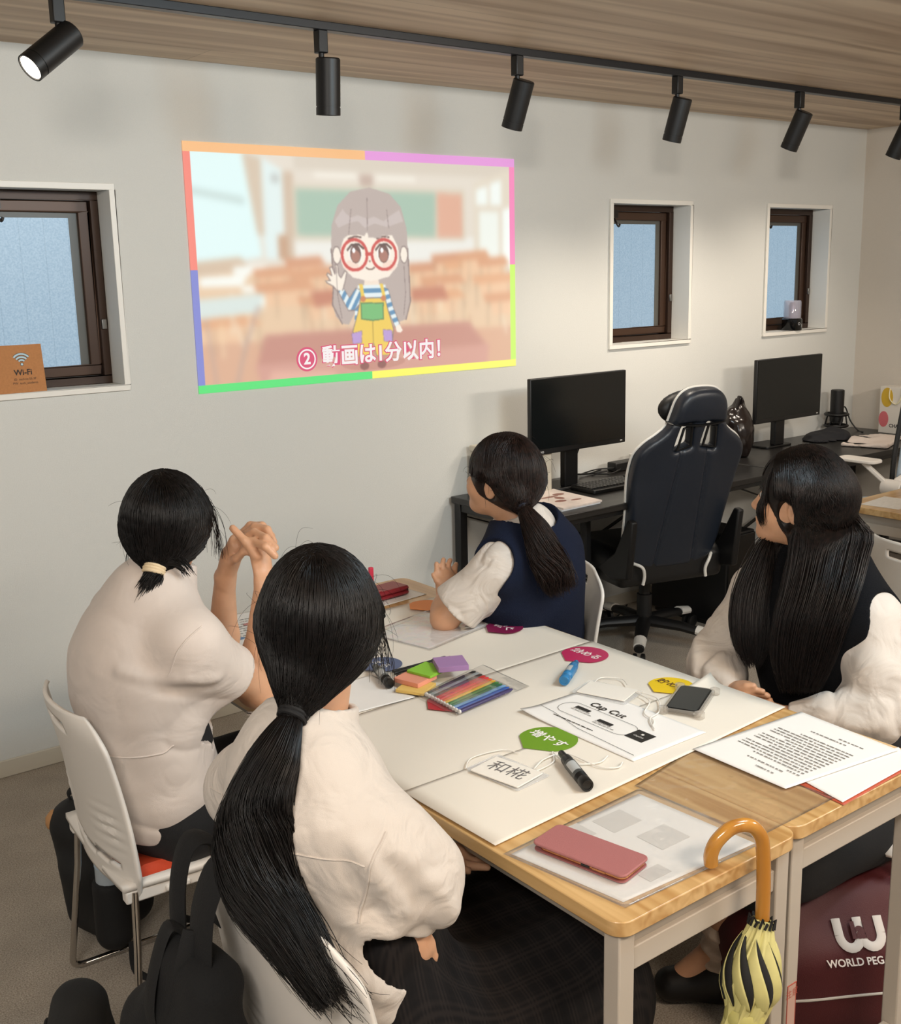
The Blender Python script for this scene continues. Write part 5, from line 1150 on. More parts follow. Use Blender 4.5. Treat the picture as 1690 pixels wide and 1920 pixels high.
def make_person(label, J, skin=M_skin, legs=True, h=.0045, eyes=True):
    R = np.stack(frame(J['hf'], J.get('hup', (0, 0, 1))), 1).astype(np.float32); J['R'] = R; tf = unit(J['tf']); J['tf'] = tf
    neck0 = np.array(J['c7']) + tf*.012 - np.array([0, 0, .02]); neck1 = np.array(J['head']) + R@np.array([0, -.022, -.07]); J['neck'] = (neck0, neck1)
    def f(p):
        sq = (tf, 1.4)
        rb = min(1., J.get('rw', 1))*.95
        d = cone(p, J['pelvis'], J['waist'], .128*rb, .122*rb, sq); d = smin(d, cone(p, J['waist'], J['chest'], .122*rb, .138*rb, sq), .05)
        d = smin(d, cone(p, J['chest'], J['upper'], .138*rb, .088, sq), .05); d = smin(d, cone(p, J['shL'], J['shR'], .038, .038), .05)
        d = smin(d, cone(p, neck0, neck1, .054, .049), .03); d = smin(d, head_sdf(p, J['head'], R), .018)
        for s in 'LR':
            el, wr = np.array(J['el'+s]), np.array(J['wr'+s]); mid = el*.65+wr*.35
            d = smin(d, chain(p, [J['sh'+s], J['el'+s], mid, wr], [.046, .037, .036, .0235], .02), .03)
            pm = J.get('palm'+s)
            if pm is not None: d = smin(d, chain(p, [wr]+list(pm), [.022]+[.026]*len(pm), .015) if 'pn'+s not in J else np.minimum.reduce([cone(p, a, b, .024, .027, (J['pn'+s], 1.8)) for a, b in zip([wr]+list(pm)[:-1], pm)]), .015)
            fd = None
            for fg in J.get('fing'+s, []):
                n = len(fg); c = chain(p, fg, list(np.linspace(.0092, .0072, n)*J.get('fs', 1.0)), .004); fd = c if fd is None else np.minimum(fd, c)
            if fd is not None: d = smin(d, fd, .008)
            if legs: d = smin(d, chain(p, [J['hip'+s], J['kn'+s], J['an'+s]], [.085, .055, .036], .03), .05); d = smin(d, cone(p, J['an'+s], J['toe'+s], .036, .026), .02)
        return d
    pts = [np.array(J[k]) for k in J if k in ('pelvis', 'head', 'shL', 'shR', 'elL', 'elR', 'wrL', 'wrR')] + ([np.array(J[k]) for k in ('knL', 'knR', 'anL', 'anR', 'toeL', 'toeR', 'hipL', 'hipR')] if legs else [])
    lo = np.min(pts, 0)-.17; hi = np.max(pts, 0)+.17
    me = sdf_mesh('person', f, lo, hi, h); o = obj('person', me, skin, smooth=False); tag(o, label, 'person'); J['body'] = f
    if eyes:
        for x in (-1, 1):
            c = np.array(J['head']) + R@np.array([x*.031, .0745, .002]); e = obj('eye', MB().lathe([(.0115*math.sin(a), -.0115*math.cos(a)) for a in np.linspace(0, math.pi, 9)], 14, c), M_eye, o)
            obj('iris', MB().lathe([(0, 0), (.005, 0), (.004, .0016), (0, .002)], 12, c + R@np.array([0, .0105, 0]), Matrix(np.stack([R[:, 0], R[:, 2], R[:, 1]], 1).tolist())), M_iris, e)
            obj('eyebrow', MB().tube([np.array(J['head']) + R@np.array(v) for v in ((x*.016, .0905, .020), (x*.03, .088, .025), (x*.045, .075, .021))], .0022, 6), M_hair, o)
    return o
def seated(x, y, ang, lean=0.0):
    f = np.array([math.cos(ang), math.sin(ang), 0]); l = np.array([-f[1], f[0], 0]); b = np.array([x, y, 0.])
    P = lambda a, s, z: tuple(b + f*a + l*s + np.array([0, 0, z]))
    return dict(tf=f, hf=f, pelvis=P(0, 0, .57), waist=P(-.02+lean*.3, 0, .68), chest=P(lean*.6, 0, .84), upper=P(lean*.9, 0, .95), c7=P(lean-.01, 0, 1.025), head=P(lean+.05, 0, 1.15), shL=P(lean, .16, .91), shR=P(lean, -.16, .91),
                elL=P(lean+.10, .21, .73), elR=P(lean+.10, -.21, .73), wrL=P(lean+.30, .10, .75), wrR=P(lean+.30, -.10, .75), hipL=P(.02, .085, .51), hipR=P(.02, -.085, .51), knL=P(.40, .10, .50), knR=P(.40, -.10, .50), anL=P(.36, .10, .085), anR=P(.36, -.10, .085), toeL=P(.50, .11, .035), toeR=P(.50, -.11, .035))
def crease(p, s, seed):
    n = vnoise(p, s, seed) + .45*vnoise(p, tuple(2.1*x for x in s), seed+1); return np.clip(1-np.abs(n)*1.25, 0, 1)**3
def torso_cloth(p, J, ex=0.0, sq=1.32):
    s = (J['tf'], sq); rw = J.get('rw', 1.0)
    d = cone(p, J['pelvis'], J['waist'], .162*rw+ex, .150*rw+ex, s); d = smin(d, cone(p, J['waist'], J['chest'], .150*rw+ex, .160*rw+ex, s), .06)
    d = smin(d, cone(p, J['chest'], J['upper'], .160*rw+ex, .112*rw+ex, s), .07); d = smin(d, cone(p, J['shL'], J['shR'], .046+ex, .046+ex), .06)
    for k in 'LR': d = smin(d, cone(p, np.array(J['c7'])-np.array([0, 0, .01]), J['sh'+k], J.get('tz', .050)+ex, J.get('tz', .048)-.004+ex), .06)
    return d
def neck_cut(p, J, d, r=.058): a, b = J['neck']; a = np.array(a)+(np.array(a)-b)*.05; return smax(d, -cone(p, a, b, r, r+.01), .006)
def collar_sdf(p, J, r0=.064, h0=-.012, h1=.035, th=.0042, tilt=.35):
    a, b = J['neck']; ax = unit(np.array(b)-a); ax = unit(ax*(1-tilt)+np.array([0, 0, 1])*tilt); c = np.array(J['c7'])+np.array(J['tf'])*.014
    q = p - c.astype(np.float32); t = q@ax.astype(np.float32); rad = np.linalg.norm(q - np.outer(t, ax), axis=1)
    return np.maximum(np.maximum(np.abs(rad-(r0-.15*t))-th, t-h1), h0-t)
def cap_sdf(J, tie=None, rad=(.089, .104, .108), off=(0, -.016, .020), extra=None, face=True, nape=-.085, ear=(), low=None):
    R, c = J['R'], np.asarray(J['head'], np.float32)
    def f(p):
        q = (p-c)@R
        d = ell(q, off, rad)
        if tie is not None:
            t = (np.asarray(tie, np.float32)-c)@R; d = smin(d, cone(q, (0, -.055, -.015), t, .062, .013), .05)
            for x in (-1, 1): d = smin(d, cone(q, (x*.062, -.01, .0), t*.7+np.array([x*.01, 0, 0]), .022, .016), .05)
        if face: d = smax(d, -ell(q, (0, .125, -.030), (.066, .085, .098)), .012)
        if nape is not None: d = smax(d, -cone(q, (0, .02, -.09), (0, .10, -.16), .066, .08), .015)
        for x in ear: d = smax(d, -ell(q, (x*.094, .006, -.032), (.030, .040, .038)), .006)
        if low is not None: d = smax(d, low - q[:, 2] - .25*np.clip(-q[:, 1]-.05, 0, 1), .025)
        if extra is not None: d = smin(d, extra(p, q), .02)
        return d
    f.ear = ear; return f
def local(J, v): return np.asarray(J['head'])[None] + np.atleast_2d(v)@J['R'].T
def bezn(C, n):
    C = [np.asarray(c, float) for c in C]; t = np.linspace(0, 1, n)[:, None]; m = len(C)-1
    return sum(math.comb(m, k)*(1-t)**(m-k)*t**k*c for k, c in enumerate(C))
def combed(J, cap, tie, n, K=16, seed=0, wob=.004, part=.0, crown=(0, -.045, .118), front=(0, .055, .105)):
    """hair combed from the parting over the skull to the tie"""
    rs = np.random.default_rng(seed); out = []; t = ((np.asarray(tie)-np.asarray(J['head']))@J['R'])
    for i in range(n):
        ph = rs.uniform(-1, 1); s = rs.uniform(0, 1); a = abs(ph)
        st = np.array(crown)*(1-s*a) + np.array(front)*(s*a) + rs.normal(0, .003, 3) + np.array([part + .004*np.sign(ph), 0, 0])
        c1 = np.array([ph*.135, st[1]*.5-.10*(1-a)+.03*a, .085]); c2 = np.array([ph*.105, -.075-.05*(1-a)+.05*a, -.045-.02*a])
        en = t + rs.normal(0, .006, 3)
        out.append(bezn([st, c1, c2, en], K))
    P = np.stack(out)
    for x in getattr(cap, 'ear', ()): P = P[(ell(P.reshape(-1, 3)*np.array([1, 1, 1]), (x*.096, .008, -.034), (.034, .040, .036)).reshape(len(P), K) > .002).all(1)]
    n = len(P); W = local(J, P.reshape(-1, 3)); off = np.repeat(rs.uniform(.0002, .0030, n), K) + .0012*np.sin(np.tile(np.linspace(0, 9, K), n)+np.repeat(rs.uniform(0, 6, n), K))
    return snap(W, cap, 0, 1, 3).reshape(n, K, 3) if False else (snap(W, lambda p: cap(p), 0, 1, 3) + grad(cap, snap(W, cap, 0, 1, 2).astype(np.float32))*off[:, None]).reshape(n, K, 3)
def tail(center, radii, n, K=22, seed=0, flat=(1, 1), spread=.0, tipvar=.12, wav=.004, view=(0, 0, 0)):
    rs = np.random.default_rng(seed); C = np.array([tuple(v) for v in cat(center, 8)]); L = len(C); rr = np.interp(np.linspace(0, 1, L), np.linspace(0, 1, len(radii)), radii)
    T = np.gradient(C, axis=0); T /= np.linalg.norm(T, axis=1, keepdims=True); A1 = np.cross(T, np.array([0, 0, 1.])+1e-3); A1 /= np.linalg.norm(A1, axis=1, keepdims=True); B1 = np.cross(T, A1); out = []
    for i in range(n):
        th = rs.uniform(0, 2*math.pi); rho = math.sqrt(rs.uniform(.38, 1)); e = 1-rs.uniform(0, tipvar)**1.3; u = np.linspace(0, e, K)*(L-1); i0 = np.minimum(u.astype(int), L-2); fr = (u-i0)[:, None]
        g = lambda M: M[i0]*(1-fr)+M[i0+1]*fr
        r = np.interp(u, np.arange(L), rr)[:, None]; tw = th + .16*np.sin(u/L*3+th)
        P = g(C) + g(A1)*(np.cos(tw)[:, None]*r*rho*flat[0]) + g(B1)*(np.sin(tw)[:, None]*r*rho*flat[1])
        P += rs.normal(0, 1, 3)*wav*np.sin(u/L*rs.uniform(4, 9)+rs.uniform(0, 6))[:, None]*np.linspace(0, 1, K)[:, None]; out.append(P)
    return np.stack(out)
def wisps(P0, P1, n, K=12, seed=0, j=.006, sag=(0, 0, 0)):
    rs = np.random.default_rng(seed); out = []
    for i in range(n):
        f = rs.uniform(0, 1); a = np.asarray(P0[0])*(1-f)+np.asarray(P0[1])*f + rs.normal(0, .002, 3); b = np.asarray(P1[0])*(1-f)+np.asarray(P1[1])*f + rs.normal(0, j, 3)
        out.append(bezn([a, a*.6+b*.4+np.asarray(sag)+rs.normal(0, j, 3), b*.7+a*.3+np.asarray(sag)*.6+rs.normal(0, j, 3), b], K))
    return np.stack(out)
def hug(P, J, cap):
    """lay loose front hair on the skull and face instead of floating before them"""
    n, K, _ = P.shape; rs = np.random.default_rng(n); fn = lambda p: np.minimum(cap(p), head_sdf(p, J['head'], J['R'])-.003)
    W = snap(P.reshape(-1, 3), fn, .0, 1, 4); W = W + grad(fn, W)*np.repeat(rs.uniform(.0005, .004, n), K)[:, None]; return W.reshape(n, K, 3)
def flyaway(J, cap, n, seed=0, ln=.05):
    rs = np.random.default_rng(seed); out = []
    for i in range(n):
        v = rs.normal(0, 1, 3); v[2] = abs(v[2])*.8 - .2; v[1] -= .4; v = v/np.linalg.norm(v); a = local(J, v*.11)[0]
        a = snap(a[None], cap)[0]; d = local(J, v*.11+rs.normal(0, 1, 3)*.05)[0]-np.asarray(J['head']); d = unit(d)
        tng = unit(np.cross(d, rs.normal(0, 1, 3))); l = ln*rs.uniform(.5, 1.4); out.append(bezn([a, a+tng*l*.5+d*l*.18, a+tng*l*.8+d*l*.28+np.array([0, 0, -.2*l]), a+tng*l*1.1+d*l*.1+np.array([0, 0, -.5*l])], 12))
    return np.stack(out)
def hair(parent, m, cap, lo, hi, groups, thin=(), h=.005, name='hair'):
    o = sdf_obj(name, cap, lo, hi, h, m, parent)
    for G, r in groups:
        rs = np.random.default_rng(len(G)); sm_ = strands_mesh('hair_strands', G, r*rs.uniform(.6, 1.3, len(G))); s = obj('hair_strands', sm_, m, o, smooth=False); s['kind'] = 'stuff'
    for G, r in thin:
        s = obj('loose_hairs', strands_mesh('loose_hairs', G, np.full(len(G), r), .5), m, o, smooth=False); s['kind'] = 'stuff'
    return o
def tie_ring(parent, c, ax, r, m, th=.0042, n=3):
    ax = V(unit(ax)); a = ax.cross(V((0, 0, 1))); a = a.normalized() if a.length > .05 else V((1, 0, 0)); b = ax.cross(a); mb = MB()
    for k in range(n): mb.tube([V(c)+ax*((k-(n-1)/2)*th*1.5) + a*(math.cos(t)*(r+.001*math.sin(5*t+k))) + b*(math.sin(t)*r*1.02) for t in np.linspace(0, 6.283, 25)[:-1]], th, 8, closed=True)
    return obj('hair_tie', mb, m, parent)
def seam(parent, fn, pts, m, r=.0013, off=.0004):
    P = snap(np.array([tuple(v) for v in cat(pts, 8)]), fn, off, 1, 5); return obj('seam', MB().tube([V(p) for p in P.astype(float)], r, 6), m, parent)
def ridges(fn, R):
    """folds: list of (points, radius) laid on the surface of fn"""
    out = []
    for pts, r in R: out.append(([tuple(v) for v in snap(np.array([tuple(v) for v in cat(pts, 3)]), fn, -r*.35, 1, 5)], r))
    def g(p):
        d = fn(p)
        for pts, r in out: n = len(pts); d = smin(d, chain(p, pts, [r*(.35+.65*math.sin(math.pi*(i+.5)/n)) for i in range(n)], .004), .028)
        return d
    return g

# ---- student in the white polo shirt (left)
J1 = seated(.885, 2.26, 0)
J1.update(waist=(.862, 2.262, .68), chest=(.868, 2.258, .84), upper=(.895, 2.25, .955), c7=(.912, 2.252, 1.030), head=(.965, 2.278, 1.150), hf=(.62, .78, .10), shL=(.900, 2.405, .930), shR=(.915, 2.085, .930), fs=1.16, rw=1.10,
    elL=(1.115, 2.375, .757), elR=(1.103, 2.181, .757), wrL=(1.110, 2.319, .990), wrR=(1.133, 2.164, 1.005),
    palmL=[(1.113, 2.285, 1.048), (1.127, 2.270, 1.078)], pnL=(.35, -.75, .55), palmR=[(1.137, 2.186, 1.062), (1.139, 2.215, 1.090)], pnR=(.2, -.9, .4),
    fingL=[[(1.141, 2.292, 1.090), (1.160, 2.271, 1.117), (1.172, 2.237, 1.121), (1.180, 2.208, 1.100)], [(1.134, 2.271, 1.090), (1.154, 2.238, 1.121), (1.165, 2.200, 1.119), (1.167, 2.176, 1.094)], [(1.126, 2.245, 1.088), (1.134, 2.204, 1.116), (1.139, 2.160, 1.111), (1.150, 2.138, 1.091)], [(1.120, 2.232, 1.074), (1.120, 2.184, 1.102), (1.128, 2.143, 1.096), (1.144, 2.132, 1.074)], [(1.105, 2.272, 1.040), (1.102, 2.236, 1.056), (1.106, 2.208, 1.076)]],
    fingR=[[(1.141, 2.241, 1.097), (1.147, 2.312, 1.091), (1.145, 2.344, 1.060)], [(1.143, 2.237, 1.089), (1.150, 2.305, 1.074), (1.144, 2.328, 1.045)], [(1.148, 2.231, 1.080), (1.150, 2.289, 1.062), (1.139, 2.304, 1.038)], [(1.120, 2.172, 1.070), (1.105, 2.194, 1.104), (1.091, 2.222, 1.130)]])
p1 = make_person('person in a white polo shirt, hands clasped, short ponytail with a cream hair tie', J1, h=.004)
def polo_base(p):
    d = torso_cloth(p, J1, .002)
    for s, e in (('L', .55), ('R', .54)):
        a, b = np.array(J1['sh'+s]), np.array(J1['el'+s]); d = smin(d, cone(p, a, a+(b-a)*(e+.25)-np.array([0, 0, .022]), .054, .084), .06)
    return d
def polo0(p):
    d = polo_base(p)
    d = d + .0025*vnoise(p, (6, 6, 22), 2) + .006*crease(p, (5, 5, 8), 4)*np.clip((.93-p[:, 2])/.16, .1, 1)
    return d
polo1 = ridges(polo0, [([(.80, 2.15, .885), (.815, 2.09, .885), (.87, 2.02, .872), (.94, 2.02, .862)], .0042)])
def polo(p):
    d = polo1(p); d = neck_cut(p, J1, d)
    d = smax(d, .487 - p[:, 2], .012)
    for s, e in (('L', .54), ('R', .54)):
        a, b = np.array(J1['sh'+s], np.float32), np.array(J1['el'+s], np.float32); ax = (b-a)/np.linalg.norm(b-a); L = np.linalg.norm(b-a)
        t = (p-a)@ax; near = np.linalg.norm(p-(a+ax*(L*e)), axis=1) < .16
        d = np.where(near, smax(d, t-L*e, .004), d); d = np.where(near, smax(d, -np.maximum(cone(p, a+ax*L*(e-.12), b, .054, .058), L*(e-.13)-t), .004), d)
    return np.minimum(d, collar_sdf(p, J1, .073, -.03, .046, .006))
sh1 = sdf_obj('polo_shirt', polo, (.66, 1.93, .44), (1.2, 2.58, 1.14), .0048, M_polo, p1)
seam(sh1, polo, [(.917, 2.003, 1.014), (.862, 1.988, .991), (.829, 2.001, .945), (.818, 2.027, .890)], M_polo, .0018)
seam(sh1, polo, [(.728, 2.27, .712), (.745, 2.18, .710), (.78, 2.10, .712), (.85, 2.055, .722)], M_polo, .0020)
def leg_cloth(J, r0=.095, r1=.07, r2=.06, low=.08):
    def f(p):
        d = cone(p, J['pelvis'], np.array(J['pelvis'])+np.array([0, 0, .08]), .162, .15, (J['tf'], 1.2))
        for s in 'LR': d = smin(d, chain(p, [J['hip'+s], J['kn'+s], np.array(J['an'+s])+np.array([0, 0, low])], [r0, r1, r2], .04), .05)
        return smax(d + .004*vnoise(p, (14, 14, 14), 9), .449-p[:, 2], .01) if False else d + .004*vnoise(p, (14, 14, 14), 9)
    return f
M_trs = mat('black_trousers', '#141416', .85, bump=.3, bscale=700, var=.2, vscale=300)
sdf_obj('trousers', leg_cloth(J1), (.66, 2.02, .0), (1.45, 2.5, .68), .009, M_trs, p1)
for s in 'LR': obj('shoe', sdf_mesh('shoe', lambda p, s=s: smax(smin(cone(p, J1['an'+s], J1['toe'+s], .044, .04), ell(p, np.array(J1['an'+s])-np.array([.02, 0, .04]), (.045, .04, .04)), .03), .002-p[:, 2], .005), np.array(J1['an'+s])-.12, np.array(J1['toe'+s])+.1, .008), M_black, p1, smooth=False)
T1 = (.893, 2.198, 1.088)
def tail1(p, q): return chain(p, [T1, (.880, 2.183, 1.062), (.868, 2.181, 1.044)], [.012, .012, .006], .01)
cap1 = cap_sdf(J1, T1, rad=(.092, .106, .107), off=(0, -.016, .016), extra=tail1, ear=(1,), low=-.078)
g1 = combed(J1, cap1, T1, 1900, seed=1)
tl1 = tail([T1, (.880, 2.181, 1.058), (.852, 2.176, 1.006)], [.012, .023, .030], 700, 10, 2, tipvar=.5)
tl1b = tail([(.905, 2.185, 1.095), (.935, 2.168, 1.090), (.952, 2.150, 1.062)], [.010, .012, .012], 90, 10, 3, tipvar=.6)
w1 = np.concatenate([wisps((local(J1, (.086, .02, .04))[0], local(J1, (.06, .06, .075))[0]), (local(J1, (.098, .025, -.085))[0], local(J1, (.094, .065, -.10))[0]), 30, seed=4, j=.008, sag=tuple(J1['R']@np.array((.012, .004, .01)))), wisps((local(J1, (-.088, .0, -.02))[0], local(J1, (-.085, .03, .03))[0]), (local(J1, (-.097, -.02, -.115))[0], local(J1, (-.09, .03, -.09))[0]), 22, seed=5, j=.009)])
h1 = hair(p1, M_hair, cap1, np.array(J1['head'])-.17, np.array(J1['head'])+.16, [(g1, .0010), (tl1, .0009), (tl1b, .0009)], [(w1, .0006), (flyaway(J1, cap1, 30, 6, .04), .0003)])
tie_ring(h1, (.888, 2.190, 1.078), np.array((.862, 2.180, 1.030))-T1, .0205, mat('cream_tie', '#d8c3a0', .7), .0042, 3)

# ---- nearest student, white long sleeved shirt, long ponytail
J2 = seated(.845, 1.375, 0)
J2.update(waist=(.800, 1.378, .70), chest=(.785, 1.400, .855), upper=(.788, 1.418, .902), c7=(.796, 1.428, .992), tz=.036, head=(.858, 1.462, 1.146), hf=(.56, .82, .06), shL=(.768, 1.572, .850), shR=(.826, 1.278, .850),
    elL=(.90, 1.60, .70), elR=(.890, 1.243, .792), wrL=(1.06, 1.50, .655), wrR=(.868, 1.248, .728), rw=.94, palmR=[(.868, 1.250, .690), (.872, 1.248, .675)],
    fingR=[[(.858, 1.250, .680), (.853, 1.250, .655), (.853, 1.254, .626)], [(.874, 1.238, .680), (.873, 1.236, .655), (.875, 1.237, .624)], [(.890, 1.238, .680), (.896, 1.238, .656), (.898, 1.243, .634)], [(.886, 1.265, .685), (.898, 1.276, .66), (.902, 1.282, .64)], [(.852, 1.266, .692), (.846, 1.282, .668), (.848, 1.296, .65)]],
    palmL=[(1.10, 1.48, .645), (1.12, 1.47, .64)], fingL=[[(1.12, 1.485, .64), (1.17, 1.475, .632)], [(1.125, 1.47, .64), (1.18, 1.455, .632)], [(1.12, 1.455, .64), (1.17, 1.435, .632)], [(1.115, 1.44, .64), (1.15, 1.415, .634)], [(1.09, 1.45, .645), (1.11, 1.42, .64)]],
    hipL=(.87, 1.46, .49), hipR=(.87, 1.29, .49), knL=(1.26, 1.50, .48), knR=(1.26, 1.28, .48), anL=(1.24, 1.48, .09), anR=(1.22, 1.28, .09), toeL=(1.38, 1.49, .04), toeR=(1.36, 1.28, .04))
p2 = make_person('person nearest the camera in a white long sleeved shirt with a very long black ponytail', J2, h=.0045)
def shirt2_base(p):
    d = torso_cloth(p, J2, .010)
    for s in 'LR':
        a, e, w = np.array(J2['sh'+s]), np.array(J2['el'+s]), np.array(J2['wr'+s]); m = e*.55+w*.45
        d = smin(d, chain(p, [a, a*.5+e*.5, e, m, w], [.046, .056, .060, .056, .037] if s == 'R' else [.048, .056, .056, .052, .04], .03), .06)
    return d
def shirt2_0(p): return shirt2_base(p) + .004*vnoise(p, (9, 9, 12), 21) + .012*crease(p, (7.5, 7.5, 5.5), 23)*np.clip((.95-p[:, 2])/.16, .12, 1)
shirt2_1 = ridges(shirt2_0, [([(.75, 1.20, .90), (.77, 1.19, .85), (.80, 1.18, .79)], .007), ([(.80, 1.17, .89), (.85, 1.15, .84), (.88, 1.15, .79)], .006), ([(.70, 1.27, .72), (.75, 1.22, .68), (.80, 1.22, .64)], .008), ([(.74, 1.22, .78), (.79, 1.20, .75)], .007), ([(.65, 1.45, .72), (.69, 1.35, .66)], .008), ([(.90, 1.16, .76), (.90, 1.18, .72)], .007), ([(.68, 1.30, .66), (.74, 1.23, .62), (.80, 1.21, .60)], .007)])
def shirt2(p):
    d = neck_cut(p, J2, shirt2_1(p), .06); d = smax(d, .545 - .02*np.sin(p[:, 1]*20) - p[:, 2], .015)
    for s in 'LR':
        w = np.array(J2['wr'+s], np.float32); e = np.array(J2['el'+s], np.float32); ax = unit(w-e).astype(np.float32); t = (p-w)@ax; near = np.linalg.norm(p-w, axis=1) < .10
        d = np.where(near, smax(d, t-.012, .006), d)
    return np.minimum(d, collar_sdf(p, J2, .072, -.025, .038, .006))
sh2 = sdf_obj('shirt', shirt2, (.58, 1.08, .50), (1.26, 1.80, 1.10), .0048, M_shirt, p2)
seam(sh2, shirt2, [(.805, 1.215, .905), (.775, 1.195, .885), (.750, 1.19, .84), (.745, 1.205, .78)], M_shirt, .0018)
seam(sh2, shirt2, [(.69, 1.56, .88), (.67, 1.45, .893), (.675, 1.34, .890), (.70, 1.25, .882), (.755, 1.20, .868)], M_shirt, .0014)
def check_mat():
    m, nt, b = nmat('dark_check'); L = nt.links; tc = nt.nodes.new('ShaderNodeTexCoord')
    outs = []
    for ax in (0, 1):
        w = nt.nodes.new('ShaderNodeTexWave'); w.bands_direction = 'XY'[ax]; w.inputs['Scale'].default_value = 9; w.inputs['Distortion'].default_value = 0; L.new(tc.outputs['Object'], w.inputs['Vector'])
        w2 = nt.nodes.new('ShaderNodeTexWave'); w2.bands_direction = 'XY'[ax]; w2.inputs['Scale'].default_value = 45; L.new(tc.outputs['Object'], w2.inputs['Vector'])
        mu = nt.nodes.new('ShaderNodeMath'); mu.operation = 'MULTIPLY'; L.new(w.outputs['Fac'], mu.inputs[0]); L.new(w2.outputs['Fac'], mu.inputs[1]); outs.append(mu)
    ad = nt.nodes.new('ShaderNodeMath'); ad.operation = 'ADD'; L.new(outs[0].outputs[0], ad.inputs[0]); L.new(outs[1].outputs[0], ad.inputs[1])
    r = nt.nodes.new('ShaderNodeValToRGB'); r.color_ramp.elements[0].color = (*S('#131213'), 1); r.color_ramp.elements[1].color = (*S('#221e1d'), 1); r.color_ramp.elements[1].position = 1
    L.new(ad.outputs[0], r.inputs[0]); L.new(r.outputs[0], b.inputs['Base Color']); b.inputs['Roughness'].default_value = .9; b.inputs['Specular IOR Level'].default_value = .2; return m
M_check = check_mat()
def skirt_fn(J, y0, hem=.24, wide=0.0):
    def f(p):
        d = cone(p, J['pelvis'], np.array(J['pelvis'])+np.array([0, 0, .10]), .175, .15, (J['tf'], 1.15))
        k0, k1 = np.array(J['knL']), np.array(J['knR'])
        for s in 'LR':
            h_, k_ = np.array(J['hip'+s]), np.array(J['kn'+s]); d = smin(d, cone(p, h_, k_, .090, .076), .08)
            d = smin(d, cone(p, k_+np.array([.02, 0, -.02]), k_+np.array([.03, 0, -.20]), .075, .085), .08)
        d = smin(d, cone(p, (np.array(J['hipL'])+J['hipR'])/2, (k0+k1)/2, .085, .075), .06)
        out = unit(np.array(J['hipR'])-np.array(J['hipL']))
        for s, sg in (('L', -1), ('R', 1)):
            h_, k_ = np.array(J['hip'+s]), np.array(J['kn'+s]); d = smin(d, cone(p, h_+out*sg*(.07+wide)-np.array([0, 0, .04+wide]), k_+out*sg*(.05+wide*.5)-np.array([0, 0, .08]), .05+wide*.3, .075), .07)
        d = d + .006*np.sin(p@out.astype(np.float32)*62 + 6*p[:, 2]) + .004*vnoise(p, (10, 10, 10), 8)
        return smax(d, hem-p[:, 2], .01)
    return f
sdf_obj('skirt', skirt_fn(J2, 0), (.64, 1.02, .2), (1.46, 1.76, .74), .0075, M_check, p2)
T2 = (.752, 1.372, 1.048)
TC2 = [T2, (.702, 1.345, 1.000), (.655, 1.326, .920), (.640, 1.283, .848), (.655, 1.215, .790), (.672, 1.150, .725)]
def tail2(p, q): return chain(p, [tuple(v) for v in TC2[:5]], [.013, .024, .034, .030, .012], .02)
cap2 = cap_sdf(J2, T2, rad=(.090, .104, .107), off=(0, -.016, .018), extra=tail2, ear=(1,))
g2 = combed(J2, cap2, T2, 2600, K=18, seed=11)
tl2 = tail(TC2, [.013, .040, .056, .052, .040, .026], 3600, 26, 12, flat=(1, .8), tipvar=.42, wav=.006)
w2 = np.concatenate([wisps((local(J2, (.088, .02, -.0))[0], local(J2, (.08, .06, .03))[0]), (local(J2, (.098, .055, -.135))[0], local(J2, (.085, .075, -.11))[0]), 34, seed=14, j=.013), wisps((np.array(TC2[3]), np.array(TC2[4])), (np.array((.69, 1.13, .74)), np.array((.70, 1.15, .70))), 90, seed=16, j=.014)])
h2 = hair(p2, M_hair, cap2, np.minimum(np.array(J2['head'])-.19, (.56, 1.1, .68)), np.array(J2['head'])+.16, [(g2, .00095), (tl2, .0008)], [(w2, .0006), (flyaway(J2, cap2, 90, 17, .055), .00025)])
tie_ring(h2, T2, np.array(TC2[1])-T2, .0195, mat('black_tie', '#0e0e10', .8), .0042, 3)

# ---- student in the navy knitted vest
J3 = seated(2.10, 2.36, math.radians(140))
J3.update(tf=(-.24, .97, 0), waist=(2.085, 2.335, .67), chest=(2.045, 2.305, .82), upper=(2.02, 2.29, .93), c7=(2.012, 2.288, .985), head=(1.972, 2.335, 1.117), hf=(-.34, .94, .10), shL=(1.880, 2.245, .890), shR=(2.160, 2.322, .890),
    elL=(1.770, 2.345, .748), elR=(2.16, 2.48, .69), wrL=(1.835, 2.425, .790), wrR=(2.05, 2.58, .66),
    palmL=[(1.845, 2.437, .812), (1.852, 2.442, .828)], fingL=[[(1.829, 2.438, .828), (1.826, 2.450, .850), (1.833, 2.462, .868)], [(1.846, 2.440, .832), (1.845, 2.452, .860), (1.858, 2.462, .876)], [(1.864, 2.442, .832), (1.868, 2.455, .858), (1.882, 2.462, .870)], [(1.880, 2.440, .828), (1.890, 2.452, .848), (1.902, 2.460, .855)], [(1.832, 2.425, .812), (1.815, 2.437, .826), (1.812, 2.45, .842)]],
    palmR=[(2.02, 2.60, .655), (2.00, 2.61, .652)], fingR=[[(2.0, 2.625, .65), (1.96, 2.64, .64)], [(1.995, 2.61, .65), (1.955, 2.62, .64)], [(1.99, 2.595, .65), (1.955, 2.60, .64)], [(2.0, 2.585, .65), (1.97, 2.58, .64)], [(2.03, 2.59, .67), (2.0, 2.57, .675)]])
p3 = make_person('person in a navy knitted vest with a low dark ponytail, elbow on the table', J3, h=.0045)
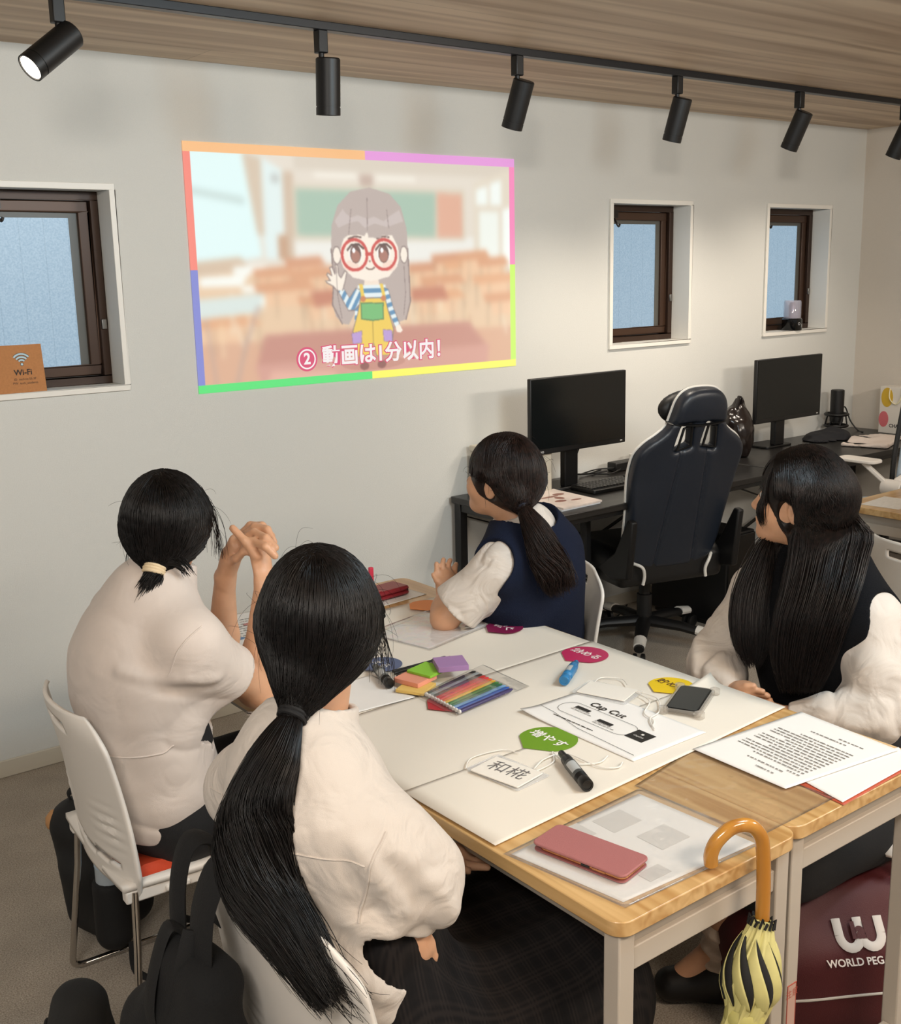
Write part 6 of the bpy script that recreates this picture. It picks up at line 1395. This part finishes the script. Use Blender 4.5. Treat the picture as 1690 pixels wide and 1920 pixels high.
def shirt3_base(p):
    d = torso_cloth(p, J3, -.004)
    for s, e in (('L', .78), ('R', .78)):
        a, b = np.array(J3['sh'+s]), np.array(J3['el'+s]); d = smin(d, cone(p, a, a+(b-a)*(e+.25), .056, .080), .05)
    return d + .003*vnoise(p, (12, 12, 12), 31) + .008*crease(p, (9, 9, 9), 33)
def shirt3(p):
    d = neck_cut(p, J3, shirt3_base(p))
    d = smax(d, .70-p[:, 2], .01)
    for s, e in (('L', .80), ('R', .80)):
        a, b = np.array(J3['sh'+s], np.float32), np.array(J3['el'+s], np.float32); L = np.linalg.norm(b-a); ax = (b-a)/L; t = (p-a)@ax; near = np.linalg.norm(p-(a+ax*L*e), axis=1) < .16
        d = np.where(near, smax(d, t-L*e, .004), d); d = np.where(near, smax(d, -np.maximum(cone(p, a+ax*L*(e-.14), b, .056, .062), L*(e-.15)-t), .004), d)
    return np.minimum(d, collar_sdf(p, J3, .068, -.03, .034, .007))
sh3 = sdf_obj('shirt', shirt3, (1.68, 2.10, .66), (2.32, 2.62, 1.07), .0048, M_shirt, p3)
a3, b3 = np.array(J3['shL']), np.array(J3['elL'])
def vest_fn(J, ex, hem, arm_r=.083, neck_r=.082, ndrop=.0):
    def f(p):
        d = torso_cloth(p, J, ex) + .0035*vnoise(p, (9, 9, 15), 41)
        for s, o in (('L', 'R'), ('R', 'L')):
            a, b, e = np.array(J['sh'+s]), np.array(J['sh'+o]), np.array(J['el'+s]); n = unit(a-b); d = smax(d, -cone(p, a+n*.052+np.array([0, 0, .03]), a+n*.05+(e-a)*.62+n*.01, arm_r*.86, arm_r), .006)
        c = np.array(J['c7']); d = smax(d, -cone(p, c+np.array([0, 0, .02]), c+np.array([0, 0, .12]), neck_r-.012, neck_r), .006)
        if ndrop: d = smax(d, -cone(p, c+np.array(J['tf'])*.11+np.array([0, 0, .03]), c+np.array(J['tf'])*.13-np.array([0, 0, ndrop]), .06, .006), .008)
        return smax(d, hem-p[:, 2], .008)
    return f
ve3 = sdf_obj('knit_vest', vest_fn(J3, .012, .50, .083, .104), (1.78, 2.08, .46), (2.36, 2.62, 1.06), .0048, M_navy, p3)
sdf_obj('skirt', skirt_fn(J3, 0, .30), np.minimum(J3['knL'], J3['pelvis'])-np.array((.25, .25, .30)), np.maximum(J3['knR'], J3['pelvis'])+np.array((.25, .3, .2)), .011, M_check, p3)
T3 = (1.945, 2.222, 1.058)
TC3 = [T3, (1.948, 2.172, 1.000), (1.962, 2.142, .930), (1.985, 2.130, .870), (1.997, 2.120, .828)]
def tail3(p, q): return chain(p, TC3[:4], [.013, .020, .026, .014], .02)
cap3 = cap_sdf(J3, T3, rad=(.091, .106, .107), off=(0, -.014, .018), extra=tail3, ear=(-1,))
g3 = combed(J3, cap3, T3, 1500, K=16, seed=21)
tl3 = tail(TC3, [.013, .034, .045, .046, .036], 1500, 18, 22, tipvar=.45, wav=.008)
w3 = wisps((local(J3, (-.075, .03, .075))[0], local(J3, (-.01, .075, .09))[0]), (local(J3, (-.080, .058, .0))[0], local(J3, (-.045, .092, .028))[0]), 240, seed=24, j=.003, sag=tuple(J3['R']@np.array((-.006, .012, .012))))
w3 = hug(w3, J3, cap3)
temple3 = hug(wisps((local(J3, (-.008, .060, .104))[0], local(J3, (-.006, .030, .118))[0]), (local(J3, (-.080, .042, .010))[0], local(J3, (-.088, -.01, .0))[0]), 420, seed=27, j=.003, sag=tuple(J3['R']@np.array((-.030, .008, .022)))), J3, cap3)
hb3 = hair(p3, M_hairb, cap3, np.minimum(np.array(J3['head'])-.17, (1.9, 2.05, .78)), np.maximum(np.array(J3['head'])+.16, (2.06, 2.2, 1.0)), [(g3, .0012), (tl3, .0011), (w3, .0010), (temple3, .0011)], [(flyaway(J3, cap3, 40, 25, .04), .0004)])
tie_ring(hb3, T3, np.array(TC3[1])-T3, .0175, mat('navy_tie', '#171b2c', .8), .005, 2)

# ---- student with long straight hair (right)
J4 = seated(2.29, 1.47, math.pi)
J4.update(waist=(2.270, 1.475, .68), chest=(2.240, 1.487, .835), upper=(2.240, 1.495, .935), c7=(2.272, 1.497, 1.008), head=(2.216, 1.540, 1.140), hf=(-.40, .915, .06), shL=(2.225, 1.335, .878), shR=(2.228, 1.660, .885),
    elL=(2.150, 1.262, .700), elR=(2.105, 1.690, .715), wrL=(2.060, 1.420, .672), wrR=(2.040, 1.575, .695), rw=.95,
    palmL=[(2.040, 1.465, .668), (2.035, 1.480, .666)], fingL=[[(2.03, 1.48, .664), (2.03, 1.52, .655)], [(2.04, 1.485, .664), (2.045, 1.525, .652)], [(2.05, 1.485, .664), (2.06, 1.52, .65)]],
    palmR=[(2.022, 1.535, .706), (2.018, 1.520, .712)], fingR=[[(2.010, 1.522, .716), (2.012, 1.500, .727), (2.018, 1.478, .728)], [(2.020, 1.515, .712), (2.024, 1.492, .718), (2.030, 1.472, .716)], [(2.030, 1.515, .706), (2.036, 1.492, .706), (2.042, 1.475, .702)], [(2.008, 1.535, .720), (2.004, 1.512, .734), (2.010, 1.496, .738)]],
    hipL=(2.27, 1.385, .51), hipR=(2.27, 1.555, .51), knL=(1.89, 1.385, .50), knR=(1.88, 1.56, .50), anL=(1.885, 1.470, .13), anR=(1.60, 1.565, .12), toeL=(1.80, 1.540, .04), toeR=(1.48, 1.60, .04))
p4 = make_person('person with very long straight black hair in a black vest, looking left', J4, h=.0042)
def shirt4_base(p):
    d = torso_cloth(p, J4, .0)
    for s in 'LR':
        a, e, w = np.array(J4['sh'+s]), np.array(J4['el'+s]), np.array(J4['wr'+s]); m = e*.5+w*.5
        d = smin(d, chain(p, [a, a*.5+e*.5, e, m, w], [.050, .060, .060, .054, .036], .03), .05)
    return d + .004*vnoise(p, (11, 11, 12), 51) + .011*crease(p, (9, 9, 6), 53)*np.clip((.93-p[:, 2])/.10, .15, 1)
shirt4_1 = ridges(shirt4_base, [([(2.20, 1.25, .86), (2.17, 1.22, .80), (2.15, 1.21, .74)], .010), ([(2.15, 1.70, .80), (2.10, 1.70, .74), (2.06, 1.67, .70)], .010), ([(2.08, 1.64, .74), (2.05, 1.63, .70)], .008), ([(2.12, 1.24, .70), (2.09, 1.30, .69)], .008)])
def shirt4(p):
    d = neck_cut(p, J4, shirt4_1(p)); d = smax(d, .56-p[:, 2], .01)
    for s in 'LR':
        w = np.array(J4['wr'+s], np.float32); e = np.array(J4['el'+s], np.float32); ax = unit(w-e).astype(np.float32); t = (p-w)@ax; near = np.linalg.norm(p-w, axis=1) < .09
        d = np.where(near, smax(d, t-.010, .006), d)
    return np.minimum(d, collar_sdf(p, J4, .072, -.03, .036, .007))
sh4 = sdf_obj('shirt', shirt4, (1.95, 1.10, .52), (2.46, 1.86, 1.10), .0048, M_shirt, p4)
ve4 = sdf_obj('knit_vest', vest_fn(J4, .013, .53, .074, .098, .15), (1.98, 1.2, .49), (2.48, 1.8, 1.08), .0055, M_blackk, p4)
M_skirtb = mat('black_skirt', '#121214', .9, bump=.2, bscale=500)
sdf_obj('skirt', skirt_fn(J4, 0, .30, .06), (1.70, 1.08, .26), (2.52, 1.92, .72), .009, M_skirtb, p4)
M_sock = mat('cream_sock', '#cdbcab', .9, bump=.4, bscale=300)
for s in 'LR':
    an, to, kn = np.array(J4['an'+s]), np.array(J4['toe'+s]), np.array(J4['kn'+s])
    obj('sock', sdf_mesh('sock', lambda p: smax(cone(p, an-np.array([0, 0, .05]), an+(kn-an)*.22, .046, .050) + .006*np.sin(p[:, 2]*160) + .006*vnoise(p, (40, 40, 40), 61), -(an[2]-.06-p[:, 2])*-1 if False else p[:, 2]-(an[2]+.075), .006), an-.13, an+.16, .006), M_sock, p4, smooth=False)
    so = obj('shoe', sdf_mesh('shoe', lambda p: smax(smin(cone(p, an*np.array([1, 1, 0])+np.array([0, 0, .055]), to, .047, .040), ell(p, an*np.array([1, 1, 0])+np.array([0, 0, .07]), (.05, .048, .06)), .04), .003-p[:, 2], .005), np.minimum(an, to)-.13, np.maximum(an, to)+.1, .006), M_black if s == 'L' else mat('beige_shoe', '#b39f90', .8), p4, smooth=False)
# hair: crown cap, a curtain over the near shoulder, a lock over the far one
def curtain(p, q):
    d = None
    for pts, rr in CUR:
        c = chain(p, pts, [r if i < 2 else r*.72 for i, r in enumerate(rr)], .02); d = c if d is None else smin(d, c, .045)
    return d
hl = lambda *v: tuple(local(J4, v)[0])
# edges of the curtain of hair over the near shoulder and of the lock over the far one
RL = [(2.154, 1.510, 1.121), (2.153, 1.504, 1.072), (2.137, 1.499, 1.012), (2.114, 1.494, 0.953), (2.085, 1.489, 0.897), (2.069, 1.485, 0.837), (2.060, 1.475, 0.778), (2.065, 1.458, 0.727)]
RR = [(2.319, 1.425, 1.110), (2.290, 1.410, 1.066), (2.223, 1.378, 1.020), (2.167, 1.356, 0.973), (2.130, 1.351, 0.920), (2.110, 1.357, 0.861), (2.093, 1.366, 0.800), (2.075, 1.378, 0.748)]
FL = [(2.180, 1.608, 1.036), (2.122, 1.611, 0.980), (2.081, 1.608, 0.922), (2.058, 1.597, 0.864), (2.047, 1.577, 0.806), (2.056, 1.551, 0.760)]
FR = [(2.211, 1.584, 1.035), (2.183, 1.565, 0.978), (2.154, 1.552, 0.920), (2.130, 1.541, 0.862), (2.107, 1.531, 0.804), (2.079, 1.533, 0.760)]
def sheet(p, EL, ER, r, d=None):
    n = len(EL)*3; t = np.linspace(0, len(EL)-1.5, n); I = lambda E: np.stack([np.interp(t, np.arange(len(E)), np.array(E)[:, k]) for k in range(3)], 1)
    for k, (a, b) in enumerate(zip(I(EL), I(ER))): rr = r*min(1, .35+.65*(n-1-k)/4, .45+.55*k/5); c = cone(p, a*.95+b*.05, b*.90+a*.10, rr, rr); d = c if d is None else smin(d, c, .02)
    return d
def curtain(p, q):
    d = sheet(p, RL[1:], RR[1:], .017); d = smin(d, sheet(p, FL, FR, .013), .02)
    for x, y0, y1 in ((-.060, -.055, -.050), (-.03, -.075, -.070), (.02, -.078, -.074), (.065, -.04, -.03)): d = smin(d, cone(q, (x, y0, .01), (x, y1, -.085), .044, .034), .04)
    return smin(d, cone(p, hl(.072, -.02, -.05), tuple((np.array(FL[0])+np.array(FR[0]))/2), .03, .022), .04)
def ear_gap(p, q): return ell(q, (-.085, .012, -.030), (.030, .026, .040))
_c4 = cap_sdf(J4, None, rad=(.091, .107, .108), off=(0, -.014, .018), nape=None)
def cap4(p):
    q = (p-np.asarray(J4['head'], np.float32))@J4['R']; d = smin(_c4(p), curtain(p, q), .055)
    d = smax(d, -ear_gap(p, q), .008); return smax(d, -ell(q, (-.02, .10, -.06), (.075, .065, .085)), .01)
def falling(n, EL, ER, heads, seed=0, K=26, depth=(.010, .024), nrm=(-.82, -.55, .14)):
    """straight hair: over the skull from the parting (snapped to the cap), then down between the two edges of its sheet"""
    rs = np.random.default_rng(seed); out = []; offs = []; m = len(EL); H0, H1 = np.array(heads[0]), np.array(heads[1])
    for i in range(n):
        f = rs.uniform(0, 1.05); hd = H0*(1-min(f, 1))+H1*min(f, 1) + rs.normal(0, .003, (len(H0), 3)); o = rs.uniform(*depth)
        low = np.array(EL)*(1-f)+np.array(ER)*f + np.array(nrm)*o + rs.normal(0, .004, 3)
        P = np.array([tuple(v) for v in cat(list(hd)+list(low), 4)]); t = np.linspace(0, 1-.30*rs.uniform(0, 1)**2.2, K)*(len(P)-1); i0 = np.minimum(t.astype(int), len(P)-2); fr_ = (t-i0)[:, None]
        Q = P[i0]*(1-fr_)+P[i0+1]*fr_; wv = np.sin(t/len(P)*rs.uniform(3, 8)+rs.uniform(0, 6))[:, None]*rs.normal(0, 1, 3)*.0018; out.append(Q+wv); offs.append((t < 4*(len(hd)-1)+.5).astype(float))
    P = np.stack(out); w = np.stack(offs).reshape(-1, 1); W = P.reshape(-1, 3).astype(np.float32); S_ = snap(W, cap4, 0, 1, 3)
    S_ = S_ + grad(cap4, S_)*np.repeat(rs.uniform(.0005, .004, n), K)[:, None]; near = np.linalg.norm(S_-W, axis=1, keepdims=True) < .05
    fn = cap4(W); push = np.where(fn < .001, .0015-fn, 0)[:, None]*grad(cap4, W); return np.where((w > 0) & near, S_, W+push).reshape(n, K, 3)
N_HEAD = [[hl(-.012, .035, .118), hl(-.065, .020, .090), hl(-.092, -.010, .030), hl(-.090, -.022, -.030)], [hl(.0, -.04, .120), hl(-.015, -.095, .070), hl(-.022, -.118, .020), hl(-.024, -.120, -.015)]]
F_HEAD = [[hl(.02, .045, .112), hl(.070, .035, .080), hl(.090, .015, .020), hl(.090, .012, -.04)], [hl(.01, -.03, .120), hl(.075, -.03, .080), hl(.092, -.03, .010), hl(.088, -.03, -.05)]]
bang = wisps((hl(-.020, .058, .105), hl(-.040, .050, .10)), (hl(-.066, .078, -.075), hl(-.070, .066, -.045)), 130, seed=33, j=.006, sag=tuple(J4['R']@np.array((-.012, .016, .016))))
temple = hug(wisps((hl(-.012, .062, .105), hl(-.010, .030, .118)), (hl(-.080, .040, .012), hl(-.090, -.01, .0)), 600, seed=37, j=.003, sag=tuple(J4['R']@np.array((-.030, .008, .022)))), J4, cap4)
bang = hug(bang, J4, cap4)
bang2 = wisps((hl(.02, .065, .10), hl(-.03, .06, .10)), (hl(.03, .103, .022), hl(-.040, .098, .018)), 150, seed=34, j=.004, sag=tuple(J4['R']@np.array((0, .022, .02))))
bang2 = hug(bang2, J4, cap4)
h4 = hair(p4, M_hairl, cap4, (1.99, 1.27, .72), (2.42, 1.72, 1.30), [(falling(4200, RL[1:], RR[1:], N_HEAD, 31), .00095), (falling(1000, FL, FR, F_HEAD, 32, depth=(.006, .016)), .00095), (bang, .0009), (bang2, .0010), (temple, .0010)], [(flyaway(J4, cap4, 30, 36, .03), .0003)])

# ---- student cut by the right edge
J5 = seated(3.47, 1.81, math.radians(-16), .06); J5['shL'] = (3.505, 1.945, .925); J5['elL'] = (3.55, 1.965, .74); J5['wrL'] = (3.70, 1.95, .76)
p5 = make_person('person cut by the right edge in a white shirt and black vest', J5, h=.008, eyes=False)
def shirt5(p):
    d = torso_cloth(p, J5, 0)
    for s in 'LR': a, e, w = np.array(J5['sh'+s]), np.array(J5['el'+s]), np.array(J5['wr'+s]); d = smin(d, chain(p, [a, e, w], [.064, .064, .04], .03), .04)
    return smax(neck_cut(p, J5, d + .006*vnoise(p, (12, 12, 12), 71)), .5-p[:, 2], .01)
sdf_obj('shirt', shirt5, (3.2, 1.5, .45), (3.9, 2.2, 1.1), .009, M_shirt, p5); sdf_obj('knit_vest', vest_fn(J5, .008, .5), (3.2, 1.5, .45), (3.9, 2.2, 1.1), .009, M_blackk, p5)
sdf_obj('skirt', skirt_fn(J5, 0, .3), (3.2, 1.35, .25), (4.2, 2.25, .75), .014, M_skirtb, p5)
cap5 = cap_sdf(J5, None, nape=None); hair(p5, M_hairl, cap5, np.array(J5['head'])-.18, np.array(J5['head'])+.18, [], h=.008)
# ------------------------------------------------------------------ bags on and under the chairs
M_bagk = mat('black_nylon', '#0b0b0c', .75, bump=.3, bscale=600); M_bagk2 = mat('black_canvas', '#0e0e0f', .9, bump=.3, bscale=400)
def rbox(p, c, R, h, r):
    q = np.abs((p-np.asarray(c, np.float32))@np.asarray(R, np.float32)) - (np.asarray(h, np.float32)-r); return np.linalg.norm(np.maximum(q, 0), axis=1) + np.minimum(q.max(1), 0) - r
def rot(yaw, pitch=0.0, roll=0.0): return np.array(Euler((roll, pitch, yaw)).to_matrix())
def strap(P, w, th=.003, n=6): return MB().tube(cat(P, n), w/2, 8, flat=th/w*2)
k1 = thing('backpack', 'black backpack on the floor left of the polo shirt student, with a bottle pocket', 'bag', (.86, 2.62, 0))
R1 = rot(math.radians(20), math.radians(-6))
def bk1(p):
    d = rbox(p, (.895, 2.70, .18), R1, (.085, .125, .175), .07); d = smin(d, rbox(p, (.845, 2.66, .13), R1, (.045, .09, .11), .045), .03)
    return smax(d + .010*vnoise(p, (12, 12, 12), 81), .003-p[:, 2], .006)
obj('bag_body', sdf_mesh('bag_body', bk1, (.6, 2.3, -.02), (1.1, 2.95, .52), .009), M_bagk, k1)
obj('side_pocket', sdf_mesh('side_pocket', lambda p: smax(cone(p, (.855, 2.545, .07), (.855, 2.545, .21), .048, .046), p[:, 2]-.215, .01), (.78, 2.47, .0), (.93, 2.62, .25), .007), M_bagk, k1)
obj('carry_loop', strap([(.85, 2.75, .33), (.835, 2.75, .37), (.85, 2.73, .385), (.87, 2.72, .34)], .02), M_bagk2, k1)
obj('floor_strap', strap([(.88, 2.50, .05), (.86, 2.43, .012), (.90, 2.37, .009), (.97, 2.40, .01), (1.03, 2.45, .02), (1.05, 2.52, .03), (1.0, 2.52, .06)], .02), M_bagk2, k1)
bt = thing('water_bottle', 'pale blue bottle standing in the backpack pocket', 'bottle', (.855, 2.545, .09))
obj('bottle_body', MB().lathe([(0, .09), (.034, .09), (.036, .10), (.036, .255), (0, .255)], 28, (.855, 2.545, 0)), mat('bottle_grey', '#aab4bb', .4), bt)
obj('bottle_cap', MB().lathe([(0, .2555), (.037, .2555), (.037, .28), (.033, .305), (.020, .322), (0, .327)], 28, (.855, 2.545, 0)), mat('bottle_blue', '#a9bfd2', .45), bt)
tag(obj('key_charm', sdf_mesh('key_charm', lambda p: ell(p, (.80, 2.77, .30), (.024, .024, .03)) + .003*vnoise(p, (120, 120, 120), 5), (.755, 2.73, .25), (.845, 2.82, .35), .005), mat('tan_fluff', '#b98a5c', .9)), 'small tan fluffy charm hanging on the backpack by the wall', 'charm')
k2 = thing('backpack', 'black backpack hanging behind the nearest chair by its shoulder straps', 'bag', (.55, 1.38, .2))
R2 = rot(math.radians(6), math.radians(10))
def bk2(p):
    d = rbox(p, (.560, 1.44, .40), R2, (.058, .145, .19), .05); d = smin(d, rbox(p, (.580, 1.425, .585), R2, (.045, .09, .12), .045), .06); d = smin(d, rbox(p, (.50, 1.44, .34), R2, (.04, .12, .12), .035), .02)
    return d + .007*vnoise(p, (10, 10, 14), 83)
obj('bag_body', sdf_mesh('bag_body', bk2, (.36, 1.2, .15), (.72, 1.71, .78), .008), M_bagk2, k2)
obj('shoulder_strap', strap([(.60, 1.50, .66), (.615, 1.52, .76), (.64, 1.52, .822), (.68, 1.52, .80), (.69, 1.525, .72), (.68, 1.53, .66)], .055, .008), M_bagk2, k2)
obj('shoulder_strap', strap([(.59, 1.40, .66), (.60, 1.40, .77), (.632, 1.395, .832), (.668, 1.39, .80), (.672, 1.39, .70)], .07, .009), M_bagk2, k2)
obj('loose_strap', strap([(.60, 1.47, .70), (.575, 1.475, .72), (.545, 1.47, .66), (.53, 1.46, .60), (.535, 1.44, .57), (.55, 1.42, .60), (.57, 1.41, .68), (.59, 1.41, .74)], .035, .004), M_bagk, k2)
obj('zip_line', MB().tube([V(p) for p in snap(np.array([(.47, 1.57, .46), (.46, 1.51, .47), (.46, 1.44, .47), (.46, 1.37, .465), (.48, 1.31, .46)]), bk2, .001).astype(float)], .003, 6), M_bagk, k2)
k3 = thing('pouch_bag', 'small rounded black bag with piping at the bottom left corner', 'bag', (.55, 1.86, 0))
R3 = rot(math.radians(-25), math.radians(-8))
bk3 = lambda p: smax(rbox(p, (.555, 1.86, .19), R3, (.055, .12, .19), .052) + .006*vnoise(p, (12, 12, 12), 85), .003-p[:, 2], .005)
obj('bag_body', sdf_mesh('bag_body', bk3, (.36, 1.66, -.02), (.76, 2.06, .44), .008), M_bagk, k3)
pp_ = [(R3@np.array((-.048, .10*math.cos(a), .165*math.sin(a)))+np.array((.555, 1.86, .19))) for a in np.linspace(-.3, 3.44, 24)]
obj('piping', MB().tube([V(p) for p in snap(np.array(pp_), bk3, .001).astype(float)], .004, 8), M_bagk2, k3)
# red sports bag under the right hand table
k4 = thing('sports_bag', 'dark red sports bag with white lettering under the right hand table', 'bag', (2.08, 1.27, 0))
R4 = rot(math.radians(-32), 0, math.radians(-14))
bk4 = lambda p: smax(smin(rbox(p, (2.10, 1.28, .13), rot(math.radians(-32)), (.30, .15, .13), .07), rbox(p, (2.10, 1.295, .22), R4, (.27, .11, .11), .09), .05) + .006*vnoise(p, (9, 9, 9), 87), .003-p[:, 2], .005)
obj('bag_body', sdf_mesh('bag_body', bk4, (1.7, .95, -.02), (2.5, 1.65, .40), .009), mat('dark_red_nylon', '#470b10', .6, bump=.3, bscale=500), k4)
X4 = np.array((math.cos(math.radians(-32)), math.sin(math.radians(-32)), 0)); N4 = np.array((X4[1], -X4[0], 0)); C4_ = np.array((2.10, 1.28, 0))
pl = [C4_ + X4*u + N4*.16 + np.array((0, 0, .13)) for u in np.linspace(-.27, .27, 20)]
obj('piping', MB().tube([V(p) for p in snap(np.array(pl), bk4, .001).astype(float)], .003, 8), mat('piping_grey', '#b9b2a8', .5), k4)
M_wl = mat('bag_lettering', '#cfc8c2', .6)
nb = V(N4*.72 + np.array((0, 0, .69))).normalized()
c4 = snap((C4_ - X4*.03 + N4*.13 + np.array((0, 0, .25)))[None], bk4, .004)[0].astype(float); ub = V((0, 0, 1)) - nb*nb.z
text_obj('lettering', 'WORLD PEGASUS', .022, M_wl, tuple(c4 - np.array(ub.normalized())*.045), tuple(X4), tuple(ub), k4, offset=.0005)
em = MB(); o4 = V(c4) + ub.normalized()*.012
for sx in (-1, 1): em.tube([o4 + V(X4)*(sx*.024 + .021*math.cos(a)*1.1) + ub.normalized()*(.028*math.sin(a)) for a in np.linspace(math.pi*1.0, math.pi*2, 12)], .010, 8, flat=.25, up=tuple(nb))
for x in (-.047, 0, .047): em.tube([o4 + V(X4)*x, o4 + V(X4)*x + ub.normalized()*.035], .010, 8, flat=.25, up=tuple(nb))
obj('emblem', em, M_wl, k4)
text_obj('emblem_lettering', 'lal', .045, bpy.data.materials['dark_red_nylon'], tuple(o4 + nb*.004 + ub.normalized()*.006), tuple(X4), tuple(ub), k4, offset=.003)
